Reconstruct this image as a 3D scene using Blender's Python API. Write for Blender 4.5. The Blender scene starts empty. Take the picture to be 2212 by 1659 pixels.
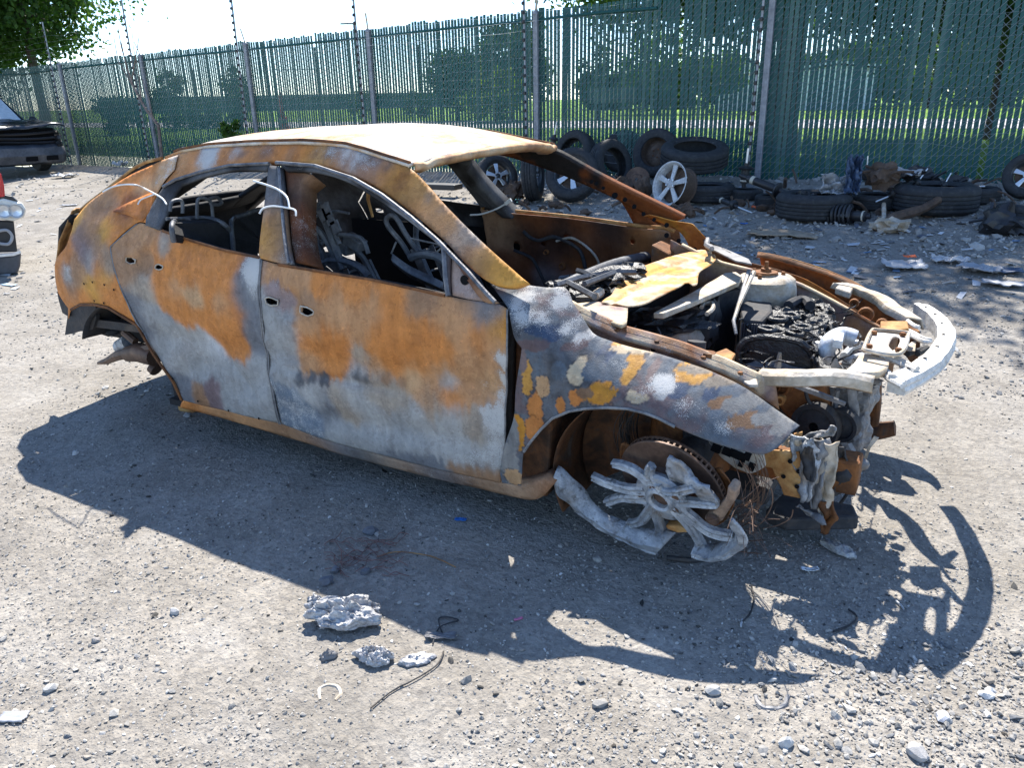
import bpy, bmesh, math, random
import numpy as np
from mathutils import Vector, Matrix, noise, geometry, Quaternion
random.seed(7); RNG = np.random.default_rng(7)
R = math.radians
SC = bpy.context.scene
COL = SC.collection
# ------------------------------------------------------------------ camera
FPX, IW, IH = 1662.0, 2212.0, 1659.0
CP = Vector((0.73, -2.965, 1.50))
_p, _y, _r = R(20.3), R(30.25), R(-1.25)
FW = Vector((-math.sin(_y)*math.cos(_p), math.cos(_y)*math.cos(_p), -math.sin(_p)))
_rt = Vector((math.cos(_y), math.sin(_y), 0)); _up = _rt.cross(FW)
RT = _rt*math.cos(_r) + _up*math.sin(_r); UP = _up*math.cos(_r) - _rt*math.sin(_r)
cd = bpy.data.cameras.new('camera'); cam = bpy.data.objects.new('camera', cd); COL.objects.link(cam)
cd.sensor_width = 36; cd.lens = 36*FPX/IW; cd.clip_start = .05; cd.clip_end = 3000
cam.matrix_world = Matrix(((RT.x, UP.x, -FW.x, CP.x), (RT.y, UP.y, -FW.y, CP.y), (RT.z, UP.z, -FW.z, CP.z), (0, 0, 0, 1)))
SC.camera = cam
# ------------------------------------------------------------------ sky, sun, exposure
SUN = Vector((-.33, .65, 1.0)).normalized()
w = bpy.data.worlds.new('World'); SC.world = w; w.use_nodes = True
nt = w.node_tree; bg = nt.nodes['Background']
sky = nt.nodes.new('ShaderNodeTexSky'); sky.sky_type = 'NISHITA'; sky.sun_disc = False
sky.sun_elevation = math.asin(SUN.z); sky.sun_rotation = math.atan2(SUN.x, SUN.y)
sky.air_density = 0.75; sky.dust_density = 0.0; sky.ozone_density = 3.0
nt.links.new(sky.outputs[0], bg.inputs[0]); bg.inputs[1].default_value = 0.15
sd = bpy.data.lights.new('sun', 'SUN'); sd.energy = 4.6; sd.angle = R(.53); sd.color = (1, .95, .87)
so = bpy.data.objects.new('sun', sd); COL.objects.link(so)
so.rotation_euler = (-SUN).to_track_quat('-Z', 'Y').to_euler()
SC.view_settings.view_transform = 'Standard'; SC.view_settings.look = 'None'
SC.view_settings.exposure = 1.28; SC.view_settings.gamma = 1.0; SC.view_settings.use_curve_mapping = False
SC.render.engine = 'CYCLES'
cy = SC.cycles; cy.max_bounces = 4; cy.diffuse_bounces = 2; cy.glossy_bounces = 2; cy.transmission_bounces = 3; cy.transparent_max_bounces = 4; cy.caustics_reflective = False; cy.caustics_refractive = False
# ------------------------------------------------------------------ rays: a photo point to a place in the world
def ray(u, v):
    return (FW*FPX + RT*(u-IW/2) - UP*(v-IH/2)).normalized()
def aty(u, v, y):
    d = ray(u, v); return CP + d*((y-CP.y)/d.y)
def atz(u, v, z):
    d = ray(u, v); return CP + d*((z-CP.z)/d.z)
def atx(u, v, x):
    d = ray(u, v); return CP + d*((x-CP.x)/d.x)
def hit(u, v, g, t0=.8, t1=14, n=260):
    """first root of g(P)=0 along the ray (g<0 on the camera's side)"""
    d = ray(u, v); a = t0; ga = g(CP+d*a); dt = (t1-t0)/n; best = (1e9, None)
    for i in range(n):
        b = a+dt; gb = g(CP+d*b)
        if ga < 0 <= gb:
            for k in range(22):
                m = (a+b)/2
                if g(CP+d*m) < 0: a = m
                else: b = m
            return CP+d*b
        if abs(gb) < best[0]: best = (abs(gb), b)
        a, ga = b, gb
    return CP+d*best[1]              # silhouette: nearest pass
def lerp(a, b, t): return a+(b-a)*t
def sstep(a, b, x):
    t = min(1, max(0, (x-a)/(b-a))); return t*t*(3-2*t)
def interp(x, tab):
    if x <= tab[0][0]: return tab[0][1]
    for (a, fa), (b, fb) in zip(tab, tab[1:]):
        if x <= b: return fa+(fb-fa)*(x-a)/(b-a)
    return tab[-1][1]
def smooth_tab(tab, n=160, it=60):
    xs = np.linspace(tab[0][0], tab[-1][0], n); ys = np.interp(xs, [t[0] for t in tab], [t[1] for t in tab])
    for _ in range(it):
        ys[1:-1] = (ys[:-2]+2*ys[1:-1]+ys[2:])/4
    return xs, ys
# ------------------------------------------------------------------ objects
def tag(o, label=None, cat=None, group=None, kind=None):
    if label: o['label'] = label
    if cat: o['category'] = cat
    if group: o['group'] = group
    if kind: o['kind'] = kind
    return o
def empty(name, loc=(0, 0, 0), rot=None, parent=None):
    o = bpy.data.objects.new(name, None); COL.objects.link(o); o.empty_display_size = .1
    o.location = loc
    if rot is not None: o.rotation_euler = rot
    if parent: adopt(o, parent)
    return o
WORLDM = {}
def adopt(o, parent):
    """parent while keeping world coordinates"""
    o.parent = parent
    m = WORLDM.get(parent.name)
    if m is None:
        m = Matrix.LocRotScale(parent.location, parent.rotation_euler, None) if parent.type == 'EMPTY' else Matrix.Identity(4)
        WORLDM[parent.name] = m
    o.matrix_parent_inverse = m.inverted()
def link(name, me, mat, parent=None, local=False):
    o = bpy.data.objects.new(name, me); COL.objects.link(o)
    if mat is not None: me.materials.append(mat)
    if parent is not None:
        if local: o.parent = parent
        else: adopt(o, parent)
    return o
def copy_tree(o, parent=None):
    c = o.copy(); COL.objects.link(c); c.parent = parent
    for ch in o.children: copy_tree(ch, c)
    return c
def np_mesh(name, V, F, smooth=False, colors=None):
    """V (n,3); F (m,k) one face size"""
    me = bpy.data.meshes.new(name); V = np.asarray(V, np.float32); F = np.asarray(F, np.int32); k = F.shape[1]
    me.vertices.add(len(V)); me.vertices.foreach_set('co', V.ravel())
    me.loops.add(F.size); me.loops.foreach_set('vertex_index', F.ravel())
    me.polygons.add(len(F)); me.polygons.foreach_set('loop_start', np.arange(0, F.size, k, dtype=np.int32))
    me.polygons.foreach_set('use_smooth', np.full(len(F), smooth, bool))
    me.update(calc_edges=True)
    if colors is not None:
        at = me.attributes.new('Col', 'FLOAT_COLOR', 'POINT'); c = np.ones((len(V), 4), np.float32); c[:, :colors.shape[1]] = colors
        at.data.foreach_set('color', c.ravel())
    return me
class MB:
    def __init__(s): s.v = []; s.f = []
    def add(s, vs, fs):
        n = len(s.v); s.v += [tuple(p) for p in vs]; s.f += [tuple(i+n for i in f) for f in fs]
    def box(s, c, d, rot=None, taper=1.0):
        x, y, z = d[0]/2, d[1]/2, d[2]/2; P = []
        for sz in (-1, 1):
            t = taper if sz > 0 else 1
            P += [Vector((-x*t, -y*t, sz*z)), Vector((x*t, -y*t, sz*z)), Vector((x*t, y*t, sz*z)), Vector((-x*t, y*t, sz*z))]
        if rot is not None: P = [rot @ p for p in P]
        s.add([Vector(c)+p for p in P], [(3, 2, 1, 0), (4, 5, 6, 7), (0, 1, 5, 4), (1, 2, 6, 5), (2, 3, 7, 6), (3, 0, 4, 7)])
    def bar(s, a, b, wd, ht, up=(0, 0, 1)):
        a = Vector(a); b = Vector(b); d = (b-a); L = d.length; d = d/L
        q = Vector(up); sd_ = d.cross(q).normalized(); q = sd_.cross(d).normalized()
        s.box((a+b)/2, (L, wd, ht), Matrix((d, sd_*-1, q)).transposed())
    def tube(s, pts, r, n=8, cap=True):
        P = [Vector(p) for p in pts]; m = len(P); rr = r if isinstance(r, (list, tuple)) else [r]*m
        t = (P[1]-P[0]).normalized(); ref = Vector((0, 0, 1)) if abs(t.z) < .9 else Vector((1, 0, 0))
        nrm = t.cross(ref).normalized(); V = []
        for i in range(m):
            t2 = ((P[min(i+1, m-1)]-P[max(i-1, 0)])).normalized() if m > 1 else t
            nrm = (nrm - t2*nrm.dot(t2)).normalized(); bn = t2.cross(nrm)
            for k in range(n):
                a = 2*math.pi*k/n; V.append(P[i]+nrm*(math.cos(a)*rr[i])+bn*(math.sin(a)*rr[i]))
        F = [(i*n+k, i*n+(k+1) % n, (i+1)*n+(k+1) % n, (i+1)*n+k) for i in range(m-1) for k in range(n)]
        if cap: F += [tuple(range(n-1, -1, -1)), tuple((m-1)*n+k for k in range(n))]
        s.add(V, F)
    def lathe(s, prof, n=32, M=None, closed=False, a0=0, a1=2*math.pi):
        """profile (r, h) about local Z"""
        M = M or Matrix.Identity(4); full = abs(a1-a0-2*math.pi) < 1e-6; nn = n if full else n+1; V = []
        for i in range(nn):
            a = a0+(a1-a0)*i/n
            for (r_, h) in prof: V.append(M @ Vector((r_*math.cos(a), r_*math.sin(a), h)))
        m = len(prof); F = []
        for i in range(n):
            j = (i+1) % nn
            for k in range(m if closed else m-1):
                l = (k+1) % m; F.append((i*m+k, j*m+k, j*m+l, i*m+l))
        s.add(V, F)
    def prism(s, poly, ext):
        n = len(poly); ext = Vector(ext); P = [Vector(p) for p in poly]
        nv = sum(((P[i].cross(P[(i+1) % n])) for i in range(n)), Vector())
        if nv.dot(ext) < 0: P = P[::-1]
        s.add(P+[p+ext for p in P], [tuple(range(n-1, -1, -1)), tuple(range(n, 2*n))]+[(i, (i+1) % n, n+(i+1) % n, n+i) for i in range(n)])
    def sheet(s, grid, closed_u=False):
        a = len(grid); b = len(grid[0]); V = [p for row in grid for p in row]
        F = [(i*b+j, i*b+j+1, ((i+1) % a)*b+j+1, ((i+1) % a)*b+j) for i in range(a if closed_u else a-1) for j in range(b-1)]
        s.add(V, F)
    def blob(s, c, rad, sub=2, amp=.25, freq=3., rot=None, seed=0., flat=None):
        bm = bmesh.new(); bmesh.ops.create_icosphere(bm, subdivisions=sub, radius=1)
        V = []
        for v in bm.verts:
            p = v.co; k = 1+amp*noise.fractal(p*freq+Vector((seed, seed*1.7, -seed)), .8, 2.1, 4)
            q = Vector((p.x*rad[0]*k, p.y*rad[1]*k, p.z*rad[2]*k))
            if flat is not None and q.z < flat: q.z = flat
            if rot is not None: q = rot @ q
            V.append(Vector(c)+q)
        F = [tuple(v.index for v in f.verts) for f in bm.faces]; bm.free(); s.add(V, F)
    def mesh(s, name, smooth=False, angle=None):
        me = bpy.data.meshes.new(name); me.from_pydata(s.v, [], s.f); me.update()
        if smooth:
            me.polygons.foreach_set('use_smooth', [True]*len(me.polygons))
            if angle: me.set_sharp_from_angle(angle=R(angle))
        return me
    def build(s, name, mat, parent=None, smooth=True, angle=40, local=False, bevel=0, jag=0, paint=None):
        if jag:
            s.v = [tuple(Vector(p)+noise.noise_vector(Vector(p)*9)*jag+noise.noise_vector(Vector(p)*31)*jag*.4) for p in s.v]
        me = s.mesh(name, smooth, angle); o = link(name, me, mat, parent, local)
        if paint: paint(me)
        if bevel:
            b = o.modifiers.new('b', 'BEVEL'); b.width = bevel; b.segments = 2; b.limit_method = 'ANGLE'; b.angle_limit = R(35)
        return o
def bez(P, n=12):
    P = [Vector(p) for p in P]; out = []
    for i in range(len(P)-1):
        p0, p1, p2, p3 = P[max(i-1, 0)], P[i], P[i+1], P[min(i+2, len(P)-1)]
        for j in range(n):
            t = j/n; out.append(.5*((2*p1)+(p2-p0)*t+(2*p0-5*p1+4*p2-p3)*t*t+(3*p1-p0-3*p2+p3)*t**3))
    return out+[P[-1]]
# ------------------------------------------------------------------ materials
MATS = {}
class NT:
    def __init__(s, name):
        s.m = bpy.data.materials.new(name); s.m.use_nodes = True; s.t = s.m.node_tree; s.n = s.t.nodes
        s.b = s.n['Principled BSDF']; s.out = s.n['Material Output']; MATS[name] = s.m
        s.tc = s.n.new('ShaderNodeTexCoord')
    def lk(s, a, b): s.t.links.new(a, b)
    def node(s, typ, **kw):
        n = s.n.new(typ)
        for k, v in kw.items(): setattr(n, k, v)
        return n
    def noise(s, scale, detail=4, rough=.55, vec=None, stretch=None, dist=0.):
        n = s.node('ShaderNodeTexNoise'); n.inputs['Scale'].default_value = scale; n.inputs['Detail'].default_value = detail
        n.inputs['Roughness'].default_value = rough; n.inputs['Distortion'].default_value = dist
        src = vec or s.tc.outputs['Object']
        if stretch:
            mp = s.node('ShaderNodeMapping'); mp.inputs['Scale'].default_value = stretch; s.lk(src, mp.inputs[0]); src = mp.outputs[0]
        s.lk(src, n.inputs['Vector']); return n.outputs['Fac']
    def voro(s, scale, feature='F1', out='Distance', vec=None):
        n = s.node('ShaderNodeTexVoronoi', feature=feature); n.inputs['Scale'].default_value = scale
        s.lk(vec or s.tc.outputs['Object'], n.inputs['Vector']); return n.outputs[out]
    def ramp(s, fac, stops):
        n = s.node('ShaderNodeValToRGB'); el = n.color_ramp.elements
        while len(el) < len(stops): el.new(.5)
        for e, (p, c) in zip(el, stops): e.position = p; e.color = (*c, 1) if len(c) == 3 else c
        s.lk(fac, n.inputs[0]); return n.outputs[0]
    def step(s, fac, a, b):
        n = s.node('ShaderNodeMapRange'); n.inputs[1].default_value = a; n.inputs[2].default_value = b; s.lk(fac, n.inputs[0]); return n.outputs[0]
    def mix(s, fac, a, b, mode='MIX'):
        n = s.node('ShaderNodeMix', data_type='RGBA', blend_type=mode)
        for i, x in ((0, fac), (6, a), (7, b)):
            if isinstance(x, (int, float)): n.inputs[i].default_value = x if i == 0 else (x, x, x, 1)
            elif isinstance(x, tuple): n.inputs[i].default_value = (*x, 1) if len(x) == 3 else x
            else: s.lk(x, n.inputs[i])
        return n.outputs[2]
    def math(s, op, a, b=None):
        n = s.node('ShaderNodeMath', operation=op)
        for i, x in ((0, a), (1, b)):
            if x is None: continue
            if isinstance(x, (int, float)): n.inputs[i].default_value = x
            else: s.lk(x, n.inputs[i])
        return n.outputs[0]
    def bump(s, h, dist=.01, strength=.6, prev=None):
        n = s.node('ShaderNodeBump'); n.inputs['Strength'].default_value = strength; n.inputs['Distance'].default_value = dist
        s.lk(h, n.inputs['Height'])
        if prev is not None: s.lk(prev, n.inputs['Normal'])
        return n.outputs[0]
    def fin(s, col=None, rough=.7, metal=0., spec=.4, nrm=None):
        b = s.b
        for k, x in (('Base Color', col), ('Roughness', rough), ('Metallic', metal), ('Specular IOR Level', spec), ('Normal', nrm)):
            if x is None: continue
            if isinstance(x, (int, float)): b.inputs[k].default_value = x
            elif isinstance(x, tuple): b.inputs[k].default_value = (*x, 1)
            else: s.lk(x, b.inputs[k])
        return s.m
def mottle(name, stops, scale=12, rough=.75, metal=0., bump=.004, bscale=70, spec=.35, detail=6, stretch=None, coord=None, dist=.6):
    t = NT(name); f = t.noise(scale, detail, .62, dist=dist, stretch=stretch)
    c = t.ramp(f, stops); g = t.noise(scale*6, 4, .6); c = t.mix(.55, c, t.ramp(g, [(.25, (.45, .45, .45)), (.75, (1.35, 1.35, 1.35))]), 'MULTIPLY')
    n = t.bump(t.noise(bscale, 5, .6), bump, .7)
    return t.fin(c, rough, metal, spec, n)
def plain(name, col, rough=.5, metal=0., spec=.5, var=.15, scale=20):
    t = NT(name); f = t.noise(scale, 4); c = t.mix(1., col, t.ramp(f, [(.25, (1-var,)*3), (.75, (1+var,)*3)]), 'MULTIPLY')
    return t.fin(c, rough, metal, spec, t.bump(t.noise(scale*5, 3), .001, .4))
# burnt sheet metal: the colour comes from the fire's patches on each panel, the rest from noise
def burnt_mat():
    t = NT('burnt_paint'); a = t.node('ShaderNodeAttribute', attribute_name='Col'); c = a.outputs['Color']; ash = a.outputs['Alpha']
    c = t.mix(.8, c, t.ramp(t.noise(22, 6, .68, dist=.4), [(.22, (.62, .60, .58)), (.5, (1, 1, 1)), (.8, (1.28, 1.25, 1.2))]), 'MULTIPLY')
    c = t.mix(.55, c, t.ramp(t.noise(5, 6, .6, stretch=(4, 4, .5), dist=.4), [(.3, (.74, .70, .66)), (.7, (1.22, 1.2, 1.18))]), 'MULTIPLY')
    fl = t.noise(11, 7, .72, dist=.3); c = t.mix(t.step(fl, .53, .56), c, t.mix(1., c, (.84, .82, .82), 'MULTIPLY')); c = t.mix(t.step(t.noise(44, 5, .75), .60, .64), c, t.mix(1., c, (1.22, 1.18, 1.14), 'MULTIPLY'))
    pit = t.step(t.noise(120, 5, .7), .60, .70); c = t.mix(t.math('MULTIPLY', pit, .55), c, (.045, .035, .03))
    sp = t.math('ADD', t.noise(300, 5, .8), t.math('MULTIPLY', t.noise(20, 6, .65), .45))
    m = t.math('GREATER_THAN', t.math('ADD', sp, t.math('MULTIPLY', ash, .40)), .965)
    c = t.mix(t.math('MULTIPLY', m, .75), c, (.50, .49, .47))
    n = t.bump(t.noise(150, 5, .7), .0022, .7); n = t.bump(t.noise(14, 4, .5), .008, .35, n)
    rg = t.ramp(t.noise(30, 4), [(.3, (.5,)*3), (.7, (.85,)*3)])
    return t.fin(c, rg, 0., .22, n)
BURNT = burnt_mat()
RUST = mottle('deep_rust', [(.2, (.030, .016, .010)), (.42, (.10, .040, .014)), (.55, (.22, .085, .025)), (.68, (.12, .060, .030)), (.85, (.20, .17, .14))], 7)
RUSTD = mottle('dark_housing_rust', [(.2, (.016, .011, .009)), (.42, (.05, .024, .012)), (.55, (.12, .048, .018)), (.66, (.07, .045, .032)), (.85, (.16, .14, .12))], 8)
RUSTB = mottle('bright_rust', [(.2, (.10, .055, .03)), (.45, (.33, .15, .045)), (.6, (.47, .27, .10)), (.8, (.45, .36, .24))], 9)
PALE = mottle('scorched_pale_steel', [(.2, (.20, .13, .08)), (.42, (.38, .30, .21)), (.6, (.50, .45, .38)), (.85, (.58, .56, .52))], 9, rough=.6)
SOOT = mottle('sooty_steel', [(.2, (.012, .012, .014)), (.5, (.035, .036, .040)), (.68, (.075, .06, .05)), (.85, (.13, .12, .115))], 8, rough=.7)
CHAR = mottle('char', [(.25, (.004, .004, .005)), (.6, (.016, .016, .018)), (.85, (.06, .06, .06))], 20, rough=.42, bump=.012, bscale=60, spec=.6)
GREYM = mottle('burnt_grey_metal', [(.2, (.07, .07, .075)), (.5, (.19, .19, .195)), (.8, (.33, .32, .31))], 14, rough=.6, metal=.25)
def alu_mat():
    t = NT('melted_aluminium'); c = t.ramp(t.noise(13, 6, .65, dist=.5), [(.25, (.16, .175, .20)), (.5, (.34, .365, .40)), (.75, (.56, .58, .60))])
    c = t.mix(t.step(t.noise(34, 6, .7), .52, .68), c, (.10, .095, .09)); c = t.mix(t.math('MULTIPLY', t.step(t.noise(7, 4, .6), .55, .7), .6), c, (.30, .24, .18))
    cr = t.voro(95, 'DISTANCE_TO_EDGE'); n = t.bump(t.noise(55, 6, .7), .006, .8); n = t.bump(t.step(cr, .0, .06), .0015, .6, n)
    return t.fin(c, t.ramp(t.noise(40, 4), [(.3, (.35,)*3), (.7, (.7,)*3)]), .45, .5, n)
ALU = alu_mat()
PALE_LIT = mottle('lit_pale_steel', [(.2, (.36, .29, .22)), (.42, (.58, .54, .48)), (.6, (.68, .66, .62)), (.85, (.74, .73, .71))], 9, rough=.6)  # whiter copy of the pale steel, sun glare painted into its colour
SOOTD = mottle('black_soot', [(.25, (.006, .006, .007)), (.6, (.016, .016, .018)), (.85, (.045, .04, .036))], 9, rough=.8)
DISC = mottle('rusted_brake_iron', [(.2, (.05, .032, .026)), (.5, (.12, .075, .055)), (.8, (.24, .15, .10))], 10, rough=.55, metal=.3, bump=.001)
BLACKM = plain('hole_shade_black', (.008, .008, .009), .9, 0, .1)  # black colour painted in for the shade of holes and recesses
# ------------------------------------------------------------------ terrain
FA = R(-3.5); FD = Vector((math.cos(FA), math.sin(FA), 0)); FN = Vector((-FD.y, FD.x, 0))
FENCE_S = 7.4
def fs(x, y): return x*FN.x + y*FN.y            # distance towards the fence
RISE = .42
def slope(t): return .014*(max(-20, min(6, t))+5)
def base_h(x, y):
    s = sstep(1.0, 7.6, fs(x, y)); return s*(RISE+slope(x*FD.x+y*FD.y))
def ground_h(x, y):
    s = fs(x, y); h = base_h(x, y)
    a = .010 + .03*sstep(3.5, 6.0, s)*(1-sstep(7.3, 8.0, s))
    h += a*noise.fractal(Vector((x*1.1, y*1.1, 3.)), 1., 2., 3)
    h += .006*noise.noise(Vector((x*4, y*4, 1.)))
    b = sstep(5.2, 6.4, s)*(1-sstep(7.1, 7.7, s))
    h += b*.05*(.6+noise.noise(Vector((x*.8, y*1.2, 8.))))
    return h
def on_ground(u, v, dz=0):
    """place on the terrain that shows at photo point u, v"""
    P = atz(u, v, 0)
    for i in range(60):
        z = base_h(P.x, P.y)+dz; Q = atz(u, v, min(z, 1.3)); P = P.lerp(Q, .5)
    P.z = ground_h(P.x, P.y)+dz; return P
def graded(lo, hi, c0, c1, d, grow=1.16, dmax=60):
    xs = list(np.arange(c0, c1+1e-6, d)); s = d; x = c1
    while x < hi: s = min(s*grow, dmax); x += s; xs.append(x)
    s = d; x = c0
    while x > lo: s = min(s*grow, dmax); x -= s; xs.insert(0, x)
    return xs
def ground_mat():
    t = NT('gravel_dirt'); o = t.tc.outputs['Object']
    big = t.noise(.55, 3, .6); mid = t.noise(3.2, 4, .65); fine = t.noise(70, 3, .75); peb = t.voro(48, 'F1', 'Color')
    c = t.ramp(mid, [(.25, (.225, .207, .18)), (.5, (.285, .264, .233)), (.75, (.34, .322, .293))])
    c = t.mix(.6, c, t.ramp(big, [(.3, (.66, .65, .64)), (.65, (1.12, 1.11, 1.1))]), 'MULTIPLY')
    c = t.mix(.75, c, t.ramp(fine, [(.28, (.66, .65, .64)), (.5, (.97, .97, .97)), (.75, (1.17, 1.17, 1.17))]), 'MULTIPLY')
    bw = t.node('ShaderNodeRGBToBW'); t.lk(peb, bw.inputs[0]); c = t.mix(.38, c, t.ramp(bw.outputs[0], [(.2, (.62, .62, .64)), (.5, (1, 1, 1)), (.8, (1.35, 1.33, 1.3))]), 'MULTIPLY')
    trk = t.step(t.noise(1.0, 3, .5, stretch=(.25, 2.2, 1), dist=.5), .44, .62); c = t.mix(t.math('MULTIPLY', trk, .5), c, t.mix(1., c, (.80, .79, .77), 'MULTIPLY'))
    stain = t.step(t.noise(1.1, 5, .6, dist=1.), .60, .74); c = t.mix(t.math('MULTIPLY', stain, .45), c, (.11, .105, .10))
    n = t.bump(t.math('ADD', t.math('MULTIPLY', t.noise(18, 3, .7), 2.), fine), .012, .75)
    return t.fin(c, .92, 0, .2, n)
GROUND = ground_mat()
def terrain():
    xs = graded(-900, 900, -9, 4.5, .075); ys = graded(-14, 7.9, -3.0, 7.9, .075)
    V = np.array([(x, y, ground_h(x, y)) for x in xs for y in ys], np.float32); a, b = len(xs), len(ys)
    i = np.arange(a-1)[:, None]*b+np.arange(b-1)[None]; i = i.ravel()
    F = np.stack([i, i+b, i+b+1, i+1], 1)
    tag(link('ground', np_mesh('ground', V, F, True), GROUND), kind='structure')
terrain()
def lawn_mat():
    t = NT('lawn_grass'); c = t.ramp(t.noise(1.6, 6, .7), [(.25, (.085, .19, .016)), (.5, (.16, .30, .028)), (.75, (.25, .39, .05))])
    c = t.mix(.7, c, t.ramp(t.noise(24, 4, .7), [(.3, (.5, .5, .5)), (.7, (1.4, 1.4, 1.3))]), 'MULTIPLY')
    return t.fin(c, .8, 0, .15, t.bump(t.noise(40, 4, .7), .08, .8))
LAWN = lawn_mat()
def quad_strip(name, s0, s1, z, mat, t0=-900, t1=900):
    m = MB(); P = lambda t_, s_: FD*t_+FN*s_+Vector((0, 0, z))
    m.add([P(t0, s0), P(t1, s0), P(t1, s1), P(t0, s1)], [(0, 1, 2, 3)]); return tag(m.build(name, mat, smooth=False), kind='structure')
quad_strip('lawn', 7.62, 900, RISE+.02, LAWN)
ROADM = plain('concrete_path', (.40, .38, .36), .85, scale=2)
quad_strip('road', 24, 33, RISE+.03, ROADM)
# grass tufts that lean into the fence foot and stand on the lawn
GRASSM = NT('grass_blade'); _g = GRASSM.ramp(GRASSM.noise(3, 3), [(.3, (.06, .14, .016)), (.7, (.17, .29, .04))]); GRASSM = GRASSM.fin(_g, .6, 0, .2)
def grass():
    n = 16000; t = RNG.uniform(-24, 6, n); s = 7.65+RNG.exponential(3.2, n); h = RNG.uniform(.05, .16, n)*(1+.6*(RNG.random(n) > .9))
    a = RNG.uniform(0, 6.28, n); wd = .006+RNG.random(n)*.008
    c = np.stack([FD.x*t+FN.x*s, FD.y*t+FN.y*s, np.full(n, RISE+.015)], 1)
    dx = np.stack([np.cos(a)*wd, np.sin(a)*wd, 0*a], 1)
    tip = np.stack([RNG.normal(0, .03, n), RNG.normal(0, .03, n), h], 1)
    V = np.stack([c-dx, c+dx, c+tip], 1).reshape(-1, 3)
    tag(link('grass', np_mesh('grass', V, np.arange(3*n).reshape(n, 3)), GRASSM), 'short green grass growing on the lawn behind the fence', 'grass', kind='stuff')
grass()
# ------------------------------------------------------------------ loose gravel
def stone_mat():
    t = NT('stone'); a = t.node('ShaderNodeAttribute', attribute_name='Col')
    c = t.mix(.6, a.outputs['Color'], t.ramp(t.noise(60, 5, .7), [(.25, (.6, .6, .6)), (.75, (1.3, 1.3, 1.3))]), 'MULTIPLY')
    return t.fin(c, .85, 0, .25, t.bump(t.noise(140, 4, .7), .003, .7))
STONE = stone_mat()
_bm = bmesh.new(); bmesh.ops.create_icosphere(_bm, subdivisions=1, radius=1)
ICO_V = np.array([v.co for v in _bm.verts]); ICO_F = np.array([[v.index for v in f.verts] for f in _bm.faces]); _bm.free()
def rocks(name, P, size, flat=(.35, .75), sink=.25, label=None):
    """P (n,3) places, size (n,) radii: one joined mesh of chipped stones"""
    n = len(P); k = len(ICO_V)
    V = ICO_V[None]*np.clip(1+RNG.normal(0, .24, (n, k, 1)), .5, 1.5)
    V = V*np.stack([RNG.uniform(.75, 1.35, n), RNG.uniform(.6, 1.0, n), RNG.uniform(*flat, n)], 1)[:, None]
    tl = RNG.normal(0, .28, (n, 2)); V[:, :, 2] += V[:, :, 0]*tl[:, None, 0]+V[:, :, 1]*tl[:, None, 1]
    a = RNG.uniform(0, 6.28, n); ca, sa = np.cos(a)[:, None], np.sin(a)[:, None]
    X = V[:, :, 0]*ca-V[:, :, 1]*sa; Y = V[:, :, 0]*sa+V[:, :, 1]*ca
    V = np.stack([X, Y, V[:, :, 2]], 2)*size[:, None, None]
    V += P[:, None]; V[:, :, 2] += (size*(.5-sink))[:, None]
    pal = np.array([(.34, .322, .293), (.28, .268, .248), (.40, .382, .35), (.22, .216, .21), (.47, .452, .42), (.32, .286, .245), (.14, .145, .15), (.56, .55, .53)])
    ci = RNG.choice(len(pal), n, p=[.27, .26, .13, .15, .03, .09, .06, .01]); c = np.repeat(pal[ci]*RNG.uniform(.8, 1.2, (n, 1)), k, 0)
    F = (ICO_F[None]+(np.arange(n)*k)[:, None, None]).reshape(-1, 3)
    return link(name, np_mesh(name, V.reshape(-1, 3), F, False, c), STONE)
def scatter(n, u0, u1, v0, v1, accept=None):
    """ground places seen inside a photo window, denser where the window is nearer"""
    out = []
    while len(out) < n:
        P = atz(random.uniform(u0, u1), v0+(v1-v0)*random.random(), 0)
        for _ in range(12):
            z = base_h(P.x, P.y); d = P-CP; Q = CP+d*((z-CP.z)/d.z) if d.z < -1e-3 else P; P = P.lerp(Q, .6)
        if fs(P.x, P.y) > 7.3 or fs(P.x, P.y) < -4: continue
        if accept and random.random() > accept(P): continue
        P.z = ground_h(P.x, P.y); out.append(P)
    return out
def gravel():
    clus = lambda P: .22+.78*max(0, min(1, .5+1.6*noise.fractal(Vector((P.x*.9, P.y*.9, 5)), 1, 2, 3)))
    A = scatter(30000, -60, 2280, 620, 1700, clus); sz = np.clip(RNG.lognormal(math.log(.0027), .45, len(A)), .0014, .009)
    tag(rocks('fine_gravel', np.array(A), sz), 'fine grey gravel strewn over the dirt around the burnt car', 'gravel', kind='stuff')
    B = scatter(9000, -60, 2280, 330, 860, clus); sz = np.clip(RNG.lognormal(math.log(.0062), .45, len(B)), .003, .02)
    B2 = [P for P in scatter(5200, -60, 2280, 330, 560) if fs(P.x, P.y) > 3.6]; s2 = np.clip(RNG.lognormal(math.log(.015), .5, len(B2)), .006, .05)
    tag(rocks('coarse_gravel', np.array(B+B2), np.concatenate([sz, s2])), 'coarse broken gravel banked up below the fence', 'gravel', kind='stuff')
    q = lambda P: 1.
    Cc = scatter(1000, 1450, 2280, 1380, 1700, clus)+scatter(200, -40, 1500, 1050, 1700, clus); sz = np.clip(RNG.lognormal(math.log(.0056), .42, len(Cc)), .003, .018)
    tag(rocks('loose_pebbles', np.array(Cc), sz, (.45, .8), .2), 'larger loose pebbles scattered in front of the burnt car', 'pebbles', kind='stuff')
gravel()
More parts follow.
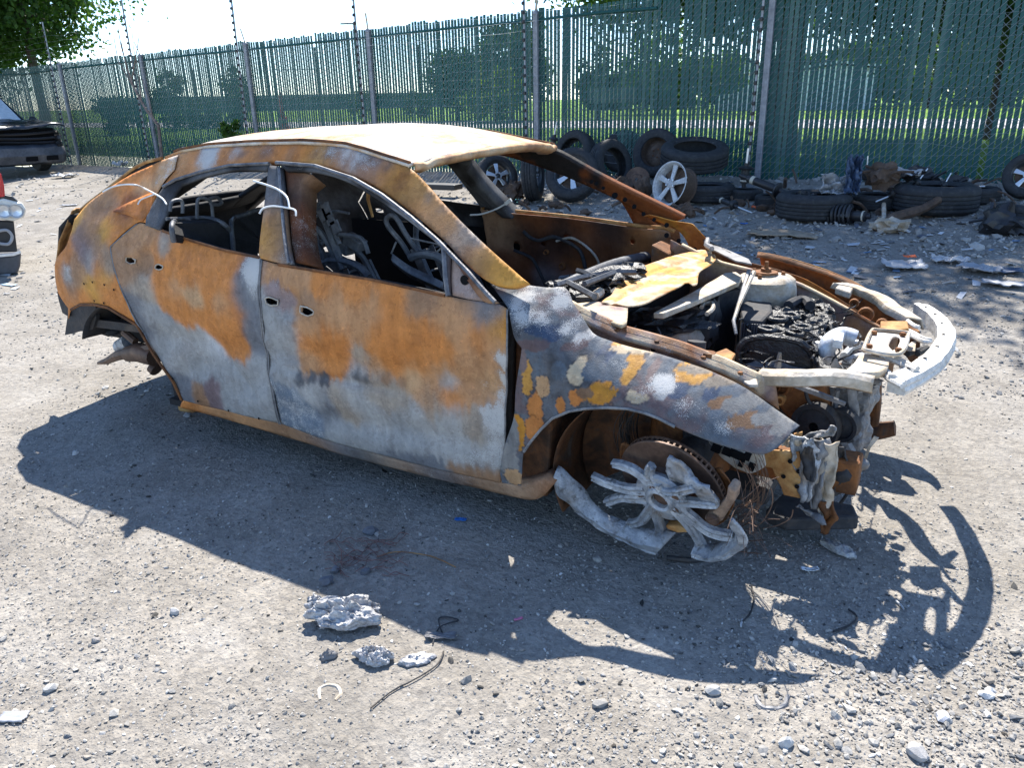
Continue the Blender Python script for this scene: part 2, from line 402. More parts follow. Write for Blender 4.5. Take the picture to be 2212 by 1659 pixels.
def ash():
    # soot flakes and burnt crumbs fallen round the shell
    n = 1500; P = []
    while len(P) < n:
        x, y = random.uniform(-3.4, 1.2), random.gauss(-.95, .45)
        if y > -.4 and random.random() < .7: continue
        P.append((x, y, ground_h(x, y)))
    o = rocks('soot_crumbs', np.array(P), np.clip(RNG.lognormal(math.log(.0032), .5, n), .0015, .012), (.25, .6)); a = o.data.attributes['Col']; c = np.empty(len(o.data.vertices)*4, np.float32); a.data.foreach_get('color', c); c = c.reshape(-1, 4); c[:, :3] *= .22; a.data.foreach_set('color', c.ravel())
    tag(o, 'black soot crumbs strewn on the dirt around the burnt car', 'debris', kind='stuff')
ash()
def stone(u, v, r, col, label, rot=0., flat=.6):
    P = on_ground(u, v); m = MB(); m.blob((0, 0, r*flat*.55), (r, r*.72, r*flat), 2, .35, 1.3, Matrix.Rotation(rot, 3, 'Z'), u*.37)
    o = m.build('stone', STONE, None, True, 22); o.location = P
    at = o.data.attributes.new('Col', 'FLOAT_COLOR', 'POINT'); at.data.foreach_set('color', [x for _ in o.data.vertices for x in (*col, 1)])
    tag(o, label, 'stone', 'single stones on the dirt')
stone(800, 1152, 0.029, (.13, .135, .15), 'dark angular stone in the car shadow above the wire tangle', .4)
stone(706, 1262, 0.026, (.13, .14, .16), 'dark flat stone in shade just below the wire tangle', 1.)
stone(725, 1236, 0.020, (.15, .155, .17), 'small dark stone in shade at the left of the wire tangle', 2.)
stone(378, 1327, 0.016, (.42, .41, .40), 'lone pale stone on sunlit dirt left of the crumpled foil lump', .2, .8)
stone(208, 1386, 0.014, (.30, .28, .26), 'brown-grey stone on sunlit dirt at lower left', .5)
stone(110, 1490, 0.019, (.40, .39, .37), 'pale clustered stone on sunlit dirt at the far lower left', 1.1)
stone(1697, 1614, 0.019, (.50, .49, .47), 'pale stone at the bottom edge below the horseshoe scrap', .8, .8)
stone(1540, 1500, 0.022, (.38, .37, .35), 'rounded stone just left of the horseshoe scrap', .3)
stone(2130, 1505, 0.020, (.58, .57, .55), 'whitish flat stone on sunlit dirt at lower right', .3, .5)
stone(1980, 1640, 0.029, (.36, .35, .34), 'largest grey stone at the lower right bottom edge', 2.3)
stone(2035, 1555, 0.022, (.45, .45, .47), 'bluish pale stone in the pebbles at lower right', 1.4)
stone(162, 978, 0.014, (.5, .5, .5), 'small white stone inside the car shadow at the left', 1.4, .9)
stone(1290, 1210, 0.016, (.30, .29, .27), 'tan stone in shade below the melted rim', .2)
stone(405, 900, 0.022, (.24, .24, .25), 'grey stone beside the rusty block under the sill', .7)
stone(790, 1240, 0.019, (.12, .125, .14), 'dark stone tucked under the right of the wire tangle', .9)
# ------------------------------------------------------------------ fence
POST_U = [-8, 145, 322, 548, 810, 1163, 1655]
def fence_t(u, v=200, s=FENCE_S):
    d = ray(u, v); k = (s-CP.dot(FN))/d.dot(FN); return (CP+d*k).dot(FD)
PT = [fence_t(u) for u in POST_U]; GAP = (PT[-1]-PT[1])/5
PT = [PT[1]-GAP]+PT[1:]+[PT[-1]+GAP]
PT.insert(0, PT[0]-GAP)
def FP(t, z, s=FENCE_S): return FD*t+FN*s+Vector((0, 0, z+slope(t)))
FROT = Matrix.Rotation(FA, 3, 'Z')
GALV = mottle('galvanised_steel', [(.2, (.16, .17, .19)), (.5, (.27, .28, .31)), (.8, (.38, .39, .42))], 6, rough=.5, metal=.35, bump=.0006)
WIREM = plain('galvanised_wire', (.42, .47, .50), .45, .5)
def slat_mat():
    t = NT('green_slat'); c = t.ramp(t.noise(3, 4), [(.3, (.012, .080, .080)), (.7, (.020, .115, .112))])
    b = t.b; t.fin(c, .45, 0, .4); tr = t.node('ShaderNodeBsdfTranslucent'); tr.inputs[0].default_value = (.03, .24, .20, 1)
    mx = t.node('ShaderNodeMixShader'); mx.inputs[0].default_value = .22; t.lk(b.outputs[0], mx.inputs[1]); t.lk(tr.outputs[0], mx.inputs[2]); t.lk(mx.outputs[0], t.out.inputs[0]); return t.m
SLAT = slat_mat()
SLAT2 = plain('faded_green_slat', (.030, .105, .095), .5)
FZ0, FH = RISE-.03, 2.24
FT = FZ0+FH
def fence():
    e = empty('slatted_fence', FP(PT[4], FZ0)); tag(e, 'green slatted chain-link fence running along the back of the yard', 'fence')
    # slats: one shared mesh, cut at slightly different heights by z-shift
    m = MB(); m.box((0, 0, FH/2+.03), (.0485, .004, FH+.06)); me = m.mesh('slat')
    me.materials.append(SLAT); me2 = me.copy(); me2.materials.clear(); me2.materials.append(SLAT2)
    pitch = .0605; ts = np.arange(PT[0], PT[-1]+.6, pitch)
    vis = sorted(ts, key=lambda t: abs(t-(-1.5)))
    near = set(vis[:300]); rest = MB()
    for i, t in enumerate(ts):
        dz = RNG.normal(0, .010)+(.02 if (i//7) % 5 == 0 else 0); rz = FA+RNG.normal(0, .025); tt = t+RNG.normal(0, .0012)
        if RNG.random() < .012: dz -= RNG.uniform(.05, .3)
        lean = RNG.normal(0, .0016) if RNG.random() > .05 else RNG.normal(0, .010)
        if RNG.random() < .004 and t > -7: continue
        if t in near:
            o = bpy.data.objects.new('slat', me if RNG.random() > .16 else me2); COL.objects.link(o); o.rotation_euler = (0, lean, rz); o.location = FP(tt, FZ0+dz)
            adopt(o, e)
        else:
            rest.box(FP(tt, FZ0+dz+FH/2+.03), (.0485, .004, FH+.06), Matrix.Rotation(rz, 3, 'Z'))
    tag(rest.build('slat', SLAT, e, False), kind='stuff')
    # chain link: two families of diagonal wires, in front of and behind the slats
    for side in (-1, 1):
        w_ = MB(); L0, L1 = PT[0], PT[-1]+.6; st = .0605*1.0
        for k in np.arange(L0-FH, L1, st*1.4):
            # z rises with t (side=1) or falls (side=-1)
            t0, t1 = k, k+FH
            a, b = max(t0, L0), min(t1, L1)
            if b-a < .05: continue
            za, zb = FZ0+(a-t0), FZ0+(b-t0)
            if side < 0: za, zb = 2*FZ0+FH-za, 2*FZ0+FH-zb
            w_.tube([FP(a, za, FENCE_S-.008*side), FP(b, zb, FENCE_S-.008*side)], .0030, 3, False)
        tag(w_.build('chain_link_wire', WIREM, e, False), kind='stuff')
    for i in range(len(PT)-1):
        rm = MB(); sag = RNG.normal(0, .012)
        a, b = PT[i]+.02, PT[i+1]-.02
        if i == 6: b = lerp(a, b, .55)
        rm.tube([FP(a, FT-.07+sag*.2, FENCE_S-.02), FP(lerp(a, b, .5), FT-.07+sag, FENCE_S-.02), FP(b, FT-.07, FENCE_S-.02)], .019, 8)
        rm.build('top_rail', SLAT, e)
    for i, t in enumerate(PT):
        p = MB(); p.box(FP(t, FZ0+(FH+.03)/2, FENCE_S-.055), (.075, .055, FH+.04), FROT)
        po = p.build('post', GALV, e, False, bevel=.008)
        c = MB(); c.lathe([(0, .03), (.03, .02), (.045, 0), (.045, -.03)], 12, Matrix.Translation(FP(t, FT+.035, FENCE_S-.055))); c.build('cap', GALV, po)
        a = MB(); a.bar(FP(t, FT+.04, FENCE_S-.05), FP(t+.13, FT+.27, FENCE_S-.22), .035, .006, (0, 1, 0)); a.build('barb_arm', WHITEARM, po, False)
WHITEARM = plain('weathered_arm', (.50, .46, .36), .6)
BLKPL = plain('black_plastic', (.018, .018, .020), .45)
fence()
def electric():
    e = empty('electric_fence', FP(PT[5], FZ0, FENCE_S-.3)); tag(e, 'tall electric security fence of grey poles with black insulators before the slats', 'fence')
    S = FENCE_S-.20; nw = 24; zs = [FZ0+.14+i*.118 for i in range(nw)]
    ins = MB(); ins.lathe([(0, -.022), (.02, -.022), (.026, 0), (.02, .022), (0, .022)], 7); ime = ins.mesh('insulator', True, 40); ime.materials.append(BLKPL)
    for i, t in enumerate(PT):
        tt = t-.09+(.22 if i == 6 else 0)*0; tall = 3.15 if i != 3 else 3.7
        lean = RNG.normal(0, .03)
        p = MB(); p.tube([FP(tt, FZ0-.05, S), FP(tt+lean, FZ0+tall, S)], .016, 8); po = p.build('pole', GALV, e)
        for z in zs+[FZ0+.14+nw*.118]:
            o = bpy.data.objects.new('insulator', ime); COL.objects.link(o); o.location = FP(tt+lean*(z-FZ0)/tall, z, S-.025); adopt(o, po)
    for j, z in enumerate(zs):
        w_ = MB(); pts = []
        for i in range(len(PT)-1):
            for k in range(8):
                f = k/8; t = lerp(PT[i]-.09, PT[i+1]-.09, f); sag = 4*f*(1-f)*abs(RNG.normal(.015, .02)) if j > 3 else 4*f*(1-f)*RNG.uniform(-.02, .10)
                pts.append(FP(t, z-sag+.02*math.sin(f*9+j)*(j < 5), S-.03))
        w_.tube(pts, .0016, 3, False); w_.build('wire', WIREM, e)
electric()
# ------------------------------------------------------------------ trees
def leaf_mat(name, a, b, tr=.45):
    t = NT(name); c = t.ramp(t.noise(1.3, 4, .6), [(.3, a), (.7, b)]); g = t.noise(9, 2)
    c = t.mix(.5, c, t.ramp(g, [(.3, (.6, .6, .6)), (.7, (1.4, 1.4, 1.3))]), 'MULTIPLY'); t.fin(c, .55, 0, .3)
    trn = t.node('ShaderNodeBsdfTranslucent'); t.lk(t.mix(1., c, (1.5, 1.6, .8), 'MULTIPLY'), trn.inputs[0])
    mx = t.node('ShaderNodeMixShader'); mx.inputs[0].default_value = tr; t.lk(t.b.outputs[0], mx.inputs[1]); t.lk(trn.outputs[0], mx.inputs[2]); t.lk(mx.outputs[0], t.out.inputs[0]); return t.m
LEAF_D = leaf_mat('dark_leaf', (.022, .055, .014), (.05, .10, .025), .40)
LEAF_D2 = leaf_mat('mid_dark_leaf', (.026, .066, .016), (.065, .125, .028), .42)  # green between the dark and mid leaves, for the left tree
LEAF_M = leaf_mat('mid_leaf', (.035, .085, .018), (.08, .15, .03), .45)
LEAF_Y = leaf_mat('yellow_green_leaf', (.08, .14, .02), (.16, .22, .03), .5)
BARK = mottle('bark', [(.25, (.03, .024, .02)), (.55, (.075, .06, .05)), (.8, (.13, .11, .095))], 9, bump=.02, bscale=18, stretch=(3, 3, .6))
def leaves(name, clumps, per, size, mat, parent, droop=.25):
    """clumps (n,4): centre and spread"""
    Cl = np.array(clumps); n = len(Cl)*per; c = np.repeat(Cl, per, 0); P = c[:, :3]+RNG.normal(0, 1, (n, 3))*c[:, 3:4]*np.array([.5, .5, .38])
    d = RNG.normal(0, 1, (n, 3)); d[:, 2] -= droop; d /= np.linalg.norm(d, axis=1)[:, None]
    s = np.cross(d, RNG.normal(0, 1, (n, 3))); s /= np.linalg.norm(s, axis=1)[:, None]
    L = size*RNG.uniform(.6, 1.3, (n, 1))
    V = np.stack([P, P+d*L*.5+s*L*.32, P+d*L, P+d*L*.5-s*L*.32], 1).reshape(-1, 3)
    return link(name, np_mesh(name, V, np.arange(4*n).reshape(n, 4)), mat, parent)
def tree(label, base, h0, lobes, nclump, per, size, mat, trunk_r, limbs=8, group='trees beyond the fence', name='tree', seed=1, lean=(0, 0)):
    """lobes: (dx,dy,dz, rx,ry,rz) ellipsoids of the crown relative to the base"""
    rs = random.Random(seed); base = Vector(base); e = empty(name, base); tag(e, label, 'tree', group)
    m = MB(); top = base+Vector((lean[0], lean[1], h0)); m.tube([base+Vector((0, 0, -.1)), base+Vector((lean[0]*.3, lean[1]*.3, h0*.3)), base.lerp(top, .7), top], [trunk_r*1.35, trunk_r, trunk_r*.85, trunk_r*.6], 10)
    cl = []
    vol = [l[3]*l[4]*l[5] for l in lobes]
    for i in range(nclump):
        l = rs.choices(lobes, vol)[0]
        while True:
            q = Vector((rs.uniform(-1, 1), rs.uniform(-1, 1), rs.uniform(-1, 1)))
            if q.length < 1 and (q.length > .45 or rs.random() < .25): break
        p = base+Vector((l[0]+q.x*l[3], l[1]+q.y*l[4], l[2]+q.z*l[5])); cl.append((*p, rs.uniform(.45, 1.1)*min(l[3], l[5])*.42))
    for k in range(limbs):
        c = Vector(rs.choice(cl)[:3]); st = base.lerp(top, rs.uniform(.55, 1)); mid = st.lerp(c, .5)+Vector((0, 0, .12*(c-st).length))
        m.tube([st, mid, c], [trunk_r*.42, trunk_r*.25, trunk_r*.07], 6)
    m.build('trunk', BARK, e); leaves('crown', cl, per, size, mat, e); return e
LG = RISE+.02
def gdir(u, dist):
    d = ray(u, 220); d.z = 0; d.normalize(); P = CP+d*dist; return Vector((P.x, P.y, LG))
def vz(u, v, P):
    """height at which photo row v passes the place P"""
    d = ray(u, v); k = math.hypot(P.x-CP.x, P.y-CP.y)/math.hypot(d.x, d.y); return CP.z+d.z*k
big = gdir(1694, 15.2)
tree('large dark tree with thick trunk behind the right part of the fence', big, 3.2,
     [(0, -.2, 5.6, 4.6, 4.0, 2.6), (-3.2, 0, 4.1, 2.7, 2.4, 1.6), (3.0, -.5, 3.9, 2.9, 2.8, 1.7), (.6, -1.3, 3.3, 3.8, 2.0, 1.1), (3.8, .8, 2.9, 2.4, 2.2, 1.2), (1.5, 1.8, 5.0, 3.4, 3, 2.2), (-1.6, -1.6, 7.0, 3, 3, 2), (1.2, -2.7, 6.3, 3.7, 2.5, 1.6), (4.4, -1.6, 5.8, 2.6, 2.6, 1.6)],  # high near lobes added mostly out of frame to extend the tree's shade
     1250, 85, .15, LEAF_D, .24, 16, seed=3)
p = gdir(2150, 21)
tree('broad dark tree at the far right behind the fence', p, 3, [(0, 0, 4.2, 4.4, 3.6, 3.0), (2.5, 0, 3.2, 2.8, 2.4, 2.2), (-4.0, 0, 4.2, 3.6, 2.4, 2.2), (-8, 0, 4.6, 3.4, 2.4, 2.2)], 520, 70, .20, LEAF_D, .10, 8, seed=5)
p = gdir(90, 24)
tree('leafy green tree rising above the fence at the top left', p, 4.2, [(-.3, 0, 4.6, 2.3, 2.6, 2.5), (.5, -.5, 3.6, 1.4, 1.8, 1.5), (-2.6, 0, 4.2, 2.6, 2.4, 2.4), (-.4, 0, 7.0, 2.3, 2.4, 1.9)], 470, 120, .14, LEAF_D2, .11, 14, seed=11)
p = gdir(988, 46)
tree('rounded dark tree seen through the slats left of the middle post', p, 2, [(0, 0, 2.3, 1.5, 1.5, 1.6)], 90, 70, .22, LEAF_D, .13, 5, seed=21)
p = gdir(1105, 44)
tree('taller dark tree just left of the middle post behind the slats', p, 2.2, [(0, 0, 2.9, 2.0, 1.8, 1.9), (.9, 0, 2.1, 1.3, 1.3, 1.3)], 130, 70, .22, LEAF_D, .15, 6, seed=22)
p = gdir(1070, 40)
tree('yellow-green bush in front of the dark trees behind the fence', p, .7, [(0, 0, 1.15, 1.7, 1.4, 1.0), (.2, 0, 1.9, .8, .8, .7)], 70, 60, .18, LEAF_Y, .07, 5, seed=23, group='bushes beyond the fence', name='bush')
p = gdir(1290, 42)
tree('small round tree right of the middle post behind the slats', p, 1.6, [(0, 0, 2.0, .95, .95, 1.5), (.7, 0, 1.2, .8, .8, .7)], 60, 60, .2, LEAF_D, .09, 5, seed=24)
p = gdir(1420, 52)
tree('pale broad tree behind the slats left of the right-hand post', p, 2., [(0, 0, 2.6, 2.9, 2, 2.1), (-2.6, 0, 1.6, 1.6, 1.4, 1.2), (3.5, 0, 2.2, 2.2, 2, 1.6)], 130, 60, .26, LEAF_M, .15, 6, seed=25)
p = gdir(2010, 60)
tree('pale distant tree behind the fence between the two rightmost tyres', p, 2.5, [(0, 0, 3, 5, 2, 2.4), (6, 0, 2.5, 4, 2, 2)], 130, 60, .30, LEAF_M, .15, 6, seed=26)
for k, (u, dd, rx, hz, lab) in enumerate([(1480, 72, 5.5, 2.6, 'far dark hedge of trees behind the fence left of the right-hand post'), (1770, 75, 6, 2.9, 'far dark row of trees behind the fence right of the thick trunk'), (1980, 70, 5.5, 3.2, 'far dense dark trees behind the right part of the fence'), (2180, 66, 5, 3.4, 'far dense dark trees at the right picture edge behind the fence'), (1310, 78, 2.6, 1.8, 'far dark bushes behind the notice board')]):
    p = gdir(u, dd); tree(lab, p, hz*.5, [(0, 0, hz*.75, rx, 2.5, hz*.8), (rx*.5, 0, hz*1.15, rx*.45, 2, hz*.5), (-rx*.45, 0, hz*1.05, rx*.4, 2, hz*.5)], 120, 60, .38, LEAF_D, .12, 4, seed=70+k)
for k, (u, dd, hh, lab) in enumerate([(515, 40, 1.9, 'slim conifer seen through the slats left of the second tall post'), (430, 44, .9, 'low hedge clump behind the fence left of the slim conifer'), (370, 42, 1.6, 'dark shrub behind the fence beside the leaning pole'), (250, 38, 1.0, 'low dark bush behind the left part of the fence'), (905, 60, 1.1, 'far low shrub at the foot of the thin mast'), (780, 62, 1.2, 'far low shrub at the foot of the lamp post')]):
    p = gdir(u, dd); tree(lab, p, hh*.6, [(0, 0, hh*.8, .8+.3*(hh < 1.3), .8, hh*.85)], 34, 60, .16, LEAF_D, .06, 3, seed=40+k, group='bushes beyond the fence', name='bush')
# low plant growing through the fence, and a dead climbing stem
P = FP(fence_t(525, 250), RISE, FENCE_S-.35)
tree('small green and red-tipped shrub growing at the fence foot behind the car roof', P, .55, [(0, 0, .55, .22, .2, .38), (.05, 0, .85, .12, .12, .22)], 46, 40, .06, LEAF_M, .014, 6, seed=60, group='bushes at the fence', name='shrub')
DRYW = mottle('dry_wood', [(.3, (.12, .085, .07)), (.7, (.30, .24, .21))], 10)
def dead_vine():
    e = empty('dead_sapling', FP(fence_t(350, 330), RISE, FENCE_S-.28)); tag(e, 'bare dry sapling leaning through the fence at the left', 'sapling')
    m = MB(); s = FENCE_S-.3
    q = lambda u, v: FP(fence_t(u, v, s), 0, s).xy.to_3d()+Vector((0, 0, vz(u, v, FP(fence_t(u, v, s), 0, s))))
    m.tube([q(350, 340), q(342, 270), q(315, 235), q(290, 190), q(272, 140), q(262, 90)], [.035, .032, .028, .022, .014, .006], 7)
    m.build('stem', DRYW, e); b = MB()
    for a in ([(305, 215), (300, 160), (288, 100), (284, 45)], [(290, 190), (255, 130), (246, 80)], [(276, 150), (262, 100), (255, 60)], [(330, 255), (322, 215), (308, 170)], [(284, 175), (292, 130), (300, 80)]):
        b.tube([q(*x) for x in a], [.015, .011, .008, .004][:len(a)], 5)
    b.build('branch', DRYW, e)
dead_vine()
# ------------------------------------------------------------------ far things on the lawn
def pole(u, dist, vt, r, label, arm=0, mat=None):
    P = gdir(u, dist); z = vz(u, vt, P); e = empty('lamp_post' if arm else 'mast', P); tag(e, label, 'pole', 'masts beyond the fence')
    m = MB(); m.tube([P, Vector((P.x, P.y, z))], [r, r*.7], 8); m.build('shaft', BLKPL, e)
    if arm:
        a = MB(); a.tube([Vector((P.x, P.y, z)), Vector((P.x, P.y, z))-RT*arm], r*.5, 6); a.build('arm', BLKPL, e)
        b = MB(); b.box(Vector((P.x, P.y, z))-RT*(arm+.25), (.5, .25, .12)); b.build('lamp_head', GALV, e, False)
pole(779, 70, 50, .14, 'tall lamp post with a short arm behind the fence', .6)
pole(911, 80, 96, .14, 'dark mast behind the slats between lamp post and rounded tree')
pole(600, 40, 113, .05, 'thin mast rising left of the red cone')
pole(692, 40, 122, .05, 'thin mast right of the red cone')
pole(428, 45, 150, .05, 'thin short mast near the low hedge clump')
pole(378, 45, 160, .05, 'thin short mast beside the dark shrub')
m = MB(); a = gdir(556, 40); b = gdir(692, 40); z = vz(600, 150, gdir(600, 40)); m.tube([Vector((a.x, a.y, z)), Vector((b.x, b.y, z))], .012, 5)
tag(m.build('cable', BLKPL), 'thin cable strung between the masts behind the fence', 'cable')
def cone():
    P = gdir(607, 26); e = empty('road_cone', P); tag(e, 'tall red road cone standing on the lawn behind the fence', 'cone')
    RED = plain('cone_red', (.65, .05, .04), .5); m = MB(); m.box(P+Vector((0, 0, .03)), (.5, .5, .06)); m.build('base', BLKPL, e, False)
    m = MB(); h = vz(607, 196, P)-LG; m.lathe([(.20, .06), (.14, h*.42), (.05, h*.55), (.045, h*.9), (.02, h)], 18, Matrix.Translation(P)); m.build('body', RED, e)
    m = MB(); m.lathe([(.152, h*.36), (.140, h*.425)], 18, Matrix.Translation(P)); m.build('band', WHITEARM, e)
cone()
def hall():
    e = empty('low_hall', gdir(500, 160)); tag(e, 'long low grey building on the horizon behind the left half of the fence', 'building')
    gm = plain('hall_wall', (.16, .19, .22), .8); a = gdir(250, 170); b = gdir(960, 170); m = MB(); d = b-a
    m.bar(a.lerp(b, .5)-d*.5+Vector((0, 0, 1.1)), a.lerp(b, .5)+d*.5+Vector((0, 0, 1.1)), 18, 2.2); m.build('wall', gm, e, False)
    m = MB(); m.bar(a+Vector((0, 0, 2.5)), b+Vector((0, 0, 2.5)), 19, .5); m.build('roof', GALV, e, False)
hall()
def house(u0, u1, dist, vb, vt, vr, label, wallc, roofc):
    a = gdir(u0, dist); b = gdir(u1, dist); zt = vz((u0+u1)/2, vt, a.lerp(b, .5)); zr = vz((u0+u1)/2, vr, a.lerp(b, .5))
    e = empty('house', a.lerp(b, .5)); tag(e, label, 'house'); d = (b-a); L = d.length; d.normalize(); n = Vector((-d.y, d.x, 0))*6
    wm = plain('house_wall_%d' % u0, wallc, .8); rm = plain('house_roof_%d' % u0, roofc, .8); up = lambda p, z: Vector((p.x, p.y, z))
    mid = a.lerp(b, .5); m = MB(); m.prism([a, b, up(b, zt), up(mid, zr), up(a, zt)], n); m.build('wall', wm, e, False)
    m = MB(); o = Vector((0, 0, .06)); A, B, T = up(a, zt)-d*.4, up(b, zt)+d*.4, up(mid, zr)+o
    for p_, q_ in ((A, T), (B, T)): m.prism([p_-n*.06+o, q_-n*.06+o, q_+n*1.06+o, p_+n*1.06+o], (0, 0, .15))
    m.build('roof', rm, e, False)
house(1545, 1660, 60, 205, 165, 128, 'white gabled house behind the fence left of the thick trunk', (.75, .76, .78), (.62, .66, .72))
house(1718, 1890, 58, 205, 150, 140, 'pale blue-grey low house behind the fence right of the thick trunk', (.66, .72, .80), (.55, .60, .70))
def board():
    P = gdir(1320, 30); e = empty('notice_board', P); tag(e, 'rectangular dark board on posts behind the slats', 'board'); a = gdir(1268, 30); b = gdir(1372, 30)
    z0, z1 = vz(1320, 222, P), vz(1320, 188, P); m = MB(); m.bar(Vector((a.x, a.y, (z0+z1)/2)), Vector((b.x, b.y, (z0+z1)/2)), .06, z1-z0); m.build('panel', GALV, e, False)
    for q in (a.lerp(b, .1), a.lerp(b, .9)):
        m = MB(); m.tube([q, Vector((q.x, q.y, z0))], .04, 8); m.build('leg', GALV, e)
board()
# ================================================================== the burnt car
# x forward from the front axle, y=0 the car's middle line, right side towards the camera (y<0)
CAR = empty('burnt_car', (-1.4, 0, 0)); tag(CAR, 'burnt-out rusted hatchback shell without glass, hood or tyres', 'car')
_tab = smooth_tab([(.05, .80), (.14, .825), (.22, .862), (.32, .876), (.45, .880), (.58, .884), (.70, .892), (.80, .884), (.88, .868), (.94, .845), (1.0, .805), (1.08, .745), (1.16, .69), (1.24, .635), (1.30, .595), (1.36, .545)])
def SY(x, z):
    y = -np.interp(z, _tab[0], _tab[1]); y = y + .20*np.clip(x-.1, 0, 2)**2 + .20*(np.clip(-2.78-x, 0, 2)/.75)**2
    return y + .012*np.exp(-((z-.60-.03*x)/.05)**2)*(x < -.45)
_ft = smooth_tab([(-.62, .95), (-.40, .925), (-.30, .83), (-.22, .772), (0, .735), (.15, .70), (.35, .61), (.43, .575), (.65, .46)], it=8)
def FY(x, z):
    zt = np.interp(x, _ft[0], _ft[1]); k = np.clip((z-(zt-.17))/.17, 0, 1.25)
    return -.905 + .27*np.clip(x-.02, 0, 2)**1.8 + .17*k**2.2 + .02*np.clip((.4-z)/.2, 0, 1)**2
ZM = {4: (85.87, 257.6, .41405), 5: (601.06, 257.6, .41405), 6: (1030.4, 515.2, .36231), 7: (1416.8, 515.2, .36231), 8: (1073.3, 815.7, .31055)}
def Z(k, *pts): a, b, s = ZM[k]; return [(a+s*p[0], b+s*p[1]) for p in pts]
def onside(pts, fy=SY, dy=0.):
    out = []
    for u, v in pts:
        P = hit(u, v, lambda q: q.y-float(fy(q.x, q.z))-dy, 1.2, 6.5, 220); out.append((P.x, P.z))
    return out
def inside(poly, X):
    x, y = X[:, 0], X[:, 1]; r = np.zeros(len(X), bool); n = len(poly)
    for i in range(n):
        x0, y0 = poly[i]; x1, y1 = poly[(i+1) % n]
        c = (y0 > y) != (y1 > y)
        with np.errstate(divide='ignore', invalid='ignore'): r ^= c & (x < (x1-x0)*(y-y0)/(y1-y0)+x0)
    return r
def resample(poly, h):
    out = []; n = len(poly); P = [Vector(p) for p in poly]
    for i in range(n):
        p0, p1, p2, p3 = P[i-1], P[i], P[(i+1) % n], P[(i+2) % n]; L = (p2-p1).length; k = max(1, int(round(L/h)))
        def tan(a, b, c):
            if (b-a).length < 1e-6 or (c-b).length < 1e-6 or (b-a).angle(c-b) > R(42): return (c-b)*0
            return (c-a).normalized()
        t1 = tan(p0, p1, p2)*L; t2 = tan(p1, p2, p3)*L
        if t1.length == 0: t1 = (p2-p1)*.6
        if t2.length == 0: t2 = (p2-p1)*.6
        for j in range(k):
            t = j/k; q = p1*(2*t**3-3*t*t+1)+t1*(t**3-2*t*t+t)+p2*(-2*t**3+3*t*t)+t2*(t**3-t*t); out.append((q.x, q.y))
    return out
def fill2d(poly, holes, h):
    """triangles inside a 2-d outline with an even inner grid"""
    rings = [poly]+holes; pts = []; edges = []
    for r_ in rings:
        b = len(pts); n = len(r_); pts += r_; edges += [(b+i, b+(i+1) % n) for i in range(n)]
    A = np.array(poly); x0, y0 = A.min(0); x1, y1 = A.max(0)
    gx, gy = np.meshgrid(np.arange(x0, x1, h), np.arange(y0, y1, h*.87)); gx = gx+(np.arange(gx.shape[0]) % 2)[:, None]*h*.5
    G = np.stack([gx.ravel(), gy.ravel()], 1); G = G[inside(poly, G)]
    for hl in holes: G = G[~inside(hl, G)]
    B = np.array(pts); keep = np.ones(len(G), bool)
    for s in range(0, len(G), 2000):
        d = ((G[s:s+2000, None]-B[None])**2).sum(2).min(1); keep[s:s+2000] = d > (h*.55)**2
    G = G[keep]; vs = [Vector(p) for p in pts]+[Vector(p) for p in G]
    V, E_, F, *_ = geometry.delaunay_2d_cdt(vs, edges, [], 0, 1e-6)
    V = np.array([tuple(v) for v in V]); F = np.array([f for f in F if len(f) == 3]); c = V[F].mean(1); k = inside(poly, c)
    for hl in holes: k &= ~inside(hl, c)
    return V, F[k]
PAL = {'o': (.53, .205, .055), 'O': (.48, .175, .043), 'y': (.56, .29, .065), 'Y': (.52, .23, .03), 'g': (.29, .295, .295), 'G': (.345, .34, .328), 'd': (.085, .09, .10), 's': (.155, .165, .185),
       'p': (.18, .13, .135), 'P': (.27, .205, .20), 'w': (.47, .475, .48), 'W': (.60, .545, .47), 'b': (.07, .105, .18), 'B': (.135, .17, .215), 'k': (.018, .017, .018), 't': (.50, .31, .165), 'T': (.52, .42, .29), 'r': (.19, .062, .020), 'n': (.30, .175, .10), 'm': (.45, .24, .115), 'e': (.34, .29, .235)}
def paint_fn(pts, sig=.05, warp=.02, fine=.008, run=0., gain=1.):
    """pts: (x, z, key, ash): colour patches, most of them left by the fire"""
    A = np.array([p[:2] for p in pts]); Cc = np.array([PAL[p[2]] for p in pts])*gain; SG = np.array([p[4] if len(p) > 4 and p[4] else sig for p in pts]); Ash = np.array([p[3] if len(p) > 3 else 0. for p in pts])
    def fn(me):
        n = len(me.vertices); co = np.empty(n*3, np.float32); me.vertices.foreach_get('co', co); co = co.reshape(-1, 3)
        q = np.empty((n, 2))
        for i in range(n):
            p = Vector(co[i]); a = noise.noise_vector(p*7)*warp+noise.noise_vector(p*26)*fine+noise.noise_vector(p*75)*fine*.55; q[i] = (co[i, 0]+a.x, co[i, 2]+a.z+run*noise.noise(Vector((p.x*55, p.z*2.5, 3.))))
        out = np.ones((n, 4), np.float32)
        for s in range(0, n, 4000):
            d = ((q[s:s+4000, None]-A[None])**2).sum(2)+1e-5; wt = np.exp(-d/(2*SG*SG)[None])*np.where(SG < sig, 3., 1.)[None]+1e-9/d; wt /= wt.sum(1)[:, None]
            out[s:s+4000, :3] = wt@Cc; out[s:s+4000, 3] = wt@Ash
        at = me.attributes.new('Col', 'FLOAT_COLOR', 'POINT'); at.data.foreach_set('color', out.ravel())
    return fn
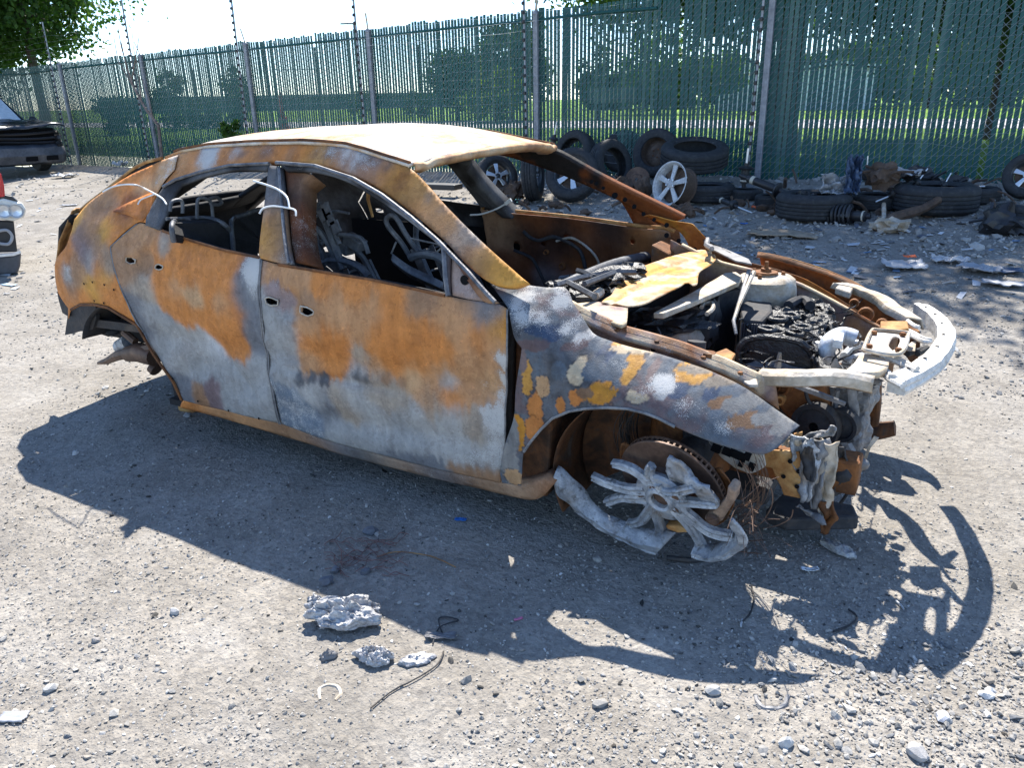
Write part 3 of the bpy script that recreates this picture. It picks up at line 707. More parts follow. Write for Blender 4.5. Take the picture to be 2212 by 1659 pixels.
def paint_at(k, txt, fy=SY):
    """'x,y,key[,ash]; ...' in the zoom window k"""
    out = []
    for it in txt.replace('\n', ' ').split(';'):
        f = it.strip().split(',')
        if len(f) < 3: continue
        (u, v), = Z(k, (float(f[0]), float(f[1]))); P = aty(u, v, -.86)
        try: (x, z), = onside([(u, v)], fy)
        except RuntimeError: x, z = P.x, P.z
        out.append((x, z, f[2].strip(), float(f[3]) if len(f) > 3 else .0, float(f[4]) if len(f) > 4 else 0.))
    return out
def noise_paint(keys, scale=3., seed=0, ash=.2):
    ks = [np.array(PAL[k]) for k in keys]
    def fn(me):
        n = len(me.vertices); out = np.ones((n, 4), np.float32)
        for i, v in enumerate(me.vertices):
            p = v.co*scale+Vector((seed, seed*2.3, -seed)); f = .5+.75*noise.fractal(p, .9, 2.1, 5); f = min(.999, max(0, f))*(len(ks)-1); j = int(f); a = f-j; a = a*a*(3-2*a)
            out[i, :3] = ks[j]*(1-a)+ks[j+1]*a; out[i, 3] = ash*(.5+noise.noise(p*1.7))
        at = me.attributes.new('Col', 'FLOAT_COLOR', 'POINT'); at.data.foreach_set('color', out.ravel())
    return fn
def panel(name, poly, parent, fy=SY, h=.016, thick=.004, holes=(), off=0., dent=.006, paint=None, mat=None, mirror=False, extra=None, smooth_out=True):
    """sheet metal cut to an (x, z) outline on the side surface"""
    P2 = resample(poly, h) if smooth_out else poly
    V, F = fill2d(P2, [resample(q, h*.6) for q in holes], h)
    x, z = V[:, 0], V[:, 1]; y = np.asarray(fy(x, z), float)+off
    if dent:
        for i in range(len(x)): y[i] += dent*noise.fractal(Vector((x[i]*3.1, 4.2, z[i]*3.1)), 1, 2, 3)
    if extra is not None: y = y+extra(x, z)
    W_ = np.stack([x, y, z], 1); a, b, c = W_[F[0]]; nrm = np.cross(b-a, c-a)
    if nrm[1] > 0: F = F[:, ::-1]
    me = np_mesh(name, W_, F, True); (paint or noise_paint('rno'))(me)
    o = link(name, me, mat or BURNT, parent); s = o.modifiers.new('s', 'SOLIDIFY'); s.thickness = thick; s.offset = -1
    if mirror:
        W2 = W_*np.array([1, -1, 1]); m2 = np_mesh(name, W2, F[:, ::-1], True); noise_paint('krnd', 2.4, 5)(m2)
        o2 = link(name, m2, BURNT, parent); s = o2.modifiers.new('s', 'SOLIDIFY'); s.thickness = thick; s.offset = -1
        return o, o2
    return o
# ---- outlines read from the photograph, placed on the body surface
RD = onside(Z(4, (510, 545), (372, 665), (395, 790), (455, 950), (520, 1080), (600, 1230), (700, 1370), (745, 1465), (850, 1495), (1000, 1530), (1250, 1590), (1215, 1440), (1180, 1200), (1152, 1000), (1140, 900), (1150, 790), (1152, 722), (950, 680), (750, 620), (640, 580), (556, 548)))
FDr = onside(Z(4, (1160, 735), (1152, 800), (1148, 900), (1160, 1000), (1188, 1200), (1222, 1440), (1258, 1592))+[(700, 950), (830, 985), (950, 1015), (1030, 1034), (1080, 1044)]+Z(5, (1185, 1650), (1190, 1450), (1195, 1250), (1197, 1100), (1195, 990), (1150, 965), (1000, 945), (870, 920), (500, 840), (200, 790), (0, 757)))
SILL = onside(Z(4, (745, 1470), (850, 1500), (1000, 1535), (1255, 1600))+[(700, 955), (830, 990), (950, 1020), (1030, 1039), (1084, 1048), (1126, 1050), (1175, 1035), (1195, 1048), (1165, 1078), (1135, 1082), (1000, 1052), (880, 1022), (740, 987), (600, 942), (480, 907), (385, 882)])
FEN = onside(Z(6, (50, 215), (140, 192), (290, 272), (420, 292), (522, 292), (580, 390), (650, 500), (700, 568), (760, 597), (900, 642), (1100, 692), (1300, 757), (1420, 802), (1600, 892), (1800, 1032))+Z(7, (858, 1117), (810, 1160), (760, 1220), (650, 1285), (530, 1270), (400, 1235), (250, 1182))+Z(6, (1180, 1122), (1080, 1070), (1000, 1040), (900, 1015), (780, 1008), (650, 1013), (550, 1030), (450, 1072), (380, 1140), (320, 1212), (280, 1272), (268, 1400), (262, 1475), (150, 1458), (138, 1390), (168, 1230), (222, 1060), (232, 900), (256, 740), (268, 655), (228, 600), (203, 500), (184, 412)), FY)
QTR = onside(Z(4, (556, 541), (508, 538), (366, 662), (389, 792), (449, 953), (510, 1073), (440, 1030), (360, 982), (290, 966), (215, 966), (168, 992), (150, 1040), (150, 985), (96, 905), (80, 800), (82, 745), (136, 662), (166, 582), (182, 522), (250, 442), (370, 352), (470, 290), (570, 245), (640, 212), (720, 186), (700, 262), (640, 330), (596, 420)))
RAIL = onside(Z(4, (640, 212), (720, 178), (860, 152), (1100, 138), (1350, 130))+Z(5, (330, 147), (450, 182), (560, 217), (665, 250), (712, 285), (850, 440), (1000, 590), (1150, 730), (1285, 852), (1200, 880), (1100, 860), (1000, 785), (850, 630), (700, 500), (550, 385), (400, 300), (200, 236), (10, 222))+Z(4, (1100, 226), (1000, 234), (850, 268), (720, 308), (650, 345), (600, 422), (566, 470), (556, 541), (610, 410), (640, 330), (690, 262)))
RFRAME = onside(Z(4, (1205, 228), (1000, 238), (850, 272), (720, 312), (652, 350), (602, 425), (560, 510), (556, 552), (625, 577), (652, 520), (702, 402), (742, 347), (850, 302), (1000, 268), (1185, 266)))
FFRAME = onside(Z(5, (10, 224), (200, 240), (400, 306), (550, 392), (700, 507), (850, 638), (1000, 793), (1150, 958), (1080, 950), (980, 820), (905, 700), (903, 925), (880, 920), (866, 667), (800, 617), (650, 502), (500, 402), (350, 317), (200, 274), (62, 268), (48, 268)))
BPIL = onside(Z(4, (1198, 238), (1255, 245), (1312, 752), (1270, 752), (1148, 722), (1160, 560)))
BPIL2 = onside(Z(4, (1258, 250), (1345, 262), (1400, 290), (1352, 330), (1345, 500), (1380, 765), (1314, 752)))
MTRI = onside(Z(5, (906, 702), (985, 828), (1085, 952), (1150, 962), (1000, 943), (905, 920)))
# ---- panel colours, mostly burn patches left by the fire
P_RD = paint_at(4, """700,650,o;850,720,o;950,800,o;780,800,o;650,780,o;560,640,m;900,900,o;1000,760,o;1050,690,o;1000,1080,o;1060,1200,o,0,.02;1030,1150,o;880,1060,o;720,960,o;930,640,o;1030,1000,O;620,850,o;680,920,o;760,1010,o;850,1040,o;940,1120,o;990,1170,o;600,700,o;560,690,m;
800,930,t;700,900,m;960,960,m;645,665,e,0,.02;540,750,n,0,.025;480,690,m;430,620,m;420,700,n;510,870,e;560,1020,g;660,1100,g;700,1130,G,.5,.02;760,1160,G;830,1170,G,.3;900,1200,w,.3;500,950,s;
900,1270,g;800,1300,g;1000,1350,g;1150,1300,g;1150,1450,g;900,1430,p,0,.025;820,1430,n,0,.02;1060,950,s;1050,860,s;1090,1050,s;1120,1150,s;1110,810,w,.9,.02;1085,770,B,.9;1130,880,g,.5;750,1400,s;1180,1550,g;600,1180,g;540,1080,s;1000,1480,g;720,1260,G;550,880,e;470,800,n;1040,880,s;1110,960,s;1000,880,o;960,860,o""")
P_FD = paint_at(5, """100,820,m;250,860,o;400,900,o;600,940,o;300,960,m;230,1150,O;330,1150,O;250,1250,o;550,1150,o;650,1230,O;700,1100,o;800,1130,O;620,1280,o;850,1200,o;900,1320,m;900,1450,o;780,1450,m;1000,1400,m;1130,1080,Y,.2;1050,1150,o;450,1000,m;520,1080,O;420,1100,m;180,1060,m;480,1180,o;480,1270,m;160,1180,o;180,1270,m;330,1270,o;740,1280,o;1000,1250,m;1080,1300,m;
750,960,n,0,.03;1000,1000,n;1080,1020,s,.2,.03;850,1030,m;950,1080,m;20,950,P,.3,.02;20,1050,g;60,1150,G;60,1290,g;420,1210,e,0,.02;420,1330,g;200,1450,G;400,1450,G;600,1450,e;500,1560,G;700,1550,G;900,1560,G;1110,1380,t,.5;1172,1250,e,1.,.012;1172,1350,e,1.,.012;1168,1450,e,1.,.014;1150,1560,g,.9;1120,1180,m;1120,1450,m;250,1520,s;650,1620,g;1000,1600,e;350,1490,e;820,1490,e;300,1620,g;150,1550,B,.5;500,1680,g;900,1650,G;900,1370,G,0,.02;500,1400,e;20,1200,g;100,1680,B,.5;300,1760,s;600,1820,s,.2;1000,1750,G,.5;1150,1650,G,.6;800,1880,s,.2;1050,1880,n;40,1480,B,.5;330,1050,m;480,1040,m;120,1060,m;140,1000,n,0,.025;820,1340,m;700,1340,t;590,1210,O;
120,1366,d,0,.011;180,1366,d,0,.011;240,1366,d,0,.011;410,1360,d,0,.011;460,1360,d,0,.012;560,1365,n,0,.011;640,1365,n,0,.011""")  # dark strips lie in the dents; low bluish points paint a reflection
FEN_PATCH = """930,745,58,78,y;1290,812,115,46,y;1235,775,60,40,y;740,935,88,66,Y;580,950,38,52,o;500,1000,28,58,o;350,1030,48,110,o;330,1140,40,90,o;300,830,32,95,y;860,640,80,30,y;250,1150,38,105,Y;
595,800,52,98,T;390,870,38,72,t;960,945,64,42,T;1050,780,36,62,P;370,548,115,36,b;450,590,50,30,b;760,690,70,42,b;700,770,60,70,B;820,770,60,60,B;1400,912,52,46,b;1200,900,70,40,b;480,790,45,60,B;
190,1330,62,120,G;215,1185,38,100,g;230,1420,70,45,t;500,300,150,22,G;1620,1085,110,50,n;1480,980,90,30,n;640,920,52,28,n;640,590,62,42,w;1110,880,60,62,w;1000,905,70,26,P;1600,980,150,40,g;1750,1060,120,40,g;1450,850,110,34,e;1330,770,150,26,e;1820,1120,60,40,G;1000,660,190,22,T;270,720,26,80,P;330,640,90,40,p;560,650,90,36,p;150,245,60,40,d;120,220,60,20,n"""
FEN_ASH = """300,400,150,130,.9;450,400,150,140,1.;560,520,90,90,1.;640,590,80,60,1.;1100,890,110,80,1.1;1250,1020,200,90,.72;1450,1130,200,90,.66;1000,930,90,60,.7;1650,1150,150,80,.5;800,760,140,90,.4"""
def fender_paint(me):
    """bare slate steel, with hard-edged islands of scale and ash dust where the fire left them"""
    def rd(txt):
        out = []
        for it in txt.replace('\n', ' ').split(';'):
            f = it.strip().split(','); c = onside(Z(6, (float(f[0]), float(f[1]))), FY)[0]; r_ = onside(Z(6, (float(f[0])+30, float(f[1])), (float(f[0]), float(f[1])+30)), FY); k = math.hypot(r_[0][0]-c[0], r_[0][1]-c[1])/30
            out.append((c, float(f[2])*k, float(f[3])*k, f[4].strip()))
        return out
    PT_, AS_ = rd(FEN_PATCH), rd(FEN_ASH); n = len(me.vertices); out = np.ones((n, 4), np.float32); base = [Vector(PAL[k]) for k in 'dsBsps']
    for i, v in enumerate(me.vertices):
        p = v.co; q = Vector((p.x*6, p.y*6, p.z*6)); f = min(.999, max(0, .5+.7*noise.fractal(q, .9, 2.2, 5)))*5; j = int(f); c = base[j].lerp(base[min(5, j+1)], f-j)*.66
        w_ = noise.fractal(p*17, .7, 2.2, 5)*.42+noise.noise(p*85)*.10; th = -.55; ct, st_ = math.cos(th*.35), math.sin(th*.35)
        for (cc, rx, rz, k) in PT_:
            dx, dz = p.x-cc[0], p.z-cc[1]
            if abs(dx) > rx*2.2 or abs(dz) > rz*2.2: continue
            d = math.sqrt((dx/rx)**2+(dz/rz)**2)+w_
            if d < 1: t_ = min(1, (1-d)/.06); c = c.lerp(Vector(PAL[k])*(.78 if k in 'yYotT' else .58), t_)
            elif d < 1.10 and k in 'yYotT': c = c*.55
        a_ = 0.
        for (cc, rx, rz, k) in AS_: a_ = max(a_, float(k)*math.exp(-((p.x-cc[0])/rx)**2-((p.z-cc[1])/rz)**2))
        out[i, :3] = c; out[i, 3] = a_*(.72+.6*noise.noise(p*14))
    at = me.attributes.new('Col', 'FLOAT_COLOR', 'POINT'); at.data.foreach_set('color', out.ravel())
P_Q = paint_at(4, """330,880,o;280,900,y;430,580,o;480,580,o;400,620,o;330,830,y;250,860,y;350,760,e;340,740,n;230,700,p;200,820,n;260,740,g;280,670,n;140,820,g,.6;110,760,o;100,850,o;220,600,n;300,480,n;250,500,m;330,400,m;375,420,n;340,580,y;190,500,y;500,430,r;450,470,r;550,470,o;200,640,p;420,340,o;550,340,t;500,300,o;640,280,t,.5;580,270,o;700,250,t,.6;460,800,o;160,900,n;180,950,o;400,930,o;320,930,o;250,940,o;440,880,o;180,740,n,.3;150,700,o;90,800,o;300,780,o;390,520,o;270,560,m;130,880,o""")
P_R = paint_at(4, """850,182,w,.9,.02;890,186,w,.9,.02;1010,178,w,.8,.015;1040,182,d,.3,.015;1180,165,d,.4,.02;1300,180,n,.3,.02;660,230,m,.5;730,220,t,.6;800,200,o;870,185,e,.8;950,180,o;1010,180,m,.6;1100,175,o;1150,180,n,.3;1250,170,o;1350,170,o;1000,210,O;1200,205,O;600,380,o;580,450,r;630,330,o;760,200,o""")+paint_at(5, """280,165,d,.7,.02;330,178,w,.8,.018;400,192,w,.9,.02;440,205,d,.6,.018;490,228,d,.5,.02;200,160,n,.6,.02;560,250,d,.3,.016;640,300,r,.2,.02;780,400,d,.4,.014;850,470,d,.3,.014;940,560,s,.5,.02;1010,620,s,.4,.02;0,160,o;120,160,O;200,170,y;300,175,n,.5;400,190,e,.6;450,205,s,.5;500,235,n,.4;560,240,o;620,275,y;700,310,y;760,380,y;820,450,m,.3;880,510,y;950,570,e;1000,620,e,.2;1080,710,y;1150,760,Y;1230,830,y;600,360,r;700,440,r;850,590,r;1000,740,r;400,270,O;300,235,O;820,520,n;1040,780,n;730,350,n,.3;860,480,m,.2;350,160,n,.3""")
P_F = paint_at(4, """600,460,d,.2;700,330,k;900,270,d,.2;1100,250,k;1190,250,d""")+paint_at(5, """50,240,k,.2;300,280,d;500,380,k;700,520,s;850,650,d;1000,780,r;1100,900,n;890,800,d,.4;900,880,k""")
P_B = paint_at(4, """1210,260,d;1230,400,s;1200,560,Y;1180,650,y;1170,690,m;1240,650,Y;1260,500,d;1280,700,s,.6;1250,300,d;1270,600,d""")
P_B2 = paint_at(4, """1300,280,r;1380,290,n;1320,400,k;1330,520,r,.4;1340,650,k,.5;1360,740,r;1290,330,k""")
P_T = paint_at(5, """930,800,n;960,860,w,.5;1020,900,P,.6;1080,940,n;920,900,r""")
P_S = paint_at(4, """760,1490,o;900,1520,m;1100,1580,m;1250,1610,n""")+[(x, .16, k, .2) for x, k in ((-1.5, 'n'), (-1.2, 'd'), (-1.0, 'n'), (-.8, 'd'), (-.6, 'n'), (-.45, 'm'), (-.35, 'r'))]+[(x, .21, k, .3) for x, k in ((-1.4, 's'), (-1.1, 'e'), (-.9, 's'), (-.7, 'n'), (-.5, 'e'))]
def hole(k, *pts): return onside(Z(k, *pts))
H_RD = [hole(4, (452, 718), (480, 720), (488, 728), (502, 732), (498, 752), (472, 752), (450, 742)), hole(4, (604, 762), (618, 757), (636, 762), (644, 768), (642, 780), (622, 786), (604, 776))]
H_FD = [hole(4, (1174, 936), (1190, 928), (1212, 932), (1244, 944), (1242, 968), (1210, 972), (1185, 962)), hole(4, (1360, 975), (1392, 980), (1430, 1002), (1424, 1018), (1395, 1024), (1358, 1008))]
dimple = lambda cx, cz, r, d: (lambda x, z: d*np.exp(-(((x-cx)**2+(z-cz)**2)/r**2)**2))
_rd = onside(Z(4, (545, 745)))[0]; _fd = onside(Z(5, (60, 975)))[0]; _lo = onside(Z(5, (330, 1365)))[0]
def rd_extra(x, z):
    y = dimple(_rd[0], _rd[1], .055, .022)(x, z)
    # buckled lower half and the pushed-in rear lower corner
    return y + .02*np.exp(-(((x+2.05)/.28)**2+((z-.42)/.10)**2)) + .006*np.sin((x-z*1.5)*18)*np.exp(-((z-.36)/.14)**2) + .010*np.exp(-((x-(-1.95)+(z-.55)*.9)/.03)**2)*np.exp(-((z-.45)/.12)**2)
def fd_extra(x, z):
    y = dimple(_fd[0], _fd[1], .06, .022)(x, z)
    y = y + .012*np.exp(-((z-_lo[1])/.018)**2)*np.exp(-((x-_lo[0])/.30)**4) + .018*np.exp(-((z-.33-.06*(x+1.0))/.05)**2)*np.exp(-((x+1.1)/.5)**4)
    return y + .008*np.exp(-((x+1.63)/.02)**2)*np.sin(z*40)*np.exp(-((z-.55)/.15)**2)
rear_door = panel('rear_door', RD, CAR, h=.010, holes=H_RD, paint=paint_fn(P_RD, .030, .02, .012, .012), extra=rd_extra); rear_door['label'] = 'right rear door, orange rust above bare grey metal'
front_door = panel('front_door', FDr, CAR, h=.010, holes=H_FD, paint=paint_fn(P_FD, .031, .02, .012, .028), extra=fd_extra); front_door['label'] = 'right front door, streaked rust over grey metal'
fender = panel('front_fender', FEN, CAR, FY, h=.0062, thick=.003, paint=fender_paint, dent=.004); fender['label'] = 'right front fender, blistered slate and ochre'
quarter = panel('quarter_panel', QTR, CAR, h=.010, paint=paint_fn(P_Q, .032, .02, .012), dent=.006)
panel('roof_rail', RAIL, CAR, h=.011, thick=.032, off=.012, paint=paint_fn(P_R, .05, .03, .014), dent=.005)
panel('sill', SILL, CAR, h=.016, thick=.06, off=.010, paint=paint_fn(P_S, .08, .03), dent=.006)
panel('window_frame', RFRAME, rear_door, h=.016, thick=.014, off=-.004, paint=paint_fn(P_F), dent=.001)
panel('window_frame', FFRAME, front_door, h=.016, thick=.014, off=-.006, paint=paint_fn(P_F), dent=.001)
panel('pillar_trim', BPIL, rear_door, h=.018, thick=.035, off=-.004, paint=paint_fn(P_B), dent=.001)
panel('centre_pillar', BPIL2, CAR, h=.018, thick=.09, off=.022, paint=paint_fn(P_B2), dent=.001)
panel('mirror_mount', MTRI, front_door, h=.014, thick=.02, off=.004, paint=paint_fn(P_T), dent=.001)
m = MB(); (x, z), = onside(Z(5, (975, 838))); y = float(SY(x, z)); m.lathe([(0, 0), (.017, 0)], 16, Matrix.Translation((x, y-.0045, z)) @ Matrix.Rotation(R(90), 4, 'X')); m.build('bolt_hole', BLACKM, CAR)
# thin cover strip along the window openings (bright scorched lip)
def lip(name, k, pts, r, mat, parent, dy=0.):
    m = MB(); P = [Vector((x, float(SY(x, z))+dy, z)) for x, z in resample_open(onside(Z(k, *pts)), .03)]; m.tube(P, r, 6); return m.build(name, mat, parent)
def resample_open(pts, h):
    out = []
    for a, b in zip(pts, pts[1:]):
        n = max(1, int(math.hypot(b[0]-a[0], b[1]-a[1])/h))
        out += [(lerp(a[0], b[0], i/n), lerp(a[1], b[1], i/n)) for i in range(n)]
    return out+[pts[-1]]
FRM = mottle('scorched_trim', [(.25, (.05, .05, .055)), (.5, (.14, .14, .15)), (.75, (.30, .29, .29))], 20, rough=.5, metal=.2)
lip('frame_lip', 5, [(0, 224), (200, 240), (400, 306), (550, 392), (700, 507), (850, 638), (1000, 793), (1140, 950)], .008, FRM, front_door, -.012)
lip('frame_lip', 4, [(1205, 228), (1000, 238), (850, 272), (720, 312), (652, 350)], .007, FRM, rear_door, -.010)
lip('belt_lip', 5, [(0, 757), (200, 790), (500, 840), (870, 920)], .006, RUST, front_door, .0)
lip('belt_lip', 4, [(640, 580), (750, 620), (950, 680), (1152, 722)], .006, RUST, rear_door, .0)
lip('channel', 5, [(868, 668), (874, 760), (892, 920)], .010, FRM, front_door, -.004)
lip('channel', 4, [(1256, 250), (1275, 500), (1308, 750)], .007, FRM, front_door, -.008)
# doors' inner skins, right side (only their top edges show)
for poly, par in ((RD, rear_door), (FDr, front_door)):
    panel('inner_skin', [(x*.985+.015*(sum(p[0] for p in poly)/len(poly)), z-.006) for x, z in poly], par, h=.05, off=.045, thick=.03, paint=noise_paint('kk', 2, 1, 0), dent=.002)
    
# quarter window recess
rc = onside(Z(4, (382, 480), (420, 455), (590, 378), (585, 470), (540, 532), (470, 500)))
panel('quarter_recess', rc, quarter, h=.014, off=-.0045, thick=.003, paint=paint_fn(paint_at(4, '430,470,r;500,440,O;560,420,o;550,500,r;500,490,o')), extra=lambda x, z: 0*x)
# ---- left side, seen from inside through the openings
def mirror_of(o, name=None, keys='krnd', parent=CAR, thick=None):
    src = o.data; n = len(src.vertices); co = np.empty(n*3, np.float32); src.vertices.foreach_get('co', co); co = co.reshape(-1, 3)*np.array([1, -1, 1])
    F = np.array([tuple(p.vertices)[::-1] for p in src.polygons]); me = np_mesh(o.name, co, F, True); noise_paint(keys, 2.6, 9)(me)
    r_ = link(name or o.name.split('.')[0], me, BURNT, parent); s = r_.modifiers.new('s', 'SOLIDIFY'); s.thickness = thick or o.modifiers[0].thickness; s.offset = -1; return r_
byname = {}
for o in list(CAR.children): byname.setdefault(o.name.split('.')[0], o)
L_rail = mirror_of(byname['roof_rail'], keys='kkrrn'); mirror_of(byname['sill']); L_f = mirror_of(byname['front_fender'], keys='rnoym'); mirror_of(byname['quarter_panel'], keys='kkd')
L_fd = mirror_of(front_door, keys='krn'); L_rd = mirror_of(rear_door, keys='kkd'); mirror_of(byname['centre_pillar'], keys='kkds')
L_f['label'] = 'left front fender, brown rust edge'; L_fd['label'] = 'left front door seen from inside, brown rust'
for nm, par in (('window_frame', L_rd), ('pillar_trim', L_rd)): 
    for o in rear_door.children:
        if o.name.split('.')[0] == nm: mirror_of(o, keys='kds', parent=par)
for o in front_door.children:
    if o.name.split('.')[0] in ('window_frame', 'mirror_mount'): mirror_of(o, keys='krn', parent=L_fd)
def circ(cx, cz, rx, rz, n=14): return [(cx+rx*math.cos(6.2832*i/n), cz+rz*math.sin(6.2832*i/n)) for i in range(n)]
ih = [circ(-.68, .60, .035, .05), circ(-.95, .50, .10, .09), circ(-1.42, .72, .022, .03), circ(-1.25, .75, .014, .014), circ(-.62, .70, .013, .013), circ(-.58, .78, .012, .012), circ(-.72, .80, .012, .012), circ(-.85, .66, .012, .018), circ(-1.1, .80, .02, .012)]
ip = [(x*.97-.03*1.05, z) for x, z in FDr]
def in_extra(x, z):
    y = 0*x
    for cx, cz, r_, d in ((-1.25, .55, .20, -.03), (-.8, .45, .12, .025), (-1.0, .70, .10, .02), (-.62, .62, .06, .02), (-.9, .58, .16, -.015)): y = y+dimple(cx, cz, r_, d)(x, z)
    return y + .008*np.sin(x*23)*np.exp(-((z-.72)/.05)**2)
li = panel('inner_skin', ip, L_fd, h=.016, off=.09, holes=ih, dent=.012, extra=in_extra, paint=paint_fn([(-1.5, .8, 'n'), (-1.3, .8, 'r'), (-1.1, .75, 'k'), (-.9, .75, 'r'), (-.7, .75, 'O'), (-.6, .6, 'o'), (-.8, .55, 'r'), (-1.0, .6, 'O'), (-1.2, .55, 's'), (-1.4, .6, 'r'), (-1.5, .5, 'k'), (-1.1, .4, 's'), (-.95, .4, 'r'), (-.55, .8, 'n'), (-.75, .65, 'O'), (-1.25, .68, 'k'), (-.85, .85, 'k', .2), (-1.35, .75, 'k'), (-1.0, .8, 'r'), (-.8, .8, 'k'), (-.65, .68, 'k'), (-1.15, .62, 'r'), (-.9, .66, 'k')], 0.07, .09))
for v in li.data.vertices: v.co.y *= -1
li.data.flip_normals()
# belt rail of the left door, bright rust along its lip
m = MB(); bl = [(x, z) for x, z in FDr if z > .84]; bl = sorted(bl); m.tube([Vector((x, .80, z+.004)) for x, z in resample_open(bl, .05)], .012, 6); m.build('belt_lip', RUSTB, L_fd)

m = MB(); m.box((-2.15, .845, .50), (1.0, .012, .62)); m.box((-1.1, .865, .45), (1.1, .010, .55)); m.build('gap_blocker', BLACKM, CAR, False)  # black boxes added to block bright gaps behind the left doors
for p, r_ in (([(1130, 500), (1160, 520), (1200, 512), (1250, 540), (1270, 590), (1300, 600)], .010), ([(1230, 610), (1270, 600), (1330, 590), (1360, 600)], .008), ([(1370, 560), (1350, 600), (1310, 620), (1250, 640)], .007), ([(1110, 540), (1150, 560), (1180, 620)], .009), ([(1200, 520), (1240, 515), (1290, 560), (1300, 620)], .007)):
    m = MB(); m.tube(bez([aty(u, v, .765) for u, v in p], 6), r_, 6); m.build('door_harness', SOOT if r_ > .008 else PALE, L_fd, jag=.006)
for u, v, r_ in ((1300, 612, .035), (1215, 575, .02), (1345, 560, .012), (1180, 545, .016)):
    m = MB(); m.lathe([(r_*.55, .006), (r_*.8, .012), (r_, .004), (r_*1.1, -.006)], 16, Matrix.Translation(aty(u, v, .775)) @ Matrix.Rotation(R(90), 4, 'X')); m.build('speaker_ring', RUST, L_fd, jag=.004)

# rolled hems along the door edges and torn rims round the handle openings
for nm, poly, i0, i1, par in (('door_hem', RD, 10, 17, rear_door), ('door_hem', FDr, 0, 7, front_door), ('door_hem', FDr, 12, 17, front_door), ('door_hem', RD, 0, 8, rear_door)):
    m = MB(); q = [Vector((x, float(SY(x, z))-.0015, z)) for x, z in resample_open(poly[i0:i1], .02)]; m.tube([p+noise.noise_vector(p*30)*.0012 for p in q], .0034, 6); m.build(nm, GREYM, par)
for hs, par in ((H_RD, rear_door), (H_FD, front_door)):
    for h_ in hs:
        m = MB(); q = [Vector((x, float(SY(x, z))-.001, z)) for x, z in resample(h_, .006)]; m.tube([p+noise.noise_vector(p*90)*.0025 for p in q+q[:1]], .0030, 5); m.build('handle_rim', PALE, par)
# ---- roof skin between the two rails
_seam = sorted(onside(Z(4, (640, 210), (720, 178), (860, 152), (1100, 138), (1350, 130))+Z(5, (330, 147), (450, 182), (560, 217), (668, 252))))
SX = np.array([p[0] for p in _seam]); SZ = np.array([p[1] for p in _seam])
def roof_pt(x, v, dz=0.):
    z = float(np.interp(x, SX, SZ)); y0 = -float(SY(x, z))-.012
    f = 1-v*v; fx = sstep(-1.7, SX[-1], x); bx = sstep(SX[0]+.5, SX[0], x) if False else 1-sstep(SX[0], SX[0]+.5, x)
    zz = z+.012+.050*f*(1-.25*fx)+dz
    zz -= .010*max(0, 1-abs(abs(v)-.86)/.05)                     # ditch beside the rail
    zz += .004*noise.fractal(Vector((x*3, v*2.2, 2.)), 1, 2, 3)
    return Vector((x+.075*f*fx-.06*f*bx, y0*v, zz))
def roof():
    m = MB(); xs = np.linspace(SX[0], SX[-1], 64); vs = np.linspace(-1, 1, 48)
    m.sheet([[roof_pt(x, v) for v in vs] for x in xs]); me = m.mesh('roof', True)
    noise_paint('mTWtWWTm', 1.5, 3, .25)(me); o = link('roof', me, BURNT, CAR); s = o.modifiers.new('s', 'SOLIDIFY'); s.thickness = .012; s.offset = 1
    # front header with its wavy torn lip
    h = MB(); V = np.linspace(-.97, .97, 60)
    g = []
    for k, (dx, dz) in enumerate(((.004, -.002), (.014, -.010), (.015, -.020), (.002, -.028), (-.02, -.036), (-.07, -.036))):
        g.append([roof_pt(SX[-1], v)+Vector((dx+(.006*noise.noise(Vector((v*14, k, 0))) if k in (1, 2) else 0), 0, dz+(.008*noise.noise(Vector((v*11, 1, k)))) if k in (1, 2) else dz)) for v in V])
    h.sheet(g); me = h.mesh('header', True); noise_paint('rntTm', 3, 8, .3)(me); a = link('windshield_header', me, BURNT, o); a.modifiers.new('s', 'SOLIDIFY').thickness = .004
    for x in (-1.55, -2.0):
        b = MB(); b.sheet([[roof_pt(x+dx, v, -.03-.02*(dx == 0)) for v in np.linspace(-.95, .95, 20)] for dx in (-.05, 0, .05)]); b.build('roof_bow', SOOTD, o)
    # rail edge seam
    b = MB(); b.tube([roof_pt(x, -.985, .004) for x in np.linspace(SX[0]+.05, SX[-1], 40)], .007, 6); b.build('roof_seam', RUST, o)
    b = MB(); b.tube([roof_pt(x, .985, .004) for x in np.linspace(SX[0]+.05, SX[-1], 40)], .007, 6); b.build('roof_seam', RUST, o)
    # crease across the right rail
    return o
ROOF = roof()
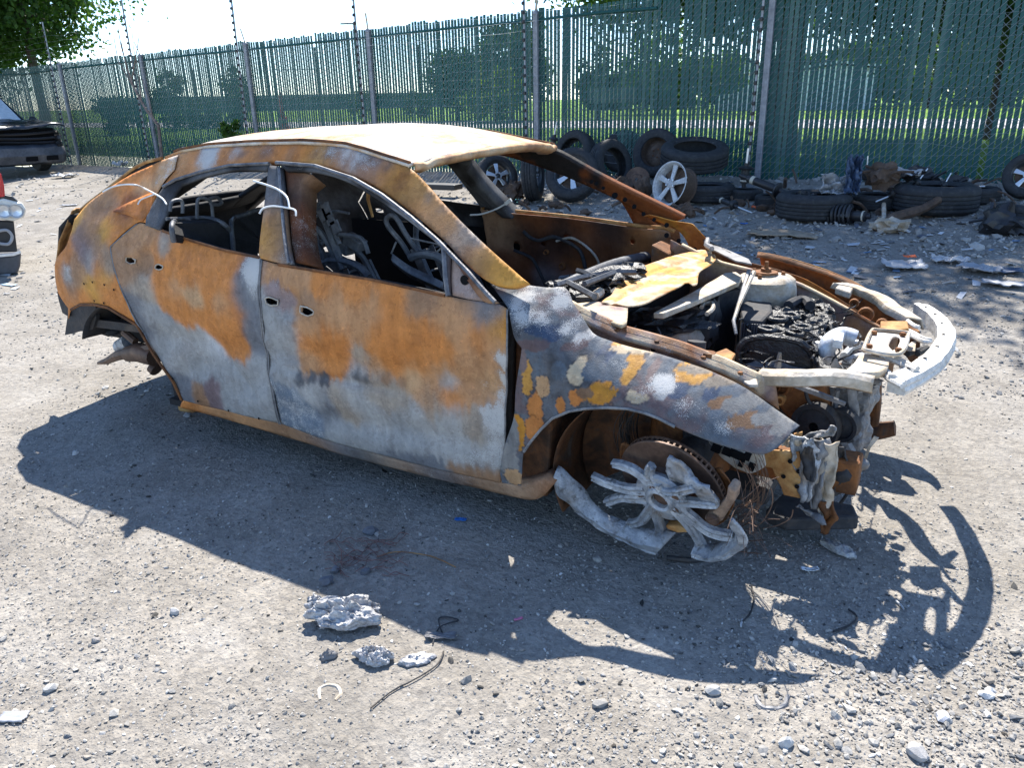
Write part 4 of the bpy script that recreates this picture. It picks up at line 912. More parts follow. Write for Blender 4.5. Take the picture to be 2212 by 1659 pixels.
# ---- tailgate: frame round the rear window, bent up at its right edge
def tailgate():
    x0 = SX[0]+.02; y1 = .50; rows = []
    prof = [(x0-.02, 1.30, .50), (-2.72, 1.235, .56), (-2.95, 1.13, .62), (-3.18, 1.00, .66)]
    low = [(-3.30, .93, .66), (-3.36, .80, .66), (-3.34, .62, .64), (-3.30, .48, .62)]
    for s in (-1, 1):
        q = [aty(u, v, -.60) for u, v in ((352, 343), (318, 352), (290, 366), (262, 388), (228, 414), (196, 438), (176, 455), (200, 446), (240, 424), (268, 407), (300, 388), (345, 360))]
        q = [Vector((p.x, -s*p.y, p.z)) if s > 0 else p for p in q]
        m = MB(); m.prism(q, (0, -s*.05, 0)); m.build('tailgate_side', SOOTD, CAR, False, bevel=.006)
        if s < 0: m = MB(); m.tube([p+Vector((0, -.004, .004)) for p in bez(q[:7], 5)], .008, 6); m.build('tailgate_lip', RUSTB, CAR)
    m = MB(); m.sheet([[Vector((x-.10*(1-(v)**2), y*v, z)) for v in np.linspace(-1, 1, 20)] for x, z, y in [prof[-1]]+low]); o = m.build('tailgate', SOOTD, CAR, jag=.006); o.modifiers.new('s', 'SOLIDIFY').thickness = .02
    q = [aty(u, v, -.60) for u, v in ((352, 345), (318, 354), (290, 368), (262, 390), (228, 416), (196, 440), (176, 457), (160, 480))]
    hp = [(p.x, p.z-.012) for p in q]; hp = [(SX[0]+.04, hp[0][1]+.02)]+hp+[(-3.38, .90)]
    for nm, y0, y1 in (('hatch_frame', -.60, -.16), ('hatch_frame', .42, .60)):  # right side kept extra wide to close a lit hole in the shadow
        m = MB(); m.sheet([[Vector((x, y, z-.02*(1-(y/.6)**2))) for y in np.linspace(y0, y1, 8)] for x, z in hp]); o = m.build(nm, SOOTD, CAR); o.modifiers.new('s', 'SOLIDIFY').thickness = .025
    for a_, b_ in ((0, 3), (7, len(hp))):
        m = MB(); m.sheet([[Vector((x, y, z-.02*(1-(y/.6)**2)-.006)) for y in np.linspace(-.17, .43, 8)] for x, z in hp[a_:b_]]); o = m.build('hatch_frame', SOOTD, CAR); o.modifiers.new('s', 'SOLIDIFY').thickness = .02
    m = MB(); m.sheet([[Vector((x-.05*(1-v*v), .5*v, z)) for v in np.linspace(-1, 1, 16)] for x, z in ((x0-.10, 1.305), (x0-.02, 1.325), (x0+.05, 1.32))]); m.build('rear_header', SOOT, CAR)
    m = MB(); m.sheet([[Vector((x-.04*(1-v*v), .64*v, z)) for v in np.linspace(-1, 1, 12)] for x, z in ((-3.32, .50), (-3.30, .38), (-3.1, .36))]); o = m.build('rear_crossmember', SOOT, CAR); o.modifiers.new('s', 'SOLIDIFY').thickness = .03
    m = MB(); P = [Vector((-3.18, -.66, 1.02)), Vector((-3.30, -.68, .86)), Vector((-3.34, -.70, .72)), Vector((-3.30, -.72, .58)), Vector((-3.22, -.73, .46))]
    m.sheet([[p, p+Vector((-.03, .05, 0)), p+Vector((.0, .12, .01))] for p in P]); o = m.build('rear_corner', RUSTB, CAR, jag=.02); o.modifiers.new('s', 'SOLIDIFY').thickness = .008
tailgate()
# ---- floor, firewall, wheel housings
def floor():
    m = MB(); m.box((-1.45, 0, .165), (2.0, 1.60, .03)); m.box((-1.45, 0, .24), (2.0, .22, .16)); m.box((-2.85, 0, .36), (.85, 1.15, .05)); m.box((-2.45, 0, .27), (.06, 1.5, .22))
    m.box((-.46, 0, .40), (.05, 1.25, .46)); m.box((-.40, 0, .66), (.10, 1.36, .10)); m.box((-.15, -.46, .26), (.8, .09, .10)); m.box((-.15, .46, .26), (.8, .09, .10))
    m.build('floor_pan', SOOTD, CAR, False)
    for s in (-1, 1):
        for cx, r_, yi, a0, a1, nm, mt in ((.0, .375, .56, R(48), R(206), 'front_wheel_housing', RUSTD), (-2.80, .345, .56, R(25), R(160), 'rear_wheel_housing', SOOT)):
            m = MB(); g = []
            for k in range(27):
                a = lerp(a0, a1, k/26); c = Vector((cx+math.cos(a)*r_, 0, .27+math.sin(a)*r_*.93)); yo = .80 if cx == 0 else .77
                g.append([Vector((c.x, s*y, c.z+.004*noise.noise(c*9+Vector((0, y*9, 0))))) for y in np.linspace(yo, yi, 7)])
            m.sheet(g); o = m.build(nm, mt, CAR); o.modifiers.new('s', 'SOLIDIFY').thickness = .004
            if True:
                m = MB(); C0 = Vector((cx, s*(yi-.005), .30)); pts = [Vector((cx+math.cos(lerp(a0, a1, k/20))*r_, s*(yi-.004), .27+math.sin(lerp(a0, a1, k/20))*r_*.93)) for k in range(21)]
                m.prism(pts, (0, -s*.02, 0)); m.build('inner_wall', mt, o, False)
    # lower body corner behind the front wheel
    m = MB(); m.prism([Vector((-.40, -.80, .16)), Vector((-.53, -.80, .16)), Vector((-.53, -.80, .84)), Vector((-.44, -.80, .80)), Vector((-.38, -.80, .45))], (0, .26, 0)); m.build('hinge_pillar', RUSTD, CAR, False, bevel=.01)
    m = MB(); m.prism([Vector((-.40, .80, .16)), Vector((-.53, .80, .16)), Vector((-.53, .80, .84)), Vector((-.44, .80, .80)), Vector((-.38, .80, .45))], (0, -.26, 0)); m.build('hinge_pillar', RUST, CAR, False, bevel=.01)
floor()
def arch_flaps():
    # torn inner skin hanging at the rear arch
    m = MB(); P = [(148, 668), (176, 660), (206, 660), (208, 686), (200, 712), (172, 716), (150, 722), (140, 724)]
    q = [aty(u, v, -.735) for u, v in P]; m.prism(q, (0, .02, 0)); m.build('torn_skin', SOOT, CAR, False)
    q = [aty(u, v, -.72) for u, v in Z(4, (245, 1040), (420, 1060), (500, 1075), (530, 1115), (250, 1080))]; m = MB(); m.prism(q, (0, .04, 0)); m.build('chassis_leg', SOOT, CAR, False)
    q = [aty(u, v, -.75) for u, v in Z(4, (90, 900), (150, 985), (150, 1030), (118, 1010), (100, 950))]; m = MB(); m.prism(q, (0, .03, 0)); m.build('torn_skin', SOOT, CAR, False)
    # lip of the rear arch
    m = MB(); P = [Vector((x, float(SY(x, z))-.004, z)) for x, z in onside(Z(4, (168, 992), (215, 966), (290, 966), (360, 982), (440, 1030), (510, 1073), (600, 1230), (700, 1370), (745, 1465)))]; m.tube(P, .007, 6); m.build('arch_lip', RUST, CAR)
    m = MB(); P = [Vector((x, float(FY(x, z))-.001, z)) for x, z in onside(Z(6, (280, 1272), (320, 1212), (380, 1140), (450, 1072), (550, 1030), (650, 1013), (780, 1008), (900, 1015), (1000, 1040), (1080, 1070), (1180, 1122)), FY)]; m.tube(P, .005, 6); m.build('arch_lip', GREYM, CAR)
    # holes along the fender's edge seam and the panel bolts
    for k, pts in ((4, [(237, 857), (280, 848), (342, 862), (392, 888), (290, 945), (340, 958), (700, 1352), (830, 1470), (990, 1518), (1148, 1560)]),):
        for (x, z) in onside(Z(k, *pts)):
            m = MB(); m.lathe([(0, 0), (.006, 0)], 8, Matrix.Translation((x, float(SY(x, z))-.006, z)) @ Matrix.Rotation(R(90), 4, 'X')); m.build('bolt_hole', BLACKM, CAR)
    # rear suspension arm
    y = -.66; q = lambda u, v, yy=y: aty(u, v, yy); m = MB()
    m.tube([q(*p) for p in Z(4, (305, 1272), (350, 1262), (400, 1235), (480, 1215))], [.008, .018, .026, .030], 8)
    m.tube([q(*p) for p in Z(4, (460, 1225), (520, 1215), (600, 1240))], [.040, .052, .048], 12); m.tube([q(*p) for p in Z(4, (500, 1210), (600, 1190), (760, 1180))], [.03, .028, .03], 8)
    m.tube([q(*p) for p in Z(4, (440, 1110), (470, 1135), (500, 1160))], .02, 8); m.build('suspension_arm', DISC, CAR)
    m = MB(); m.tube([q(*p, -.60) for p in Z(4, (425, 1190), (470, 1160))], .045, 12); m.build('brake_canister', ALU, CAR)
    m = MB(); m.tube([q(*p, -.62) for p in Z(4, (590, 1290), (610, 1310))], .035, 12); m.build('bushing', DISC, CAR)
    m = MB(); q2 = [on_ground(388, 888), on_ground(405, 880)]; m.box(q2[0]+Vector((.03, .06, .06)), (.10, .12, .13), Matrix.Rotation(.3, 3, 'Z')); o = m.build('rusty_block', RUSTB, None, True, bevel=.012, jag=.012)
    tag(o, 'red-brown rusty block propped under the rear end of the sill', 'block')
arch_flaps()
# ---- inside: dash beam, seat frames, steering wheel
def tubeob(name, pts, r, mat, parent, n=8):
    m = MB(); m.tube(pts, r, n); return m.build(name, mat, parent)
SEATM = mottle('seat_frame_steel', [(.25, (.04, .042, .05)), (.55, (.12, .125, .135)), (.8, (.25, .245, .24))], 10, rough=.55, metal=.2)
def seat(y):
    w_ = .21; base = -1.05
    m = MB()
    for s in (-1, 1):
        m.bar((base-.42, y+s*w_, .33), (base+.05, y+s*w_, .36), .03, .06)
        m.bar((base-.40, y+s*w_, .36), (base-.62, y+s*w_*.92, .80), .05, .018, (0, 1, 0))
    m.bar((base-.40, y-w_, .345), (base-.40, y+w_, .345), .03, .02); root = m.build('front_seat_frame', SEATM, CAR, False, bevel=.004)
    for s in (-1, 1):
        tubeob('side_tube', bez([(base-.40, y+s*w_*.8, .40), (base-.52, y+s*w_*.85, .62), (base-.62, y+s*w_*.8, .82), (base-.66, y+s*w_*.45, .90)]), .014, SEATM, root)
    tubeob('top_tube', bez([(base-.62, y-w_*.8, .82), (base-.67, y-w_*.4, .91), (base-.67, y+w_*.4, .91), (base-.62, y+w_*.8, .82)]), .013, SEATM, root)
    for k in range(4): tubeob('spring', [(base-.45-.05*k, y-w_*.85, .48+.10*k), (base-.47-.05*k, y, .47+.10*k), (base-.45-.05*k, y+w_*.85, .48+.10*k)], .006, SEATM, root)
    tubeob('cushion_tube', bez([(base-.40, y-w_, .40), (base-.10, y-w_, .44), (base+.06, y-w_*.7, .47), (base+.06, y+w_*.7, .47), (base-.10, y+w_, .44), (base-.40, y+w_, .40)]), .016, SEATM, root)
    for k in range(3): m = MB(); m.bar((base-.42-.03*k, y-.10+.1*k, .45), (base-.58, y-.10+.1*k, .80), .03, .006, (0, 1, 0)); m.build('slat', SEATM, root, False)
    for s in (-1, 1): tubeob('headrest_post', [(base-.66, y+s*.06, .90), (base-.69, y+s*.06, 1.02)], .006, SEATM, root)
seat(-.38); seat(.38)
def cabin():
    tubeob('dash_beam', bez([(-.62, -.72, .74), (-.66, -.3, .76), (-.66, .3, .76), (-.62, .72, .74)]), .028, SEATM, CAR, 10)
    m = MB(); m.tube([(-.62, .36, .72), (-.92, .36, .66)], .028, 10); m.build('steering_column', SEATM, CAR)
    # knee-bolster band and bent braces seen through the passenger window
    f = lambda k, y, *p: [aty(u, v, y) for u, v in Z(k, *p)]
    a = f(5, -.50, (600, 705), (680, 760), (760, 800), (860, 850)); b = f(5, -.48, (610, 745), (690, 810), (760, 845), (870, 890)); m = MB(); m.sheet([bez(a, 6), [lerp(p, q, .5)+Vector((.01, -.02, 0)) for p, q in zip(bez(a, 6), bez(b, 6))], bez(b, 6)]); o = m.build('knee_bolster', SEATM, CAR); o.modifiers.new('s', 'SOLIDIFY').thickness = .012
    tubeob('seat_loop', bez(f(5, -.34, (690, 722), (640, 640), (575, 560), (565, 520), (590, 500), (620, 520), (660, 590), (720, 680), (745, 700))), .011, SEATM, CAR)
    tubeob('cushion_hoop', bez(f(5, -.42, (690, 722), (740, 705), (800, 708), (850, 725), (870, 745))), .018, SEATM, CAR)
    for p in ([(690, 620), (850, 655)], [(590, 700), (615, 640)], [(860, 660), (830, 690)]): tubeob('wire', f(5, -.45, *p), .004, GREYM, CAR, 5)
    m = MB(); q = f(5, -.2, (460, 350), (478, 360), (470, 420), (492, 510), (486, 510), (460, 420)); m.prism(q, (0, .01, 0)); m.build('belt_remnant', RUSTB, CAR, False)
    # tangle of frame strips low behind the passenger window
    for p, r_ in (([(110, 520), (200, 640), (260, 760)], .014), ([(200, 440), (260, 560), (300, 680), (340, 780)], .018), ([(130, 430), (150, 520), (230, 600), (300, 740)], .012), ([(250, 430), (280, 560), (320, 650)], .010), ([(170, 780), (260, 740), (340, 740), (420, 770), (470, 820)], .017), ([(160, 520), (280, 480), (370, 490)], .006), ([(320, 600), (430, 620), (470, 700)], .010), ([(90, 590), (130, 680), (160, 760)], .014)):
        tubeob('seat_strip', bez(f(5, -.50, *p), 6), r_, SEATM, CAR, 6)
    for c in ((400, 640), (340, 660)): m = MB(); P = f(5, -.42, c)[0]; m.box(P, (.09, .06, .05), Matrix.Rotation(.4, 3, 'Y')); m.build('seat_motor', SEATM, CAR, False, bevel=.006)
    for c in ((250, 470), (270, 520), (235, 500), (300, 560)): m = MB(); m.box(f(5, -.54, c)[0], (.04, .01, .05), Matrix.Rotation(-.4, 3, 'Y')); m.build('bracket', SEATM, CAR, False)
    # rear bench: two pressed backs with rolled rims
    for pts in ([(1010, 700), (1000, 560), (1010, 520), (1060, 500), (1180, 480), (1200, 700)], [(700, 640), (690, 560), (720, 525), (860, 515), (950, 540), (1000, 600), (1010, 690)]):
        q = [atx(u, v, -2.12-.10*(v < 480)) for u, v in Z(4, *pts)]
        q = bez(q, 5); m = MB(); m.tube(q, .011, 8); o = m.build('rear_seat_back', SEATM, CAR); m = MB(); m.prism(q, (-.02, 0, 0)); m.build('back_panel', SOOTD, o, False)
    for pts in ([(820, 520), (822, 430), (840, 410), (870, 415), (895, 440), (905, 540)], [(680, 480), (690, 430), (740, 425), (745, 490)], [(885, 415), (920, 405), (950, 430), (930, 445), (890, 440)], [(660, 520), (760, 518), (800, 545)], [(700, 540), (780, 560), (800, 545)]):
        q = [atx(u, v, -2.2) for u, v in Z(4, *pts)]; tubeob('headrest_hoop', bez(q, 5), .008, SEATM, CAR, 6)
    # rear light panel with oval openings beyond the bench
    m = MB(); m.box((-3.02, 0, .70), (.03, 1.2, .10)); m.build('rear_shelf_rail', SOOT, CAR, False)
    for y in (-.35, -.15, .05, .25): m = MB(); m.box((-3.0, y, .71), (.02, .12, .035)); m.build('rail_pressing', GREYM, CAR, False)
    # far-side rear pillar brace
    q = f(4, .60, (1190, 285), (1080, 390), (1000, 440), (960, 510), (1080, 480), (1170, 400)); m = MB(); m.prism(q, (0, .06, 0)); m.build('rear_pillar_brace', SOOT, CAR, False, bevel=.01)
    # row of pressed holes on the inside of the left windshield pillar
    m = MB()
    for u, v, r_ in ((1345, 412, .010), (1370, 428, .016), (1392, 437, .012), (1412, 452, .012), (1432, 468, .011), (1455, 480, .010), (1482, 492, .012), (1330, 402, .010), (1320, 398, .01), (1440, 508, .013), (1466, 520, .012), (1500, 540, .014), (1512, 580, .012), (1488, 602, .012)):
        P = aty(u-42, v-6, .60) if v < 500 else aty(u, v, .70)
        m = MB(); m.lathe([(0, 0), (r_, 0)], 10, Matrix.Translation(P) @ Matrix.Rotation(R(70), 4, 'X')); m.build('pressed_hole', BLACKM, CAR)
cabin()
# ================================================================== engine bay and front end
def onz(pts, zf):
    return [hit(u, v, lambda q: zf(q.x, q.y)-q.z, 1., 8., 200) for u, v in pts]
def e7(z, *p): return [atz(u, v, z) for u, v in Z(7, *p)]
def e6(z, *p): return [atz(u, v, z) for u, v in Z(6, *p)]
def y7(y, *p): return [aty(u, v, y) for u, v in Z(7, *p)]
def plate(name, px, zf, parent, h=.014, thick=.004, holes=(), keys='yTtT', mat=None, seed=1., ash=.2):
    P = onz(px, zf); poly = resample([(p.x, p.y) for p in P], h); hs = [resample([(p.x, p.y) for p in onz(q, zf)], h*.6) for q in holes]
    V, F = fill2d(poly, hs, h); W_ = np.array([(x, y, zf(x, y)+.003*noise.fractal(Vector((x*6, y*6, seed)), 1, 2, 3)) for x, y in V]); a, b, c = W_[F[0]]
    if np.cross(b-a, c-a)[2] < 0: F = F[:, ::-1]
    me = np_mesh(name, W_, F, True); noise_paint(keys, 4., seed, ash)(me); o = link(name, me, mat or BURNT, parent); s = o.modifiers.new('s', 'SOLIDIFY'); s.thickness = thick; s.offset = -1; return o
def solid(name, P, ext, mat, parent=CAR, bevel=.006, jag=0.):
    m = MB(); m.prism(P, ext); return m.build(name, mat, parent, False, bevel=bevel, jag=jag)
def bay():
    # inner aprons (both sides) with mounting flange
    for s in (-1, 1):
        top = [(-.46, .86), (-.34, .81), (-.2, .765), (0, .735), (.15, .70), (.35, .625), (.5, .565), (.58, .53)]
        V = resample([(x, z-.005) for x, z in top]+[(.58, .36), (.40, .30), (.34, .52), (.20, .62), (0, .66), (-.2, .62), (-.36, .45), (-.46, .36)], .02); hs = [circ(.44, .47, .03, .022), circ(.30, .60, .012, .012), circ(.5, .40, .015, .03), circ(-.1, .70, .010, .010)]
        if s < 0: V = resample([(x, z-.005) for x, z in top if x < .3]+[(.30, .645), (.32, .55), (.20, .62), (0, .66), (-.2, .62), (-.36, .45), (-.46, .36)], .02); hs = [circ(-.1, .70, .010, .010)]
        P2, F = fill2d(V, [resample(q, .012) for q in hs], .02)
        def ay(x, z): return .60-.10*sstep(.1, .6, x)+.03*math.sin(x*9+z*7)*.3
        W_ = np.array([(x, s*(ay(x, z)+.006*noise.fractal(Vector((x*5, s, z*5)), 1, 2, 3)), z) for x, z in P2]); a, b, c = W_[F[0]]
        if np.cross(b-a, c-a)[1]*s > 0: F = F[:, ::-1]
        me = np_mesh('inner_apron', W_, F, True); noise_paint('rnnPTo', 3., 4+s, .3)(me); o = link('inner_apron', me, BURNT, CAR); so_ = o.modifiers.new('s', 'SOLIDIFY'); so_.thickness = .005
        m = MB(); xs = np.linspace(-.40, .26 if s < 0 else .56, 30); zt = [float(np.interp(x, [t[0] for t in top], [t[1] for t in top])) for x in xs]
        m.sheet([[Vector((x, s*(ay(x, z)-.012), z-.004)), Vector((x, s*(ay(x, z)-.010), z+.004)), Vector((x, s*(ay(x, z)+.006), z+.004)), Vector((x, s*(ay(x, z)+.010), z-.010)), Vector((x, s*(ay(x, z)+.045), z-.014)), Vector((x, s*(ay(x, z)+.048), z-.03))] for x, z in zip(xs, zt)]); me = m.mesh('f', True); noise_paint('rnPTTn', 5, 2, .4)(me)
        o2 = link('apron_flange', me, BURNT, o); o2.modifiers.new('s', 'SOLIDIFY').thickness = .004
        for k, x in enumerate((-.36, -.22, -.08, .08, .20)):
            z = float(np.interp(x, [t[0] for t in top], [t[1] for t in top])); m = MB(); m.lathe([(0, .010), (.008, .009), (.010, 0)], 6, Matrix.Translation((x, s*(ay(x, z)+.028), z-.014))); m.build('bolt', RUST, o)
        # strut tower
        c = Vector((.02, s*.50, .745 if s > 0 else .64)); m = MB(); M = Matrix.Translation(c); m.lathe([(0, .015), (.035, .015), (.045, .004), (.105, 0), (.125, -.015), (.135, -.06), (.15, -.36)], 26, M); o = m.build('strut_tower', PALE if s > 0 else RUST, CAR, jag=.006)
        m = MB(); m.lathe([(0, .05), (.008, .05), (.010, .02), (.022, .02), (.024, .006), (.05, .006), (.055, -.002)], 14, Matrix.Translation(c+Vector((0, 0, .014)))); m.build('strut_mount', RUST, o)
        for a in (.4, 2.5, 4.6): m = MB(); m.lathe([(0, .016), (.008, .015), (.010, 0)], 6, Matrix.Translation(c+Vector((.075*math.cos(a), .075*math.sin(a), .004)))); m.build('stud', RUST, o)
    # cowl: the big yellow plate with two pressed ridges
    a0 = atz(*Z(6, (770, 395))[0], .80); a1 = atz(*Z(6, (1400, 110))[0], .82); ax = (a1-a0).normalized(); nx = Vector((-ax.y, ax.x, 0))
    def zc(x, y):
        d = (Vector((x, y, 0))-a0).dot(nx); t = (Vector((x, y, 0))-a0).dot(ax)
        return .79+.03*t-.012*math.exp(-((d-.07)/.010)**2)-.010*math.exp(-((d-.01)/.008)**2)+.05*max(-.1, d)*.6+.02*math.sin(t*4)
    o = plate('cowl_panel', Z(6, (740, 380), (830, 290), (930, 200), (1060, 140), (1200, 95), (1330, 65), (1395, 72), (1425, 120), (1400, 150), (1330, 196), (1318, 230), (1312, 272), (1290, 282), (1262, 262), (1240, 264), (1200, 290), (1060, 360), (980, 395), (900, 405), (790, 400)), zc, CAR, .012, .004, keys='ymTTytT', seed=6); o['label'] = 'scorched yellow cowl panel above the engine bay'
    plate('cowl_end', Z(6, (590, 385), (700, 372), (760, 385), (800, 402), (900, 412), (890, 500), (860, 515), (760, 480), (690, 470), (625, 430)), lambda x, y: .785, CAR, .014, .012, keys='nTTPt', seed=3)
    P = e6(.755, (1050, 440), (1280, 320), (1480, 205), (1545, 198), (1582, 220), (1562, 258), (1300, 372), (1110, 445)); solid('cowl_beam', P, (0, 0, -.022), PALE, bevel=.004, jag=.004)
    P = e6(.70, (1050, 440), (1110, 445), (1562, 258), (1600, 300), (1420, 330), (1150, 460)); solid('firewall_top', P, (0, 0, -.30), SOOT)
    m = MB(); m.box((-.47, 0, .60), (.03, 1.2, .30)); m.build('firewall', SOOT, CAR, False)
    for (p, q) in (((1545, 560), (1640, 190)), ((1640, 190), (1580, 470)), ((1580, 470), (1545, 480))):
        pass
    P = [atz(*Z(6, (1620, 195))[0], .80), atz(*Z(6, (1530, 490))[0], .70), atz(*Z(6, (1545, 570))[0], .66)]; m = MB(); m.tube(P, [.010, .007, .006], 6); o = m.build('wiper_arm', GREYM, CAR)
    P = [atz(*Z(6, (1650, 200))[0], .80), atz(*Z(6, (1560, 400))[0], .73), atz(*Z(6, (1530, 490))[0], .70)]; m = MB(); m.tube(P, [.010, .008, .006], 6); m.build('arm_brace', PALE, o)
    # hinge and brackets at the left rear of the bay
    m = MB(); P = e6(.84, (1360, 20), (1375, 40), (1500, 80), (1620, 120), (1640, 150), (1540, 130), (1400, 60)); m.prism(P, (0, 0, -.008)); m.build('hood_hinge', GREYM, CAR, False, bevel=.002)
    m = MB(); m.tube(e6(.87, (1375, 5), (1368, 40), (1400, 60)), .012, 6); m.build('hinge_arm', GREYM, CAR)
    # charred dash remains behind the cowl
    for k, (x, y, r_, z) in enumerate(((640, 300, .07, .80), (560, 280, .05, .81), (760, 240, .08, .83), (850, 210, .08, .83), (920, 180, .06, .84), (690, 240, .05, .83), (480, 275, .04, .83))):
        m = MB(); m.blob(e6(z, (x, y))[0], (r_, r_*.8, r_*.35), 3, .6, 2.2, None, k*3.1); m.build('char_debris', CHAR, CAR, True)
    for p in ([(470, 280), (600, 235), (800, 200), (950, 200)], [(540, 260), (700, 345)], [(640, 270), (850, 190)], [(600, 190), (640, 200), (700, 230)]):
        m = MB(); m.tube(e6(.855, *p), .012, 5); m.build('burnt_strip', SEATM, CAR)
    m = MB(); m.tube(e6(.80, (700, 345), (735, 320), (750, 322)), [.018, .02, .016], 8); m.build('actuator', PALE, CAR)
    m = MB(); P = e6(.80, (540, 290), (580, 275), (690, 330), (685, 350), (590, 350)); m.prism(P, (0, 0, -.10)); m.build('air_box', CHAR, CAR, False)
    # master cylinder, battery remains on the right of the bay
    m = MB(); m.blob(e6(.66, (1110, 490))[0], (.16, .11, .05), 3, .7, 2.4, Matrix.Rotation(.5, 3, 'Z'), 2.); m.build('battery_remains', CHAR, CAR)
    m = MB(); m.blob(e6(.60, (1190, 580))[0], (.10, .07, .05), 2, .4, 2., Matrix.Rotation(.5, 3, 'Z'), 5.); m.build('battery_tray', PALE, CAR)
    m = MB(); P = e6(.70, (1180, 410), (1300, 380), (1330, 420), (1230, 450)); m.prism(P, (0, 0, -.04)); m.build('bracket', PALE, CAR, False, bevel=.005)
    m = MB(); m.tube(bez(e6(.71, (1340, 410), (1350, 390), (1400, 385), (1405, 420), (1370, 450)), 6), .009, 6); m.build('latch_loop', PALE, CAR)
    m = MB(); m.tube(bez(e6(.66, (930, 540), (980, 500), (1050, 500), (1095, 570)), 6), .004, 5); m.build('cable', GREYM, CAR)
    m = MB(); m.blob(e6(.60, (1350, 520))[0], (.06, .10, .12), 3, .5, 2.2, None, 7.); m.build('brake_booster', SOOT, CAR)
    m = MB(); m.prism(e6(.66, (1400, 680), (1480, 650), (1530, 690), (1500, 740), (1430, 730)), (0, 0, -.03)); m.build('mount_bracket', RUSTB, CAR, False, bevel=.006, jag=.01)
bay()
def engine():
    P = e7(.60, (490, 610), (560, 540), (650, 440), (760, 385), (900, 360), (1050, 430), (1065, 530), (960, 640)); m = MB(); m.prism(P, (0, 0, -.36)); E = m.build('engine', CHAR, CAR, False, bevel=.02); E['label'] = 'charred black engine block'
    c = sum(P, Vector())/len(P); rs = random.Random(5)
    # melted cover: lumps with rings round the plug wells
    m = MB(); poly = [(p.x, p.y) for p in P]; n = 0
    while n < 60:
        x = rs.uniform(min(p[0] for p in poly), max(p[0] for p in poly)); y = rs.uniform(min(p[1] for p in poly), max(p[1] for p in poly))
        if not inside(poly, np.array([[x, y]]))[0]: continue
        r_ = rs.uniform(.022, .05); m.blob((x, y, .60+rs.uniform(-.01, .022)), (r_*1.25, r_, r_*.7), 3, .55, 1.9, Matrix.Rotation(rs.uniform(0, 3), 3, 'Z'), n*1.9); n += 1
    tag(m.build('melted_cover', CHAR, E), kind='stuff')
    for (x, y) in ((670, 545), (840, 565), (800, 465), (880, 530), (730, 480)):
        q = e7(.655, (x, y))[0]; m = MB(); m.lathe([(.030+.010*math.cos(a), .012*math.sin(a)) for a in np.linspace(0, 6.2832, 9)[:-1]], 18, Matrix.Translation(q), True); m.build('plug_well', CHAR, E, jag=.006)
    P = y7(-.25, (510, 745), (500, 660), (560, 605), (700, 592), (850, 622), (930, 700), (945, 790), (720, 805)); solid('chain_cover', P, (0, .06, 0), CHAR, E, .012)
    m = MB(); m.tube(bez(y7(-.26, (505, 750), (495, 660), (555, 600), (700, 586), (855, 616), (936, 698), (950, 792)), 6), .012, 7); m.build('cover_rim', CHAR, E, jag=.006)
    m = MB(); m.tube(y7(-.285, (725, 770), (735, 720), (740, 680)), [.014, .010, .006], 6); m.build('stud', PALE, E)
    m = MB(); m.blob(y7(-.27, (720, 785))[0], (.12, .03, .018), 3, .9, 3, None, 8.); m.build('slag', GREYM, E)
    # finned intake box behind
    P = e7(.66, (500, 400), (560, 350), (690, 370), (700, 430), (640, 490), (520, 480)); B = solid('intake_box', P, (0, 0, -.16), SOOT, E, .012, .004)
    for k in range(9):
        a = Vector(P[5]).lerp(P[4], k/8); m = MB(); m.box(a+Vector((0, -.004, -.08)), (.006, .012, .13)); m.build('fin', SEATM, B, False)
    # thermostat pipes
    m = MB(); m.tube(bez(e7(.66, (790, 400), (850, 370), (900, 375), (920, 400)), 6), .022, 8); m.build('coolant_pipe', SOOT, E)
    m = MB(); m.tube(bez(e7(.64, (890, 660), (960, 720), (1000, 780), (1040, 790)), 6), .018, 8); m.build('hose', CHAR, E)
    # bright cast intake elbow
    SIL = mottle('bare_cast_aluminium', [(.25, (.40, .42, .44)), (.6, (.58, .60, .62)), (.85, (.70, .71, .72))], 18, rough=.5, metal=.4, bump=.001)
    m = MB(); m.tube(bez([e7(.69, (1190, 600))[0], e7(.70, (1100, 578))[0], e7(.69, (1035, 625))[0], e7(.655, (1015, 690))[0], e7(.60, (1040, 765))[0], e7(.56, (1075, 800))[0]], 8), [.031+.0012*math.sin(i*.5) for i in range(41)], 16); I = m.build('intake_elbow', SIL, E); I['label'] = 'pale silver cast intake elbow'
    q = e7(.73, (1055, 600), (1065, 555), (1125, 560), (1115, 610)); solid('elbow_pad', q, (0, 0, -.03), SIL, I, .003)
    for p in ([(1120, 700), (1160, 660), (1190, 650)], [(1130, 745), (1170, 715), (1230, 700)], [(1150, 620), (1210, 625)], [(960, 630), (1010, 650)], [(970, 600), (1030, 620)]): m = MB(); m.tube(e7(.62, *p), .014, 8); m.build('stub_pipe', SIL, I)
    # front of the engine below the tie bar: pulleys, melted casings
    P = y7(-.22, (620, 850), (1000, 870), (1040, 1000), (1020, 1160), (880, 1180), (800, 1100), (700, 960)); solid('timing_side', P, (0, .25, 0), RUST, E, .015, .006)
    for (x, y, r_, z) in ((955, 1115, .085, -.26), (1110, 1110, .06, -.24), (760, 880, .03, -.25), (720, 870, .025, -.25)):
        q = y7(z, (x, y))[0]; m = MB(); m.lathe([(r_*.2, .02), (r_*.75, .012), (r_*.8, .022), (r_, .022), (r_, -.02), (0, -.02)], 24, Matrix.Translation(q) @ Matrix.Rotation(R(90), 4, 'X') @ Matrix.Rotation(R(-15), 4, 'Y')); m.build('pulley', SOOT if r_ > .05 else RUST, E)
